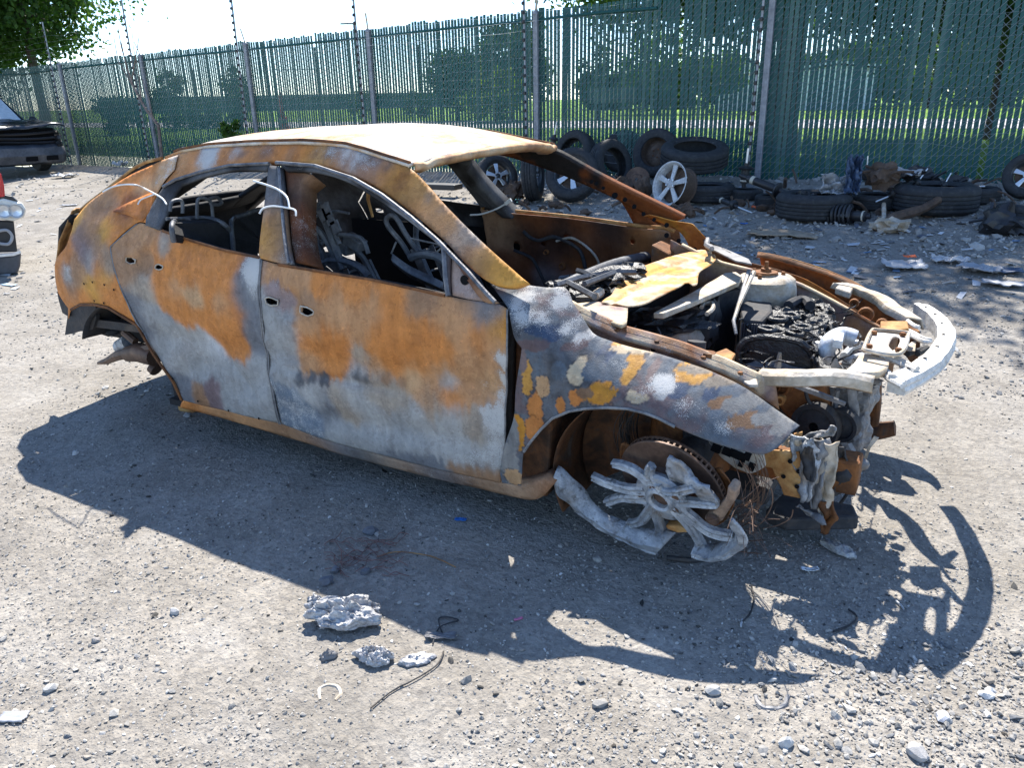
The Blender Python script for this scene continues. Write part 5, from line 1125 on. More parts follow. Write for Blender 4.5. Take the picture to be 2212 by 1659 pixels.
    m = MB(); q = y7(-.28, (742, 962))[0]; m.lathe([(.009, .012), (.018, .012), (.018, -.02)], 14, Matrix.Translation(q) @ Matrix.Rotation(R(90), 4, 'X')); m.build('boss', RUSTB, E)
    m = MB(); m.tube(bez(y7(-.27, (890, 880), (905, 960), (950, 1010), (1010, 1040)), 6), .007, 6); m.build('dip_tube', SOOT, E)
    P = y7(-.16, (1000, 890), (1150, 880), (1290, 895), (1272, 970), (1245, 1100), (1215, 1280), (1140, 1265), (1070, 1240), (1050, 1060), (1010, 1000)); m = MB(); m.prism(P, (.02, .10, 0)); me = m.mesh('g'); o = link('melted_radiator', me, GREYM, CAR)
    rm = o.modifiers.new('r', 'REMESH'); rm.mode = 'VOXEL'; rm.voxel_size = .009
    tx = bpy.data.textures.new('melt', 'CLOUDS'); tx.noise_scale = .06; d = o.modifiers.new('d', 'DISPLACE'); d.texture = tx; d.strength = .05; d.mid_level = .5
    o['label'] = 'drooping melted grey radiator'
    for p, r_ in (([(1080, 900), (1080, 1000), (1100, 1080)], .012), ([(1160, 890), (1180, 1000), (1190, 1150)], .015), ([(1110, 1120), (1150, 1150), (1190, 1200)], .03), ([(1090, 1180), (1130, 1240), (1160, 1280)], .025), ([(1080, 1020), (1140, 1040)], .014)): m = MB(); m.tube(bez(y7(-.19, *p), 4), r_, 8); m.build('melted_drip', GREYM, o, jag=.012)
    m = MB(); m.lathe([(.012, .01), (.035, .01), (.04, 0), (.04, -.02)], 18, Matrix.Translation(y7(-.21, (1150, 1125))[0]) @ Matrix.Rotation(R(90), 4, 'X')); m.build('port', GREYM, o)
engine()
def front_end():
    # core support plate with the latch opening
    T = plate('latch_panel', Z(7, (1238, 652), (1262, 590), (1285, 552), (1310, 546), (1490, 560), (1506, 578), (1480, 660), (1450, 690), (1260, 668)), lambda x, y: .715, CAR, .012, .006, [Z(7, (1388, 640), (1412, 590), (1432, 582), (1455, 592), (1440, 650), (1412, 668))], 'TWWWT', seed=2, ash=.1); T['label'] = 'pale flat latch panel at the nose'
    m = MB(); m.tube(bez(e7(.722, (1240, 655), (1285, 552), (1330, 546), (1490, 560), (1504, 580), (1452, 690), (1260, 668), (1240, 655)), 5), .007, 6); m.build('pressed_rim', PALE, T)
    for p in ((1300, 570), (1470, 578), (1272, 650), (1445, 672)): m = MB(); m.lathe([(0, .012), (.009, .011), (.011, 0)], 6, Matrix.Translation(e7(.718, p)[0])); m.build('bolt', RUST, T)
    plate('radiator_support', Z(7, (1215, 690), (1300, 690), (1390, 728), (1382, 770), (1330, 800), (1120, 795), (1180, 745)), lambda x, y: .69, CAR, .014, .02, (), 'WWTW', seed=5, ash=.1)
    P = e7(.715, (1340, 490), (1500, 490), (1510, 535), (1410, 545), (1340, 530)); solid('upper_bracket', P, (0, 0, -.03), RUSTB, bevel=.004)
    P = e7(.68, (1530, 612), (1552, 612), (1545, 670), (1470, 660)); solid('label_plate', P, (0, 0, -.003), PALE, bevel=0)
    for p, z, r_ in (([(1330, 690), (1400, 702), (1500, 748), (1560, 778)], .69, .009), ([(1330, 712), (1400, 722), (1500, 768), (1550, 790)], .685, .009), ([(1150, 792), (1360, 790), (1400, 822), (1480, 868)], .67, .009), ([(1270, 806), (1350, 806), (1390, 838), (1470, 880)], .665, .009), ([(1400, 535), (1500, 548), (1600, 598), (1640, 603)], .70, .008), ([(1420, 548), (1490, 562), (1590, 612), (1640, 612)], .695, .008), ([(1500, 490), (1540, 520), (1570, 530)], .71, .008), ([(1500, 690), (1620, 650), (1560, 690)], .60, .01)):
        m = MB(); m.tube(bez(e7(z, *p), 5), r_, 7); m.build('stay', PALE_LIT if z > .62 else SOOT, CAR)
    # bumper beam: bowed hollow section
    def sec(t):
        y = lerp(-.47, .52, t); x = .752-.135*((y-.03)/.55)**2; return Vector((x, y, .655+.012*math.sin(t*3)))
    g = []
    for i in range(41):
        c = sec(i/40); d = (sec(min(1, i/40+.01))-sec(max(0, i/40-.01))).normalized(); n_ = Vector((d.y, -d.x, 0)); up = Vector((0, 0, 1)); e_ = .004*noise.noise(c*14)
        g.append([c+n_*a+up*b+n_*e_ for a, b in ((-.030, .026), (-.010, .030), (.000, .024), (.026, .022), (.031, .008), (.024, -.002), (.031, -.012), (.026, -.026), (-.028, -.028), (-.030, .026))])
    m = MB(); m.sheet(g); m.add(g[0][:-1], [tuple(range(9))]); m.add(g[-1][:-1], [tuple(range(8, -1, -1))]); B = m.build('bumper_beam', PALE_LIT, CAR, True, 30, jag=.004); B['label'] = 'pale bowed bumper beam at the nose'
    for t in (.08, .2, .34, .5, .66, .8, .92):
        c = sec(t); m = MB(); m.lathe([(0, 0), (.007, 0)], 8, Matrix.Translation(c+Vector((-.012, 0, .0315)))); m.build('beam_hole', BLACKM, B)
    # tie bars from the fender mounts to the core
    a = atz(*Z(7, (610, 818))[0], .650); b = atz(*Z(7, (860, 828))[0], .665); c = atz(*Z(7, (1060, 826))[0], .675); d = atz(*Z(7, (1300, 862))[0], .665)
    m = MB(); pts = bez([a, b, c, d], 8); m.sheet([[p+Vector((.0, .035, .016)), p+Vector((0, -.012, .020)), p+Vector((0, -.026, .010)), p+Vector((0, -.024, -.022)), p+Vector((0, -.012, -.030))] for p in pts]); o = m.build('tie_bar', PALE, CAR, jag=.004); o.modifiers.new('s', 'SOLIDIFY').thickness = .006
    a = atz(*Z(7, (1085, 285))[0], .72); b = atz(*Z(7, (1200, 315))[0], .715); c = atz(*Z(7, (1330, 370))[0], .71); d = atz(*Z(7, (1430, 445))[0], .71); e_ = atz(*Z(7, (1530, 500))[0], .705)
    m = MB(); pts = bez([a, b, c, d, e_], 6); m.sheet([[p+Vector((-.03, 0, -.01)), p+Vector((-.02, 0, .012)), p+Vector((.03, 0, .012)), p+Vector((.036, -.01, -.02))] for p in pts]); o = m.build('tie_bar', PALE, CAR, jag=.005); o.modifiers.new('s', 'SOLIDIFY').thickness = .006
    P = e7(.73, (1070, 290), (1110, 255), (1180, 290), (1160, 320)); solid('tie_bar_mount', P, (0, 0, -.03), PALE, bevel=.006)
    P = e7(.655, (430, 800), (520, 795), (600, 815), (610, 870), (560, 870), (490, 830)); solid('tie_bar_mount', P, (0, 0, -.012), PALE, bevel=.004)
    P = y7(-.60, (575, 830), (612, 835), (608, 920), (585, 905)); solid('fender_stay', P, (0, .02, 0), PALE, bevel=.003)
    m = MB(); m.tube(bez(y7(-.56, (610, 880), (660, 930), (710, 1000)), 5), .005, 5); m.build('bracket_wire', GREYM, CAR)
    P = y7(-.42, (640, 845), (800, 858), (1000, 930), (1132, 985), (1125, 1000), (980, 950), (800, 880)); solid('bent_strip', P, (0, .006, .004), GREYM, bevel=0)
    # round bump-stop on the right rail
    m = MB(); q = atz(*Z(7, (315, 705))[0], .70); m.lathe([(0, .02), (.022, .015), (.026, 0), (.026, -.03)], 16, Matrix.Translation(q)); m.build('rubber_stop', RUST, CAR)
    # dark post and frame horn at the left of the nose
    P = y7(.18, (1300, 870), (1352, 860), (1345, 1010), (1322, 1120), (1262, 1135), (1285, 1000)); solid('core_post', P, (0, .05, 0), RUST, bevel=.01, jag=.012)
    for s, p in ((1, [(1190, 1165), (1330, 1142), (1425, 1132)]),): m = MB(); m.tube(y7(.42, *p), [.040, .036, .030], 10); m.build('frame_horn', RUSTD, CAR, jag=.012)
    m = MB(); m.box((.20, -.46, .33), (.75, .10, .12)); m.build('frame_rail', RUST, CAR, False, bevel=.01)
    m = MB(); m.box((.15, .46, .33), (.70, .10, .12)); m.build('frame_rail', RUST, CAR, False, bevel=.01)
    m = MB(); m.box((.05, 0, .17), (.50, .95, .06)); m.build('subframe', SOOT, CAR, False, bevel=.02)
    P = [atz(u, v, .07) for u, v in ((1690, 1085), (1840, 1118), (1850, 1145), (1700, 1150), (1650, 1130))]; solid('lower_crossmember', P, (0, 0, .05), SOOT, bevel=.01, jag=.008)
    # rusty side bracket below the fender tip, with the pierced carrier
    P = y7(-.60, (632, 1295), (700, 1268), (860, 1270), (905, 1560), (850, 1552), (760, 1530), (745, 1480), (722, 1440), (692, 1372), (650, 1365)); m = MB(); m.prism(P, (0, .012, 0)); o = m.build('side_bracket', RUSTB, CAR, False, bevel=.003, jag=.004)
    for p in ((850, 1390), (800, 1330), (840, 1480), (760, 1420)): m = MB(); m.lathe([(0, 0), (.008, 0)], 8, Matrix.Translation(y7(-.607, p)[0]) @ Matrix.Rotation(R(90), 4, 'X')); m.build('bolt_hole', BLACKM, o)
    P = y7(-.70, (310, 1220), (450, 1258), (600, 1288), (640, 1295), (650, 1365), (600, 1392), (560, 1402), (470, 1372), (390, 1312)); m = MB(); m.prism(P, (0, .02, 0)); o = m.build('bumper_carrier', PALE, CAR, False, bevel=.003, jag=.006)
    for (x, y, w_) in ((360, 1252, .03), (425, 1272, .03), (480, 1290, .045), (545, 1300, .02), (570, 1362, .02), (510, 1340, .016)): m = MB(); m.box(y7(-.708, (x, y))[0], (w_, .008, .026), Matrix.Rotation(.25, 3, 'Y')); m.build('slot', BLACKM, o, False)
    # hanging melted lamp remains: torn drooping sheets
    def drape(px, wd, yy, mt, seed):
        q = bez(y7(yy, *px), 8); n = len(q); g = []
        for i, c in enumerate(q):
            w_ = float(np.interp(i/(n-1), np.linspace(0, 1, len(wd)), wd)); row = []
            for j in range(9):
                f = j/8*2-1; p = c+Vector((f*w_, .35*w_*math.sin(f*4+seed+i*.25), 0)); e = noise.noise_vector(p*28+Vector((seed, 0, 0))); row.append(p+e*.012+Vector((0, .014*noise.fractal(p*17+Vector((0, seed, 0)), .8, 2, 4), 0)))
            g.append(row)
        m = MB(); m.sheet(g); o = m.build('melted_lamp', mt, CAR, True, 70); so_ = o.modifiers.new('s', 'SOLIDIFY'); so_.thickness = .006
    drape([(880, 1180), (880, 1260), (895, 1400), (890, 1570)], (.03, .045, .035, .012), -.60, ALU, 1.)
    drape([(900, 1190), (960, 1185), (1030, 1150), (1058, 1118)], (.02, .03, .02, .006), -.585, GREYM, 2.)
    drape([(960, 1200), (955, 1320), (930, 1450), (940, 1600)], (.03, .04, .035, .012), -.565, GREYM, 3.)
    drape([(1030, 1200), (1030, 1330), (1005, 1480), (990, 1660)], (.03, .026, .03, .010), -.555, PALE, 4.)
    drape([(1065, 1230), (1075, 1330), (1085, 1420), (1060, 1530)], (.03, .04, .04, .012), -.50, SOOT, 5.)
    drape([(1010, 1560), (1030, 1650), (990, 1750)], (.02, .022, .010), -.55, RUST, 6.)
    drape([(1130, 1270), (1170, 1330), (1150, 1400)], (.04, .05, .02), -.40, GREYM, 7.)
    drape([(860, 1600), (940, 1660), (1000, 1700)], (.015, .022, .01), -.58, GREYM, 8.)
    drape([(780, 1250), (830, 1205), (865, 1240)], (.014, .02, .014), -.60, PALE, 9.)
    drape([(920, 1240), (910, 1330), (925, 1440)], (.015, .02, .01), -.615, SOOT, 10.)
    # left wing edge beyond the engine bay, following the lamp opening
    E_ = [aty(u, v, y) for u, v, y in ((1640, 546, .86), (1720, 564, .86), (1800, 590, .84), (1870, 626, .80), (1925, 664, .75), (1962, 694, .70), (1985, 718, .62))]
    q = bez(E_, 6); m = MB(); m.sheet([[p+Vector((0, -.05, -.012)), p+Vector((0, -.012, .002)), p+Vector((.004, .004, -.004)), p+Vector((.012, .012, -.07)), p+Vector((.01, .0, -.16))] for p in q]); o = m.build('left_wing_edge', RUST, CAR, jag=.005); o.modifiers.new('s', 'SOLIDIFY').thickness = .005
    m = MB(); m.tube([p+Vector((0, -.012, .004)) for p in q], .005, 6); m.build('wing_lip', RUSTB, CAR, jag=.003)
    # lamp cavity behind it
    for u, v, r_ in ((1870, 680, .03), (1905, 700, .022), (1845, 655, .018)): m = MB(); m.lathe([(r_*.6, .004), (r_, .006), (r_*1.15, -.006)], 14, Matrix.Translation(aty(u, v, .55)) @ Matrix.Rotation(R(90), 4, 'X')); m.build('pressed_ring', RUST, CAR)
    P = y7(-.35, (1300, 1180), (1330, 1190), (1280, 1250), (1240, 1370), (1200, 1440), (1225, 1340), (1265, 1240)); solid('torn_strip', P, (0, .005, 0), PALE, bevel=0)
    m = MB(); m.tube(bez(y7(-.36, (1215, 1420), (1150, 1510), (1100, 1580)), 5), .006, 6); m.build('dangling_wire', SOOT, CAR)
    P = y7(-.58, (820, 1165), (880, 1150), (870, 1240), (830, 1260)); solid('lamp_bracket', P, (0, .01, 0), RUSTB, bevel=.002, jag=.006)
front_end()
# ================================================================== right front wheel: brake disc and the melted alloy
WAX = Vector((-.15, -.93, -.33)).normalized()
def wheel():
    W0 = aty(1427, 1078, -.885); M3 = WAX.to_track_quat('Z', 'Y').to_matrix().to_4x4(); M = Matrix.Translation(W0) @ M3
    def on(k, p, d=0.):
        (u, v), = Z(k, p); r_ = ray(u, v); C0 = W0+WAX*d; return CP+r_*((C0-CP).dot(WAX)/r_.dot(WAX))
    D = Matrix.Translation(W0-WAX*.075) @ M3
    m = MB(); m.lathe([(.0, .045), (.072, .045), (.078, .012), (.178, .012), (.180, .010), (.180, .004), (.170, .003)], 56, D); m.lathe([(.170, -.010), (.180, -.011), (.180, -.017), (.178, -.019), (.06, -.019)], 56, D); dk = m.build('brake_disc', DISC, CAR, True, 35); dk['label'] = 'rusted vented brake disc'
    m = MB(); m.box((.1735, 0, -.0035), (.011, .006, .014)); vme = m.mesh('vane'); vme.materials.append(DISC)
    m = MB(); m.lathe([(.165, .003), (.165, -.011)], 56, D); m.build('vent_gap', BLACKM, dk)
    for k in range(58):
        o = bpy.data.objects.new('vane', vme); COL.objects.link(o); o.parent = dk; o.matrix_parent_inverse = Matrix.Identity(4); o.matrix_basis = D @ Matrix.Rotation(6.2832*k/58, 4, 'Z')
    m = MB(); m.lathe([(.05, 0), (.150, 0), (.195, .004), (.202, .012)], 40, Matrix.Translation(W0-WAX*.105) @ M3, False, R(150), R(395)); o = m.build('dust_shield', RUST, CAR, jag=.008); o.modifiers.new('s', 'SOLIDIFY').thickness = .003
    m = MB(); m.lathe([(0, .02), (.06, .02), (.07, -.04), (.05, -.20)], 20, Matrix.Translation(W0-WAX*.11) @ M3); m.build('hub_carrier', SOOT, CAR)
    m = MB(); m.tube([W0-WAX*.22, Vector((.02, -.52, .60)), Vector((.02, -.50, .72))], .032, 10); m.build('strut', SOOT, CAR)
    m = MB(); m.tube([W0-WAX*.16+Vector((0, 0, -.10)), Vector((-.02, -.35, .2))], .03, 8); m.build('lower_arm', RUST, CAR)
    P = [on(8, p, -.02) for p in ((1600, 758), (1655, 800), (1645, 870), (1560, 1005), (1500, 1030), (1430, 990), (1530, 905), (1585, 840))]; m = MB(); m.prism(P, -WAX*.05); o = m.build('brake_caliper', mottle('caliper_iron', [(.3, (.16, .10, .07)), (.7, (.36, .26, .19))], 9), CAR, False, bevel=.010, jag=.004)
    m = MB(); m.lathe([(0, .01), (.018, .010), (.022, 0)], 14, Matrix.Translation(on(8, (1502, 985), -.015)) @ M3); m.build('pin_boss', DISC, o)
    P = [on(8, p, -.015) for p in ((1170, 1030), (1250, 1035), (1330, 1060), (1340, 1080), (1250, 1085), (1180, 1055))]; m = MB(); m.prism(P, -WAX*.03); m.build('caliper_bridge', RUSTB, CAR, False, bevel=.006)
    # alloy: centre, spokes, what is left of the rim
    m = MB(); m.lathe([(.030, -.012), (.030, .010), (.037, .018), (.046, .014), (.050, .004), (.088, .0), (.094, -.012), (.088, -.03)], 36, M); A = m.build('alloy_wheel', ALU, CAR, jag=.0035); A['label'] = 'melted silver alloy wheel with broken spokes'
    m = MB(); m.lathe([(0, -.006), (.030, -.006)], 20, M); m.build('hub_cap', DISC, A)
    for p in ((1085, 775), (1003, 825), (1240, 840), (1102, 903), (1240, 922)):
        c = on(8, p, .004); m = MB(); m.lathe([(.011, -.002), (.017, .002), (.020, -.002)], 14, Matrix.Translation(c) @ M3); m.build('lug_seat', ALU, A); m = MB(); m.lathe([(0, .001), (.012, .001)], 10, Matrix.Translation(c) @ M3); m.build('lug_hole', DISC, A)
    def spoke(pts, w0, w1, d0=0., d1=-.01, t=.020):
        w0 *= .80; w1 *= .85
        q = bez([on(8, p, lerp(d0, d1, i/(len(pts)-1))) for i, p in enumerate(pts)], 8); n = len(q); g = []
        for i in range(n):
            d = (q[min(i+1, n-1)]-q[max(i-1, 0)]).normalized(); s_ = d.cross(WAX).normalized(); w_ = lerp(w0, w1, i/(n-1))*(1+.12*noise.noise(q[i]*30)); g.append([q[i]+s_*a*w_+WAX*b*t for a, b in ((-1, -.7), (-.95, .10), (-.55, .42), (.0, .10), (.55, .42), (.95, .10), (1, -.7), (0, -1.), (-1, -.7))])
        m = MB(); m.sheet(g); m.add(g[-1][:-1], [tuple(range(8))]); m.add(g[0][:-1], [tuple(range(7, -1, -1))]); m.build('spoke', ALU, A, True, 32, jag=.0026)
    spoke([(1060, 740), (960, 660), (870, 620), (805, 605)], .026, .016); spoke([(1030, 790), (900, 780), (760, 740), (665, 695)], .027, .018)
    spoke([(1040, 850), (940, 845), (850, 845), (760, 875)], .026, .018)
    spoke([(1090, 890), (1040, 960), (990, 1010), (915, 1025)], .026, .016); spoke([(1110, 890), (1110, 980), (1130, 1060), (1110, 1170)], .027, .017)
    spoke([(1210, 900), (1290, 990), (1370, 1090), (1430, 1200)], .027, .018); spoke([(1230, 880), (1340, 980), (1480, 1080), (1650, 1115)], .030, .022)
    spoke([(1180, 830), (1290, 870), (1420, 880), (1530, 890)], .026, .012); spoke([(1110, 770), (1060, 690), (1060, 640), (1075, 620)], .022, .016)
    spoke([(1120, 750), (1150, 790), (1250, 800), (1370, 780)], .016, .014, .01, .01)
    # slumped melted sheet over the upper right spokes
    P = [(1160, 597), (1230, 615), (1290, 660), (1390, 730), (1470, 770), (1500, 850), (1530, 885), (1420, 885), (1350, 850), (1330, 790), (1200, 750), (1150, 680)]
    q = [on(8, p, .0) for p in P]; M3i = M3.to_3x3().inverted(); loc = [M3i @ (p-W0) for p in q]; V, F = fill2d(resample([(p.x, p.y) for p in loc], .010), [], .010)
    W_ = [W0+M3.to_3x3() @ Vector((x, y, -.012+.016*noise.fractal(Vector((x*16, y*16, 1.)), .9, 2, 4)+.012*math.sin(x*40+y*25))) for x, y in V]
    me = np_mesh('slump', np.array([tuple(p) for p in W_]), F, True); o = link('melted_slump', me, ALU, A); s = o.modifiers.new('s', 'SOLIDIFY'); s.thickness = .016
    # rim fragments
    def frag(out, inn, d0, d1, th=.007):
        a = bez([on(8, p, d0) for p in out], 6); b = bez([on(8, p, d1) for p in inn], 6); n = min(len(a), len(b)); a = [a[int(i*(len(a)-1)/(n-1))] for i in range(n)]; b = [b[int(i*(len(b)-1)/(n-1))] for i in range(n)]
        g = [[lerp(p, q_, f)+WAX*(.016*math.sin(f*3.14)-.014*(f > .5)+.010*noise.noise(p*22+Vector((f*3, 0, 0))))*(1) for f in (0, .15, .4, .7, 1)] for p, q_ in zip(a, b)]
        m = MB(); m.sheet(g); o = m.build('rim_fragment', ALU, A, jag=.007); s = o.modifiers.new('s', 'SOLIDIFY'); s.thickness = th; s.offset = 0
        m = MB(); m.tube([p[0] for p in g], .007, 6); m.build('rim_edge', ALU, o, jag=.004)
    frag([(395, 705), (440, 800), (560, 925), (700, 1040), (880, 1140), (1105, 1225)], [(415, 628), (510, 690), (640, 860), (800, 985), (980, 1060), (1235, 1100)], .03, .0)
    frag([(1365, 1235), (1470, 1270), (1590, 1250), (1690, 1190), (1730, 1110), (1640, 975)], [(1370, 1150), (1470, 1185), (1540, 1170), (1610, 1130), (1650, 1080), (1630, 1000)], .02, -.01)
    # wire cords left by the tyre
    m = MB(); rs = random.Random(3)
    for k in range(22):
        r_ = .215+.05*rs.random(); z0 = -.23+.10*rs.random(); a0 = R(rs.uniform(-80, -30)); a1 = R(rs.uniform(10, 40)); Mx = Matrix.Translation(W0) @ M3
        m.tube([Mx @ Vector(((r_+.01*math.sin(a*3+k))*math.cos(a+R(-10)), (r_+.006*math.cos(a*4+k))*math.sin(a+R(-10)), z0+.01*math.sin(a*2+k))) for a in np.linspace(a0, a1, 14)], .0011, 3, False)
    for k in range(34):
        p0 = on(8, (rs.uniform(1640, 1780), rs.uniform(830, 1080)), rs.uniform(-.12, .0)); dr = Vector((rs.uniform(-.3, 1), rs.uniform(-.8, .5), rs.uniform(-.7, .8))).normalized()*rs.uniform(.04, .17); m.tube(bez([p0, p0+dr*.5+Vector((0, 0, .015)), p0+dr], 4), .0010, 3, False)
    for p in ([(1800, 690), (1900, 760), (1915, 880), (1850, 1000), (1790, 1040)], [(2060, 920), (2040, 980), (1950, 1030), (1850, 1050)], [(1560, 1130), (1700, 1140), (1850, 1130)], [(1600, 1200), (1720, 1215), (1840, 1225)]): m.tube(bez([on(8, q_, -.04) for q_ in p], 6), .0017, 4, False)
    tag(m.build('tyre_cord', DISC, CAR), kind='stuff')
    m = MB()
    for k in range(26):
        r_ = .22+.05*rs.random(); z0 = -.26+.1*rs.random(); m.tube([Matrix.Translation(W0) @ M3 @ Vector((r_*math.cos(a), r_*math.sin(a), z0+.01*math.sin(a*3+k))) for a in np.linspace(R(150+rs.uniform(-20, 20)), R(225), 10)], .0016, 3, False)
    tag(m.build('tyre_cord', SOOT, CAR), kind='stuff')
    m = MB(); P = [on_ground(1440, 1212)+Vector((0, 0, .012)), on_ground(1500, 1218)+Vector((0, 0, .01)), on_ground(1560, 1205)+Vector((0, 0, .012)), on_ground(1600, 1180)+Vector((0, 0, .015))]; m.tube(bez(P, 5), .010, 7); m.build('tyre_bead', SOOT, CAR)
wheel()
# holes of other wheels are bare hubs
for s in (1,):
    m = MB(); m.lathe([(0, .03), (.07, .03), (.075, 0), (.16, 0), (.16, -.02)], 30, Matrix.Translation((0, .76, .27)) @ Matrix.Rotation(R(-90), 4, 'X')); m.build('brake_disc', DISC, CAR)

def wiring():
    rs = random.Random(21); m = MB()
    for k in range(34):
        u, v = rs.uniform(560, 1250), rs.uniform(420, 820); z = .60+rs.uniform(.0, .07); P = []; a = rs.uniform(0, 6.28)
        for j in range(5):
            P.append(atz(*Z(7, (u, v))[0], z+rs.uniform(-.02, .02))); a += rs.uniform(-.9, .9); u += 46*math.cos(a); v += 26*math.sin(a)
        m.tube(bez(P, 4), rs.uniform(.0018, .005), 5)
    tag(m.build('burnt_wiring', CHAR, CAR), kind='stuff')
    m = MB()
    for k in range(26):
        u, v = rs.uniform(450, 1000), rs.uniform(190, 420); P = []; a = rs.uniform(-.5, .5)
        for j in range(5):
            P.append(atz(*Z(6, (u, v))[0], .74+rs.uniform(-.02, .03))); a += rs.uniform(-.9, .9); u += 50*math.cos(a); v += 26*math.sin(a)
        m.tube(bez(P, 4), rs.uniform(.002, .005), 5)
    tag(m.build('burnt_wiring', CHAR, CAR), kind='stuff')
    m = MB()
    for k in range(60):
        u, v = rs.uniform(1150, 1330), rs.uniform(680, 900); m.blob(atz(*Z(7, (u, v))[0], .58+rs.uniform(-.06, .05)), (rs.uniform(.008, .03),)*2+(rs.uniform(.006, .015),), 1, .7, 2., None, k)
    tag(m.build('slag_crumbs', GREYM, CAR), kind='stuff')
wiring()
# ================================================================== cable ties on the shell
TIE = plain('white_nylon', (.72, .72, .70), .45)
def tie(label, pts_list, r=.0035):
    m = MB()
    for P in pts_list: m.tube(bez(P, 8), r, 6)
    return m, label
def side_pts(k, dy, *p):
    return [Vector((x, float(SY(x, z))+dy, z)) for x, z in onside(Z(k, *p))]
def ties():
    P = [aty(u, v, -.80) for u, v in Z(4, (330, 378), (380, 352), (440, 340), (500, 342))]+side_pts(4, -.02, (560, 355), (620, 385), (660, 410), (682, 440))
    m = MB(); m.tube(bez(P, 8), .0038, 6); m.tube(bez(side_pts(4, -.018, (622, 386), (580, 402), (545, 418), (530, 442)), 6), .003, 6)
    tag(m.build('cable_tie', TIE), 'white cable tie arching from the rear quarter to the rear window frame', 'cable tie', 'cable ties on the shell')
    P = side_pts(4, -.016, (1130, 318), (1200, 340), (1260, 365), (1305, 405), (1318, 460)); m = MB(); m.tube(bez(P, 8), .0042, 6); m.tube(bez(side_pts(4, -.014, (1160, 490), (1180, 462), (1230, 450), (1300, 458), (1345, 470), (1350, 500)), 8), .0042, 6)
    tag(m.build('cable_tie', TIE), 'white cable tie looped round the centre door pillar', 'cable tie', 'cable ties on the shell')
    P = [aty(u, v, .66) for u, v in ((1016, 464), (1040, 462), (1070, 452), (1092, 440))]; m = MB(); m.tube(bez(P, 8), .005, 6); a = aty(1092, 440, .66); b = aty(1104, 431, .66); m.bar(a, b, .012, .018)
    tag(m.build('cable_tie', TIE), 'pale cable tie on the far dark door pillar behind the windshield opening', 'cable tie', 'cable ties on the shell')
ties()
# ================================================================== tyres and scrap along the fence
RUB = mottle('tyre_rubber', [(.25, (.016, .017, .019)), (.55, (.032, .034, .037)), (.8, (.075, .073, .07))], 9, rough=.75, bump=.002, bscale=40)
STEELW = mottle('rusty_steel_wheel', [(.25, (.04, .028, .02)), (.55, (.10, .065, .045)), (.8, (.18, .14, .11))], 8)
SILV = plain('silver_alloy', (.62, .64, .66), .3, .6)
DARKAL = plain('dark_alloy', (.06, .065, .07), .35, .5)
DUSTY = mottle('dusty_white_alloy', [(.25, (.32, .31, .30)), (.55, (.58, .58, .57)), (.8, (.70, .70, .70))], 9, rough=.5, metal=.15)
def tyre_mesh(groove=4, w_=.30, r0=.62):
    """unit outer radius 1"""
    p = []; h = w_
    p += [(r0, -h*.80), (r0+.03, -h*.95), (.74, -h*1.06), (.86, -h*1.04), (.94, -h*.92), (.975, -h*.80)]
    n = groove
    for i in range(n):
        a = lerp(-h*.74, h*.74, i/n); b = lerp(-h*.74, h*.74, (i+.72)/n); c = lerp(-h*.74, h*.74, (i+.76)/n); d = lerp(-h*.74, h*.74, (i+.96)/n)
        p += [(1.0, a), (1.0, b)]
        if i < n-1: p += [(.965, c), (.965, d)]
    p += [(.975, h*.80), (.94, h*.92), (.86, h*1.04), (.74, h*1.06), (r0+.03, h*.95), (r0, h*.80), (r0+.05, h*.70), (.86, h*.8), (.93, 0), (.86, -h*.8), (r0+.05, -h*.70)]
    m = MB(); m.lathe(p, 52, None, True); me = m.mesh('tyre', True, 35); me.materials.append(RUB); return me
TY = {4: tyre_mesh(4), 5: tyre_mesh(5, .33, .60), 3: tyre_mesh(4, .27, .66)}
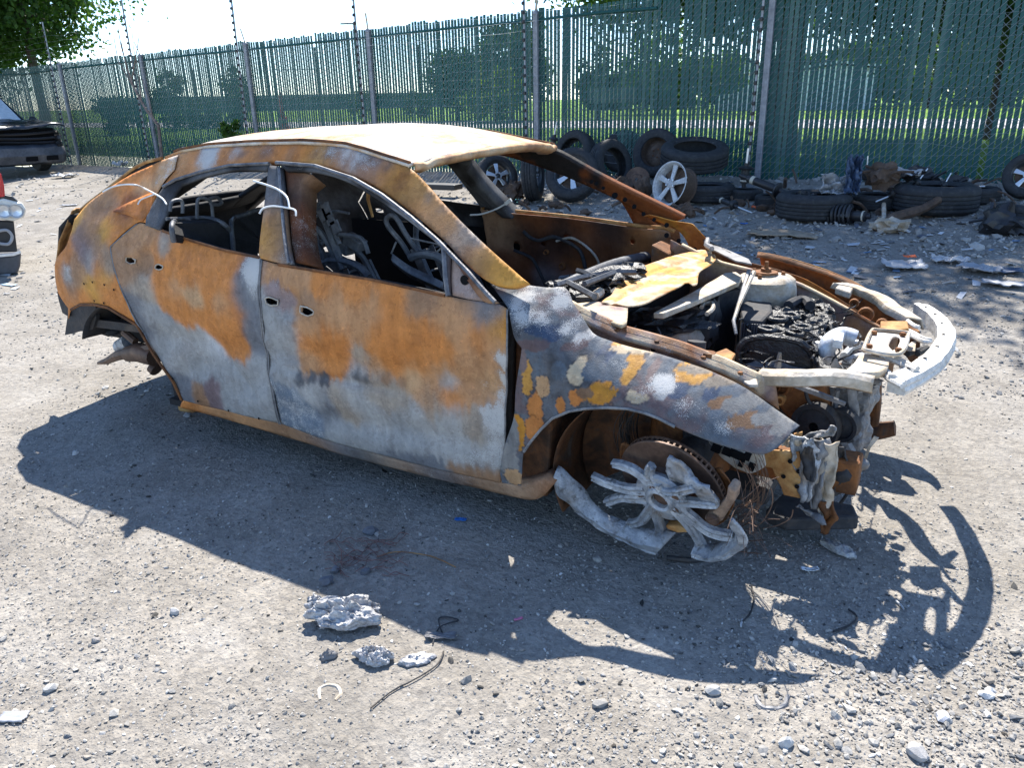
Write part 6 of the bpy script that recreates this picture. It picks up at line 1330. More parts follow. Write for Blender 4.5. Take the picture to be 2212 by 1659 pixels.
def wheel_parts(e, M, r_, kind):
    """what sits inside a tyre: steel disc wheel or five-spoke alloy"""
    if kind == 'steel':
        m = MB(); m.lathe([(0, .02), (.14, .02), (.18, .05), (.30, .06), (.44, .0), (.55, -.06), (.60, .02), (.645, .20), (.67, .21)], 40, M @ Matrix.Scale(r_, 4)); m.build('steel_wheel', STEELW, e)
        for k in range(5): a = 6.2832*k/5; m = MB(); m.lathe([(0, .006), (.010, .006), (.012, 0)], 6, M @ Matrix.Translation((.17*r_*math.cos(a), .17*r_*math.sin(a), .05*r_))); m.build('wheel_nut', RUST, e)
    elif kind in ('alloy', 'white'):
        mt = SILV if kind == 'alloy' else DUSTY
        m = MB(); m.lathe([(.55, -.15), (.58, .10), (.625, .17), (.66, .20), (.685, .19)], 44, M @ Matrix.Scale(r_, 4)); rim = m.build('rim', DARKAL if kind == 'alloy' else mt, e)
        for k in range(5):
            a = 6.2832*k/5+.3; d = Vector((math.cos(a), math.sin(a), 0)); s = Vector((-d.y, d.x, 0)); sp = .12 if kind == 'alloy' else .10
            q = [d*.10*r_-s*.06*r_, d*.10*r_+s*.06*r_, d*.60*r_+s*sp*r_, d*.60*r_-s*sp*r_]
            for p_, z in zip(q, (.13, .13, .10, .10)): p_.z = z*r_
            m = MB(); c = sum(q, Vector())/4; m.prism([M @ p_ for p_ in q], (M.to_3x3() @ Vector((0, 0, -.05*r_)))); m.build('spoke', mt, rim, False, bevel=.006)
        m = MB(); m.lathe([(0, .17), (.07, .165), (.12, .14), (.13, .06)], 20, M @ Matrix.Scale(r_, 4)); m.build('hub', DARKAL if kind == 'alloy' else mt, rim)
        for k in range(5): a = 6.2832*k/5+.9; m = MB(); m.lathe([(0, .012), (.010, .010), (.013, 0)], 6, M @ Matrix.Translation((.15*r_*math.cos(a), .15*r_*math.sin(a), .145*r_))); m.build('wheel_nut', SILV, rim)
        m = MB(); m.lathe([(0, -.05), (.52, -.05)], 24, M @ Matrix.Scale(r_, 4)); m.build('back_plate', STEELW, rim)
def tyre(label, c, axis, r_, kind=None, prof=4, spin=0.):
    axis = Vector(axis).normalized(); M3 = axis.to_track_quat('Z', 'Y').to_matrix().to_4x4() @ Matrix.Rotation(spin, 4, 'Z'); M = Matrix.Translation(c) @ M3
    if kind is None:
        o = bpy.data.objects.new('tyre', TY[prof]); COL.objects.link(o); o.matrix_basis = M @ Matrix.Scale(r_, 4); tag(o, label, 'tyre', 'scrap tyres along the fence'); return o
    e = empty('wheel', c); o = bpy.data.objects.new('tyre_body', TY[prof]); COL.objects.link(o); adopt(o, e); o.matrix_basis = M @ Matrix.Scale(r_, 4)
    wheel_parts(e, M, r_, kind); tag(e, label, 'wheel', 'scrap tyres along the fence'); return e
def depth(P): return (P-CP).dot(FW)
def away(P): d = P-CP; d.z = 0; return d.normalized()
def lying(label, u0, u1, vb, kind=None, prof=4, tilt=(0, 0), lift=0., spin=0.):
    um = (u0+u1)/2; P = on_ground(um, vb); r_ = .3
    for _ in range(8): r_ = (u1-u0)/2*(depth(P)+r_*.9)/FPX
    c = P+away(P)*r_; w_ = (.30 if prof == 4 else .33 if prof == 5 else .27)*r_; c.z = ground_h(c.x, c.y)+w_+lift-.01
    return tyre(label, c, (tilt[0], tilt[1], 1), r_, kind, prof, spin), c, r_
def standing(label, u, v0, vb, axis, kind=None, prof=4, back=0., spin=0., lift=0.):
    P = on_ground(u, vb); P = P+away(P)*back; r_ = .33
    P.z = ground_h(P.x, P.y)
    for _ in range(6):
        r_ = (vb-v0)/2*depth(P)/FPX*1.03
    ax = Vector(axis).normalized(); c = P+Vector((0, 0, r_*math.sqrt(max(.05, 1-ax.z**2))+.3*r_*abs(ax.z)+lift)); return tyre(label, c, ax, r_, kind, prof, spin), c, r_
V2C = (-FW.x, -FW.y, 0); RG = (RT.x, RT.y, 0)
def vc(a, b, z=0.): return Vector((V2C[0]*a+RG[0]*b, V2C[1]*a+RG[1]*b, z))
_, cA, rA = lying('large flat tyre with a strut lying across it, nearest in the row', 1675, 1829, 484, 'steel', 5)
_, cB, rB = lying('large flat tyre full of gravel with a pale rod, right of the row', 1928, 2096, 476, 'steel', 5)
lying('flat tyre half hidden between the two large tyres', 1836, 1936, 462)
lying('small flat tyre tucked behind the left of the nearest large tyre', 1630, 1712, 452, None, 3)
lying('flat tyre behind the white alloy rim', 1470, 1583, 446, None, 4)
lying('flat tyre behind the gravel-filled tyre at the right', 2046, 2148, 452)
lying('dark flat tyre beside the fence post, shaded black', 1572, 1645, 440, None, 3)
_, cT, rT = lying('tyre tilted on top of the flat one behind the white rim', 1424, 1566, 420, None, 4, (.10, -.22), .26)
standing('upright tyre on a brown steel wheel, tallest in the heap', 1416, 300, 398, vc(.8, -.45, .25), 'steel', 5, .3)
standing('upright tyre behind the tallest one in the heap', 1346, 302, 390, vc(.9, .1, .2), 'steel', 5, .6)
standing('open worn tyre leaning right of the five-spoke wheel', 1318, 322, 424, vc(.75, .55, .25), None, 4, .35)
standing('five-spoke black and silver alloy wheel with tyre, leaning in the heap', 1236, 336, 447, vc(.85, -.30, .42), 'alloy', 3, .2, .9)
standing('upright tyre showing its tread left of the five-spoke wheel', 1152, 330, 440, vc(.25, 1., .05), 'alloy', 3, .2)
standing('tyre top peeking over the heap behind the roof corner', 1240, 306, 400, vc(.7, -.6, .3), None, 4, .7)
standing('upright wheel at the left of the heap seen through the windshield', 1075, 360, 450, vc(.8, .4, .3), 'alloy', 3, .6)
standing('silver alloy wheel with tyre leaning at the right picture edge', 2206, 362, 456, vc(.75, -.55, .35), 'alloy', 3, .3)
lying('scorched dark tyre lying at the right edge below the leaning wheel', 2150, 2290, 505, None, 4, (.1, .1))
# bare white rim
def bare_rim():
    P = on_ground(1452, 446); c = P+Vector((0, 0, .24)); ax = vc(.55, -.75, .25).normalized(); M = Matrix.Translation(c) @ ax.to_track_quat('Z', 'Y').to_matrix().to_4x4(); e = empty('alloy_rim', P); tag(e, 'bare white five-spoke alloy rim leaning on the gravel before the tyres', 'wheel rim')
    wheel_parts(e, M, .36, 'white'); m = MB(); m.lathe([(.62*.36, .06), (.58*.36, -.02), (.55*.36, -.13), (.60*.36, -.15)], 40, M); m.build('barrel', STEELW, e)
bare_rim()
def scrap(name, label, cat, mbs, at=None, group=None):
    e = empty(name, at or (0, 0, 0)); tag(e, label, cat, group)
    for nm, m, mt, sm in mbs: m.build(nm, mt, e, sm, bevel=0)
    return e
SP = BLKPL
def strut(label, a, b, r_=.04, coil=False, group='struts among the tyres'):
    a = Vector(a); b = Vector(b); d = b-a; q = lambda t: a+d*t; m1 = MB(); m1.tube([q(0), q(.1), q(.12), q(.5), q(.52), q(.62)], [r_*.5, r_*.5, r_, r_, r_*.6, r_*.6], 10); m2 = MB(); m2.tube([q(.6), q(.98)], r_*.3, 8); m3 = MB(); m3.lathe([(0, .02), (r_*1.1, .02), (r_*1.9, 0), (r_*1.7, -.02)], 16, Matrix.Translation(q(.5)) @ d.to_track_quat('Z', 'Y').to_matrix().to_4x4())
    parts = [('damper', m1, SP, True), ('rod', m2, SILV, True), ('spring_seat', m3, SP, True)]
    m5 = MB(); m5.tube([q(.16), q(.20)], r_*1.06, 10); parts.append(('sticker', m5, WHITEARM, True))
    if coil:
        m4 = MB(); M = Matrix.Translation(q(.5)) @ d.to_track_quat('Z', 'Y').to_matrix().to_4x4(); L = d.length*.5
        m4.tube([M @ Vector((r_*2*math.cos(t), r_*2*math.sin(t), t/(2*math.pi*5)*L)) for t in np.linspace(0, 2*math.pi*5, 80)], r_*.28, 6); parts.append(('coil_spring', m4, SP, True))
    scrap('strut', label, 'strut', parts, a, group)
def og(u, v, dz=0.): return on_ground(u, v)+Vector((0, 0, dz))
def onp(u, v, s): 
    d = ray(u, v); return CP+d*((s-CP.dot(FN))/d.dot(FN))
sA = cA.dot(FN); sB = cB.dot(FN)
strut('black strut lying across the nearest large flat tyre', onp(1598, 378, sA+.25), onp(1770, 444, sA), .042)
strut('coil-over strut lying on the gravel between the two large tyres', og(1878, 486, .08), og(1795, 478, .07), .05, True)
strut('strut standing upright beside the right-hand fence post', onp(1606, 405, sA+.5), onp(1617, 318, sA+.5), .045)
strut('short strut with a pale rod resting in the gravel-filled tyre', onp(1965, 405, sB-.05), onp(1890, 436, sB-.25), .03)
strut('rusty strut standing up behind the roof corner', onp(1190, 335, sA+.3), onp(1203, 262, sA+.3), .03)
strut('thin strut with an orange end leaning over the far right tyres', onp(2025, 425, sB+.1), onp(2055, 372, sB+.2), .018)
strut('black drive shaft lying over the far right flat tyre', onp(2040, 405, sB+.3), onp(2130, 402, sB+.3), .03)
strut('thin dark rod standing behind the crumpled bumper scrap', onp(1870, 400, sA+.6), onp(1875, 335, sA+.6), .02)
strut('black strut with a white label on the gravel right of the white rim', og(1545, 448, .10), og(1625, 472, .05), .03)
strut('bent dark arm sticking up from the gravel-filled tyre', onp(1960, 425, sB+.05), onp(2005, 362, sB+.15), .02)
def arm():
    m = MB(); m.tube(bez([og(1890, 500, .04), og(1925, 488, .07), onp(1990, 452, sB-.45), onp(2032, 428, sB-.35)], 6), [.035]*6+[.05]*6+[.04]*6+[.025], 8); k = MB(); k.blob(og(1922, 498, .05), (.14, .10, .07), 3, .7, 2., None, 4.); w_ = MB(); w_.tube([og(1905, 470, .12), og(1908, 500, .05)], .02, 8)
    scrap('suspension_knuckle', 'brown suspension knuckle and arm lying before the gravel-filled tyre', 'car part', [('arm', m, STEELW, True), ('knuckle', k, PALE, True), ('stub', w_, PALE, True)], og(1920, 500))
    m = MB(); m.blob(og(1388, 432, .12), (.10, .09, .14), 3, .4, 1.6, None, 2.); n = MB(); n.lathe([(.02, .03), (.06, .03), (.07, 0), (.15, 0), (.15, -.015)], 26, Matrix.Translation(og(1375, 425, .18)) @ vc(1, -.4, .2).to_track_quat('Z', 'Y').to_matrix().to_4x4()); scrap('hub_assembly', 'rusty hub and brake disc under the tallest tyre', 'car part', [('knuckle', m, STEELW, True), ('disc', n, DISC, True)], og(1388, 432))
    m = MB()
    for k in range(14): rs = random.Random(k); m.blob(onp(1745+rs.uniform(-30, 40), 430+rs.uniform(-14, 8), sA), (.05, .04, .04), 2, .6, 2., None, k)
    tag(scrap('bracket_heap', 'small dark brackets heaped inside the nearest large tyre', 'car part', [('bracket', m, SP, True)], cA).children[0], kind='stuff')
    def rubble(c, r_, n, label):
        P = np.array([(c.x+rs_[0]*r_*.55, c.y+rs_[1]*r_*.55, c.z+.06) for rs_ in RNG.uniform(-1, 1, (n, 2)) if rs_[0]**2+rs_[1]**2 < 1]); o = rocks('rubble', P, RNG.uniform(.012, .035, len(P))); tag(o, label, 'gravel', kind='stuff')
    rubble(cB, rB, 60, 'gravel collected inside the right-hand large tyre'); rubble(cA, rA, 30, 'gravel collected inside the nearest large tyre')
    for k, (u, v, r_, lab) in enumerate(((1110, 400, .16, 'dark tangled car parts left of the upright tread tyre'), (1085, 425, .12, 'dark tangled car parts low at the left of the heap'), (1345, 395, .16, 'brown tangled hub parts inside the worn leaning tyre'), (1905, 395, .14, 'brown gearbox scrap lying behind the half hidden tyre'), (2165, 470, .16, 'dark folded trim on the gravel at the right edge'), (1480, 440, .10, 'rusty knuckle behind the white alloy rim'), (1990, 385, .13, 'dark hub scrap standing behind the gravel-filled tyre'), (2060, 400, .12, 'dark bracket scrap between the rightmost flat tyres'))):
        P = on_ground(u, v+30) if k != 3 else onp(u, v, sA+.3); m = MB(); m.blob(P+Vector((0, 0, r_*.6)), (r_, r_*.7, r_*.8), 3, .6, 1.9, None, k*2.7)
        for j in range(7):
            rs = random.Random(k*20+j); a = P+Vector((rs.uniform(-r_, r_), rs.uniform(-r_, r_), r_*.6)); d = Vector((rs.uniform(-1, 1), rs.uniform(-.6, .6), rs.uniform(-.4, 1))).normalized()*r_*1.2; m.tube(bez([a-d*.4, a+Vector((0, 0, .03)), a+d], 4), .014, 6)
        tag(m.build('scrap_metal', [STEELW, SP, STEELW, STEELW, SP, STEELW, SP, SP][k], None), lab, 'scrap')
arm()
def crumple(name, label, cat, P, size, mat, seed, fold=.5, rot=None, n=26, amp=.35, thick=.006, lift=.0, group=None):
    """a crumpled sheet"""
    m = MB(); g = []
    for i in range(n):
        row = []
        for j in range(n):
            x = (i/(n-1)-.5)*2; y = (j/(n-1)-.5)*2; e = 1+.18*noise.noise(Vector((x*3, y*3, seed)))
            q = Vector((x*e, y*e, fold*(x*x*.5+.3*y*y)+amp*noise.fractal(Vector((x*2.1+seed, y*2.1, seed)), .8, 2.2, 5)+amp*.3*abs(noise.noise(Vector((x*6, y*6, seed)))))); q = q+noise.noise_vector(q*3+Vector((seed, 0, 0)))*.10
            row.append(Vector((q.x*size[0], q.y*size[1], q.z*size[2])))
        g.append(row)
    if rot is not None: g = [[rot @ p for p in r_] for r_ in g]
    zmin = min(p.z for r_ in g for p in r_); g = [[p+Vector((0, 0, -zmin+lift+thick)) for p in r_] for r_ in g]
    m.sheet(g); o = m.build(name, mat, None, True, 60); o.location = P; s = o.modifiers.new('s', 'SOLIDIFY'); s.thickness = thick; tag(o, label, cat, group); return o
def lump(label, P, size, mat, seed, rot=0., lift=0., sub=5, tilt=.0):
    # slumped, folded puddle of metal: flat blob with ridged folds and a torn edge
    bm = bmesh.new(); bmesh.ops.create_icosphere(bm, subdivisions=sub, radius=1); V = []; Rm = Matrix.Rotation(rot, 3, 'Z') @ Matrix.Rotation(tilt, 3, 'X')
    for v in bm.verts:
        p = v.co; s_ = Vector((seed, -seed, seed*.5)); k = 1+.38*noise.fractal(Vector((p.x*1.6, p.y*1.6, 0))+s_, .8, 2.1, 5)
        rg = 1-abs(noise.noise(Vector((p.x*1.5, p.y*2.6, p.z))+s_)); r2 = 1-abs(noise.noise(Vector((p.x*9, p.y*6, p.z*2))+s_)); top = max(0, p.z)
        q = Vector((p.x*k*size[0], p.y*k*size[1], (p.z*.40+top*(.55*rg**2+.34*r2**3-.38))*size[2])); q += noise.noise_vector(p*7+s_)*size[1]*.06; V.append(Rm @ q)
    F = [tuple(v.index for v in f.verts) for f in bm.faces]; bm.free(); zm = min(v.z for v in V); m = MB(); m.add([v+Vector((0, 0, -zm-.004+lift)) for v in V], F); o = m.build('foil_lump', mat, None, True, 75); o.location = P; tag(o, label, 'metal scrap'); return o
FOIL = mottle('white_ash_foil', [(.25, (.12, .12, .13)), (.45, (.34, .34, .35)), (.75, (.56, .56, .55))], 30, rough=.5, metal=.3, bump=.006, bscale=80)
GRYP = plain('grey_plastic', (.30, .31, .33), .5); WHTP = plain('white_plastic', (.40, .41, .42), .5); BLUP = plain('blue_plastic', (.02, .14, .45), .5); DKB = plain('dark_blue_plastic', (.05, .08, .14), .45)
RZ = lambda a, b=0.: Matrix.Rotation(a, 3, 'Z') @ Matrix.Rotation(b, 3, 'X')
lump('crumpled white melted aluminium lump on sunlit dirt in front of the car', on_ground(748, 1345), (.128, .055, .055), FOIL, 3.3, .55, .012, 5, .22)
lump('smaller grey crumpled lump below the big white one', on_ground(812, 1428), (.052, .034, .04), FOIL, 8.1, .2)
lump('thin flat grey foil flake right of the smaller lump', on_ground(900, 1428), (.05, .024, .02), FOIL, 5.5, .7, 0, 4)
lump('pale foil scrap in shade below the bumper shadow edge', on_ground(1810, 1192), (.07, .025, .035), FOIL, 1.7, -.5, 0, 4)
lump('small pale crumb above the big white lump', on_ground(682, 1300), (.026, .014, .022), FOIL, 11.7, .3, 0, 4)
lump('dark crumbly clump under the big white lump', on_ground(710, 1420), (.026, .016, .024), GREYM, 12.7, .8, 0, 4)
crumple('cardboard', 'flattened brown cardboard sheet on the shaded gravel', 'cardboard', on_ground(1690, 508), (.30, .16, .035), mottle('cardboard', [(.3, (.22, .17, .12)), (.7, (.36, .29, .21))], 5, rough=.85, bump=.001), 2.2, -.5, RZ(.1), 20, .5, .006)
crumple('bumper_scrap', 'crumpled white and blue-grey bumper piece standing over the nearest large tyre', 'plastic scrap', onp(1808, 425, sA+.15), (.17, .10, .16), WHTP, 6.6, .6, RZ(.3, 1.25), 26, .8, .008)
crumple('bumper_scrap', 'dark blue folded bumper piece beside the white one', 'plastic scrap', onp(1838, 420, sA+.1), (.07, .18, .12), DKB, 9.2, .6, RZ(.2, 1.3), 24, .7, .008)
crumple('bumper_scrap', 'black and white folded trim behind the half hidden tyre', 'plastic scrap', onp(1925, 398, sA+.4), (.26, .10, .12), SP, 4.4, .6, RZ(-.15, .4), 24, .6, .008)
crumple('bumper_scrap', 'white folded strip on top of the black trim', 'plastic scrap', onp(1935, 384, sA+.35), (.22, .05, .06), WHTP, 7.4, .4, RZ(-.2, .5), 20, .6, .006)
crumple('plastic_sheet', 'pale grey plastic plate with orange scrap on the shaded gravel', 'plastic scrap', on_ground(1950, 578), (.15, .10, .05), WHTP, 2.9, .6, RZ(.3, .1), 18, .4, .006)
crumple('plastic_sheet', 'small orange scrap on the pale grey plate', 'plastic scrap', on_ground(1962, 572)+Vector((0, 0, .05)), (.045, .02, .02), plain('orange_plastic', (.75, .14, .04), .5), 3.9, .4, RZ(.3), 12, .5, .004)
crumple('rag', 'grey ribbed rag on the gravel at the right', 'rag', on_ground(2115, 590), (.14, .09, .04), GRYP, 6.1, .3, RZ(-.2), 26, .7, .006)
crumple('rag', 'pale torn paper heap left of the ribbed rag', 'paper', on_ground(2050, 570), (.13, .06, .04), WHTP, 13.1, .3, RZ(.2), 24, .8, .004)
crumple('plastic_sheet', 'grey broken box panel at the right edge', 'plastic scrap', on_ground(2165, 618), (.13, .06, .05), GRYP, 14.1, .2, RZ(-.1), 12, .3, .008)
crumple('plastic_sheet', 'dark slab behind the grey box panel at the right edge', 'plastic scrap', on_ground(2160, 590), (.14, .07, .04), DKB, 15.1, .2, RZ(.1), 12, .3, .008)
crumple('plastic_sheet', 'pale flat scrap below the grey plate on the shaded gravel', 'plastic scrap', on_ground(1770, 604), (.07, .04, .03), WHTP, 16.1, .3, RZ(.4), 14, .5, .005)
crumple('plastic_sheet', 'blue chip on the gravel above the cardboard', 'plastic scrap', on_ground(1607, 508-22), (.035, .018, .015), BLUP, 17.1, .3, RZ(.4), 10, .4, .004)
crumple('plastic_sheet', 'teal chip beside the upright tread tyre', 'plastic scrap', on_ground(1118, 438), (.028, .028, .05), plain('teal_plastic', (.02, .40, .36), .5), 18.1, .3, RZ(.4, .9), 10, .4, .006)
crumple('plastic_sheet', 'orange shred at the foot of the dark shaded tyre', 'plastic scrap', on_ground(1638, 452), (.07, .03, .03), MATS['orange_plastic'], 19.1, .3, RZ(.4), 14, .7, .004)
crumple('plastic_sheet', 'bright blue scrap in the car shadow near the sill', 'plastic scrap', on_ground(995, 1124), (.022, .010, .008), BLUP, 20.1, .3, RZ(.35), 12, .4, .003)
crumple('plastic_sheet', 'pink shred at the shadow edge', 'plastic scrap', on_ground(1120, 1342), (.014, .004, .004), plain('pink_plastic', (.55, .16, .28), .5), 21.1, .3, RZ(.9), 8, .3, .003)
crumple('plastic_sheet', 'curved silver trim sliver in shade under the nose', 'metal scrap', on_ground(1748, 1236), (.030, .010, .012), SILV, 22.1, .8, RZ(.5), 12, .2, .003)
crumple('plastic_sheet', 'flat grey flake on sunlit dirt at the bottom left', 'plastic scrap', on_ground(30, 1553), (.035, .018, .008), GRYP, 23.1, .1, RZ(.5), 10, .2, .004)
crumple('plastic_sheet', 'thin brown leaf-like flake on sunlit dirt right of the lumps', 'metal scrap', on_ground(952, 1380), (.045, .014, .012), GREYM, 24.1, .5, RZ(.5), 16, .4, .003)
crumple('plastic_bag', 'white plastic bag by the fence at the left', 'plastic scrap', on_ground(262, 355+8), (.14, .10, .12), WHTP, 25.1, .5, RZ(.2), 18, .7, .004)
crumple('plastic_bag', 'white plastic sheet on the gravel below the dark pickup', 'plastic scrap', on_ground(140, 384), (.22, .12, .07), WHTP, 26.1, .5, RZ(.4), 18, .6, .004)
crumple('plastic_sheet', 'flat pale shard on the sunlit yard left of the car', 'plastic scrap', on_ground(150, 445), (.12, .05, .03), GRYP, 27.1, .3, RZ(.6), 12, .4, .005)
crumple('plastic_sheet', 'second pale shard close to the rear of the car', 'plastic scrap', on_ground(182, 462), (.07, .05, .03), GRYP, 28.1, .3, RZ(.1), 12, .4, .005)
crumple('plastic_sheet', 'light blue flake on the yard at the far left edge', 'plastic scrap', on_ground(20, 617), (.08, .03, .01), plain('pale_blue_plastic', (.35, .48, .60), .5), 29.1, .1, RZ(.1), 10, .2, .004)
# arcs and wires on the ground
def ground_wire(name, label, cat, px, r_, mat, dz=.004, group=None):
    m = MB(); q = bez([og(u, v, dz+r_) for u, v in px], 6); m.tube([p+noise.noise_vector(p*40)*r_*.7 for p in q], [r_*(1+.35*noise.noise(p*55)) for p in q], 7); tag(m.build(name, mat, None, jag=r_*.25), label, cat, group)
ground_wire('horseshoe_scrap', 'grey horseshoe-shaped arc half buried in the pebbles', 'metal scrap', [(1632, 1508), (1640, 1528), (1665, 1536), (1692, 1530), (1704, 1508)], .007, GREYM, -.009)
ground_wire('ring_scrap', 'white broken ring lying on the sunlit dirt below the lumps', 'metal scrap', [(692, 1512), (690, 1490), (708, 1480), (728, 1484), (736, 1500), (724, 1514)], .005, PALE, -.005)
ground_wire('wire', 'long thin twig-like wire crossing the sunlit dirt', 'wire', [(800, 1535), (850, 1495), (900, 1470), (945, 1440), (958, 1412)], .0022, SOOT)
ground_wire('wire', 'short looped wire at the shadow edge', 'wire', [(935, 1395), (950, 1360), (990, 1345), (965, 1338), (948, 1342), (955, 1372)], .0022, SOOT)
ground_wire('wire', 'pale straight sliver in the sun patch below the wheel', 'wire', [(1600, 1362), (1602, 1345)], .003, WHTP)
ground_wire('wire', 'pale sliver inside the bumper shadow', 'wire', [(1935, 1300), (1952, 1318)], .003, WHTP)
ground_wire('wire', 'dark bent wire in the sun patch below the wheel', 'wire', [(1622, 1272), (1628, 1300), (1618, 1335), (1600, 1352)], .003, SOOT)
ground_wire('wire', 'dark bent wire in the right sun patch', 'wire', [(1832, 1320), (1850, 1335), (1840, 1352), (1800, 1370)], .003, SOOT)
ground_wire('wire', 'thin wire trailing from the tangle to the right', 'wire', [(815, 1208), (860, 1196), (930, 1204), (985, 1228)], .0018, RUSTB)
def tangle():
    m = MB(); rs = random.Random(9); RW = mottle('copper_wire', [(.3, (.10, .05, .045)), (.7, (.24, .13, .11))], 20)
    for k in range(34):
        u, v = rs.uniform(695, 830), rs.uniform(1168, 1250); P = [og(u, v, .006)]
        a = rs.uniform(-.6, .9)
        for j in range(4): a += rs.uniform(-.7, .7); u += 16*math.cos(a)+rs.uniform(-3, 3); v += 9*math.sin(a)+rs.uniform(-3, 3); P.append(og(u, v, rs.uniform(.003, .022)))
        m.tube(bez(P, 4), .0016, 4)
    o = m.build('wire_tangle', RW, None); tag(o, 'tangle of thin reddish wires in the car shadow', 'wire', kind=None)
tangle()
def bits():
    rs = random.Random(31); m = MB()
    for k in range(90):
        u, v = rs.uniform(1040, 2200), rs.uniform(400, 470); P = on_ground(u, v)
        if rs.random() < .55:
            d = Vector((rs.uniform(-1, 1), rs.uniform(-.7, .7), rs.uniform(-.1, .8))).normalized()*rs.uniform(.08, .26); m.tube(bez([P+Vector((0, 0, .02)), P+d*.5+Vector((0, 0, .05)), P+d+Vector((0, 0, .03))], 4), rs.uniform(.008, .022), 6)
        else: r_ = rs.uniform(.03, .08); m.blob(P+Vector((0, 0, r_*.5)), (r_, r_*.7, r_*.6), 2, .6, 2., None, k*1.3)
    tag(m.build('scrap_bits', STEELW, None), 'small dark car parts strewn among the tyres below the fence', 'scrap', kind='stuff')
bits()
# flakes and litter bits lost among the gravel of the bank
def litter():
    A = scatter(420, -40, 2260, 345, 640); P = np.array([p for p in A]); n = len(P)
    V = []; F = []; Cc = []; pal = [(.60, .61, .62), (.42, .44, .47), (.10, .11, .13), (.35, .33, .30), (.12, .20, .32), (.5, .5, .5)]
    for i, p in enumerate(A):
        s = random.uniform(.015, .06); a = random.uniform(0, 6.3); d = Vector((math.cos(a), math.sin(a), random.uniform(-.3, .4)))*s; e = Vector((-math.sin(a), math.cos(a), random.uniform(-.2, .2)))*s*random.uniform(.3, .8); c = p+Vector((0, 0, .012))
        b = len(V); V += [tuple(c-d-e), tuple(c+d-e*.6), tuple(c+d*.7+e), tuple(c-d*.8+e*.9)]; F.append((b, b+1, b+2, b+3)); k = random.choice(pal); Cc += [k]*4
    o = link('litter', np_mesh('litter', np.array(V), np.array(F), False, np.array(Cc)), STONE); o.modifiers.new('s', 'SOLIDIFY').thickness = .003
    tag(o, 'small plastic and metal flakes strewn over the gravel bank', 'litter', kind='stuff')
litter()
# plank and tray seen through the windshield opening
m = MB(); P = onp(948, 412, fs(*on_ground(950, 425).xy)); m.box(P+Vector((0, 0, .06)), (.62, .22, .07), Matrix.Rotation(.05, 3, 'Z')); tag(m.build('plastic_tray', SP, None, False, bevel=.01), 'black plastic tray on the gravel seen through the windshield opening', 'tray')
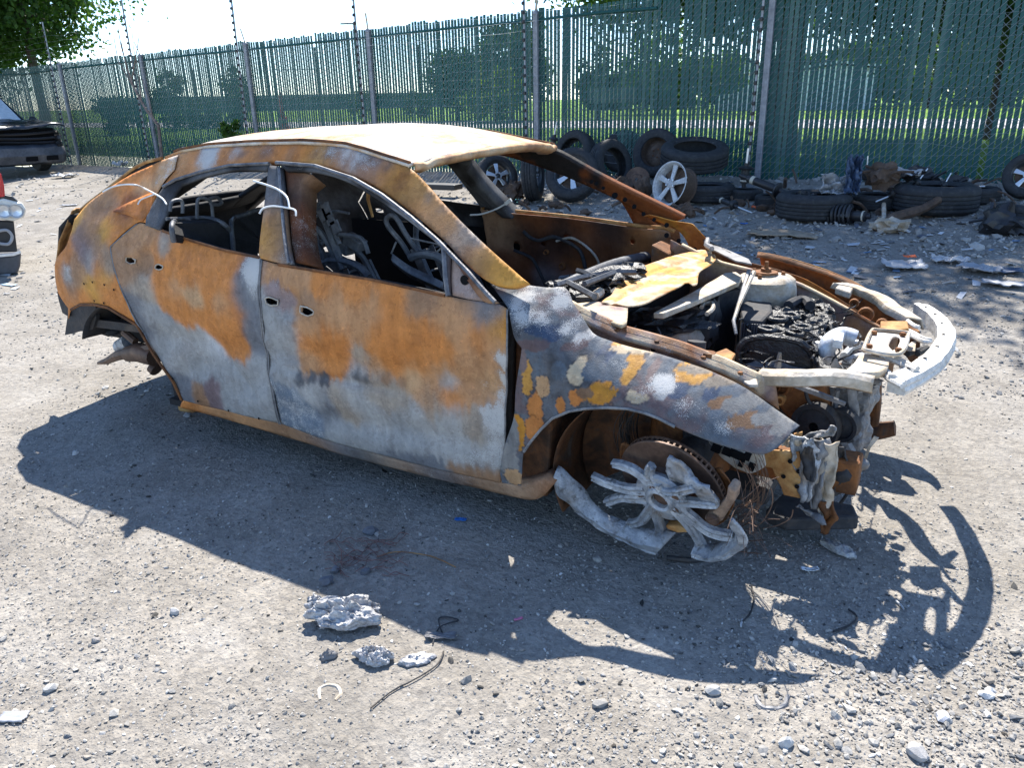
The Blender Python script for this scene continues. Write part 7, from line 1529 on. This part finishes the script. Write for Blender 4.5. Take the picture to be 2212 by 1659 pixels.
# ================================================================== wrecked pickup by the fence, left
def pickup():
    O = on_ground(152, 372); f = -away(O); f = (Matrix.Rotation(R(24), 3, 'Z') @ f).normalized(); r_ = Vector((-f.y, f.x, 0)); up = Vector((0, 0, 1)); r_ = r_ if r_.dot(RT) > 0 else -r_
    def L(x, y, z): return O+r_*x-f*y+up*z                # x right (0 at the visible corner), y back, z up
    e = empty('wrecked_pickup', O); tag(e, 'dark pickup with crumpled hood and torn front parked by the fence', 'pickup')
    BLK = mottle('dark_car_paint', [(.3, (.012, .016, .022)), (.7, (.03, .036, .045))], 4, rough=.25, spec=.6, bump=.0005); GLS = plain('glare_glass', (.55, .60, .64), .08, 0, .9); W_ = -1.92  # windshield's opaque pale base paints in its blown-out glare
    m = MB(); xs = np.linspace(W_, 0, 26); ys = np.linspace(-.05, 1.25, 16)
    m.sheet([[L(x+(.06*(y < .1)), y+.05*math.sin(x*5), .93+.10*sstep(0, 1.2, y)+.05*math.exp(-((x+.25)/.25)**2)*(y < .5)+.035*noise.fractal(Vector((x*2.4, y*2.4, 1)), .9, 2, 3)-.05*(y < .0)) for y in ys] for x in xs]); o = m.build('hood', BLK, e); o.modifiers.new('s', 'SOLIDIFY').thickness = .02
    m = MB(); m.prism([L(-.06, .15, .35), L(-.06, 1.3, .35), L(-.06, 1.3, .98), L(-.06, .15, .88)], r_*-1.80); m.build('front_body', BLK, e, False, bevel=.03)
    m = MB(); m.prism([L(-.08, 1.25, .40), L(-.08, 3.2, .40), L(-.08, 3.2, 1.05), L(-.08, 1.25, 1.0)], r_*-1.76); m.build('cabin', BLK, e, False, bevel=.03)
    m = MB(); m.prism([L(-.20, 1.25, 1.0), L(-.30, 1.95, 1.52), L(-1.62, 1.95, 1.52), L(-1.72, 1.25, 1.0)], -f*.02); m.build('windshield', GLS, e, False)
    m = MB(); m.prism([L(-.12, 1.28, 1.0), L(-.26, 1.98, 1.52), L(-.26, 3.1, 1.52), L(-.12, 3.1, 1.0)], r_*-.06); m.build('side_window_frame', BLK, e, False)
    m = MB(); m.prism([L(-.24, 1.93, 1.53), L(-.24, 3.15, 1.53), L(-1.68, 3.15, 1.53), L(-1.68, 1.93, 1.53)], up*.05); m.build('roof', BLK, e, False, bevel=.02)
    for x in (-.32, -1.55): m = MB(); m.tube([L(x, 2.05, 1.62), L(x, 3.0, 1.62)], .02, 6); m.build('roof_rack', SP, e)
    m = MB(); m.blob(L(.02, 1.28, 1.03), (.12, .07, .08), 2, .15, 1.5, None, 1.); m.build('mirror', SP, e)
    # grille cavity with bent bars
    for z, d in ((.80, 0), (.70, .02), (.62, .05)): m = MB(); m.tube([L(x, .06+d+.03*math.sin(x*4), z+.02*math.sin(x*3+z*9)) for x in np.linspace(W_+.1, -.12, 14)], .028, 6); m.build('grille_bar', SP, e)
    m = MB(); m.prism([L(-.12, .14, .58), L(-.12, .14, .86), L(-1.8, .14, .86), L(-1.8, .14, .58)], -f*-.02); m.build('radiator', BLACKM, e, False)  # plain black sheet at the back of the grille recess
    g = []
    for z, y in ((.56, .02), (.50, -.10), (.36, -.14), (.22, -.06), (.18, .08)): g.append([L(x, y+.10*sstep(-.5, 0, x)+.02*noise.noise(Vector((x*4, z*6, 0))), z+.03*noise.noise(Vector((x*3, 5, z)))) for x in np.linspace(W_, -.02, 24)])
    m = MB(); m.sheet(g); o = m.build('bumper', mottle('grey_bumper', [(.3, (.06, .065, .075)), (.7, (.13, .135, .15))], 4, rough=.5), e); o.modifiers.new('s', 'SOLIDIFY').thickness = .012
    for x in (-.35, -.75): m = MB(); m.box(L(x, -.13, .30), (.22, .04, .09), Matrix.Rotation(math.atan2(r_.y, r_.x), 3, 'Z')); m.build('bumper_opening', BLACKM, o, False)
    for k in range(9):
        rs = random.Random(k+2); m = MB(); m.blob(L(-.02+rs.uniform(-.12, .04), rs.uniform(-.02, .25), rs.uniform(.35, .88)), (.07, .05, .06), 2, .9, 2.2, None, k); m.build('torn_lamp', [SP, GRYP, SP][k % 3], e)
    for x in (-.22, -1.7):
        m = MB(); M = Matrix.Translation(L(x, .78, .34)) @ r_.to_track_quat('Z', 'Y').to_matrix().to_4x4(); m.lathe([(.19, -.11), (.32, -.11), (.345, -.07), (.345, .07), (.32, .11), (.19, .11)], 32, M, True); m.build('tyre_body', RUB, e)
pickup()
# ================================================================== corner of a silver wreck at the left edge
def wreck():
    O = on_ground(44, 592); r_ = Vector((RT.x, RT.y, 0)).normalized(); f = -away(O); up = Vector((0, 0, 1)); e = empty('wrecked_car', O); tag(e, 'silver wreck with a dangling clear headlamp at the left picture edge', 'car')
    n_ = Vector((f.x, f.y, 0)).normalized()
    def L(u, v, y=0.):
        d = ray(u, v); return CP+d*((O-CP).dot(n_)/d.dot(n_))-f*y
    SILP = plain('silver_paint', (.5, .51, .53), .3, .3); LENS = plain('headlamp_lens', (.62, .62, .58), .15, 0, .8); RED = plain('red_lamp', (.45, .01, .015), .2, 0, .7)
    def pr(nm, pts, dp, mat, b=.01, y=0., jag=0.): m = MB(); m.prism([L(u, v, y) for u, v in pts], -f*dp); return m.build(nm, mat, e, False, bevel=b, jag=jag)
    pr('body', [(-420, 560), (-10, 560), (-14, 440), (-8, 400), (-20, 350), (-420, 330)], 1.7, SILP, .04, .15)
    pr('red_lamp', [(-14, 376), (2, 374), (9, 400), (11, 424), (-14, 428)], .12, RED)
    H = pr('headlamp', [(-30, 436), (8, 428), (48, 438), (57, 452), (52, 470), (30, 478), (-30, 470)], .16, LENS, .02)
    for u in (8, 34):
        m = MB(); m.lathe([(.0, .0), (.05, .01), (.065, .03)], 20, Matrix.Translation(L(u, 455, -.012)) @ f.to_track_quat('Z', 'Y').to_matrix().to_4x4()); m.build('reflector', SILV, H)
    pr('lamp_bezel', [(-30, 424), (6, 420), (26, 424), (40, 436), (8, 428), (-30, 436)], .14, SP, .006, .01)
    pr('bracket', [(-30, 478), (30, 480), (38, 545), (-30, 548)], .10, SP, .01, .05, .006)
    m = MB(); m.tube(bez([L(-10, 500, -.02), L(14, 496, -.03), (L(26, 510, -.02)), L(18, 526, -.02), L(-6, 524, -.02)], 5), .015, 6); m.build('fog_ring', GRYP, e)
    pr('bumper', [(-60, 560), (30, 552), (46, 545), (44, 575), (38, 592), (-60, 594)], .35, mottle('grey_bumper_wreck', [(.3, (.05, .052, .06)), (.7, (.12, .12, .125))], 4, rough=.5), .02)
    pr('chrome_strip', [(-60, 553), (28, 546), (44, 541), (46, 546), (30, 552), (-60, 560)], .02, SILV, .003, -.02)
    m = MB(); m.lathe([(.19, -.10), (.31, -.10), (.33, -.06), (.33, .06), (.31, .10), (.19, .10)], 30, Matrix.Translation(L(-190, 535, .5)) @ f.to_track_quat('Z', 'Y').to_matrix().to_4x4(), True); m.build('tyre_body', RUB, e)
wreck()
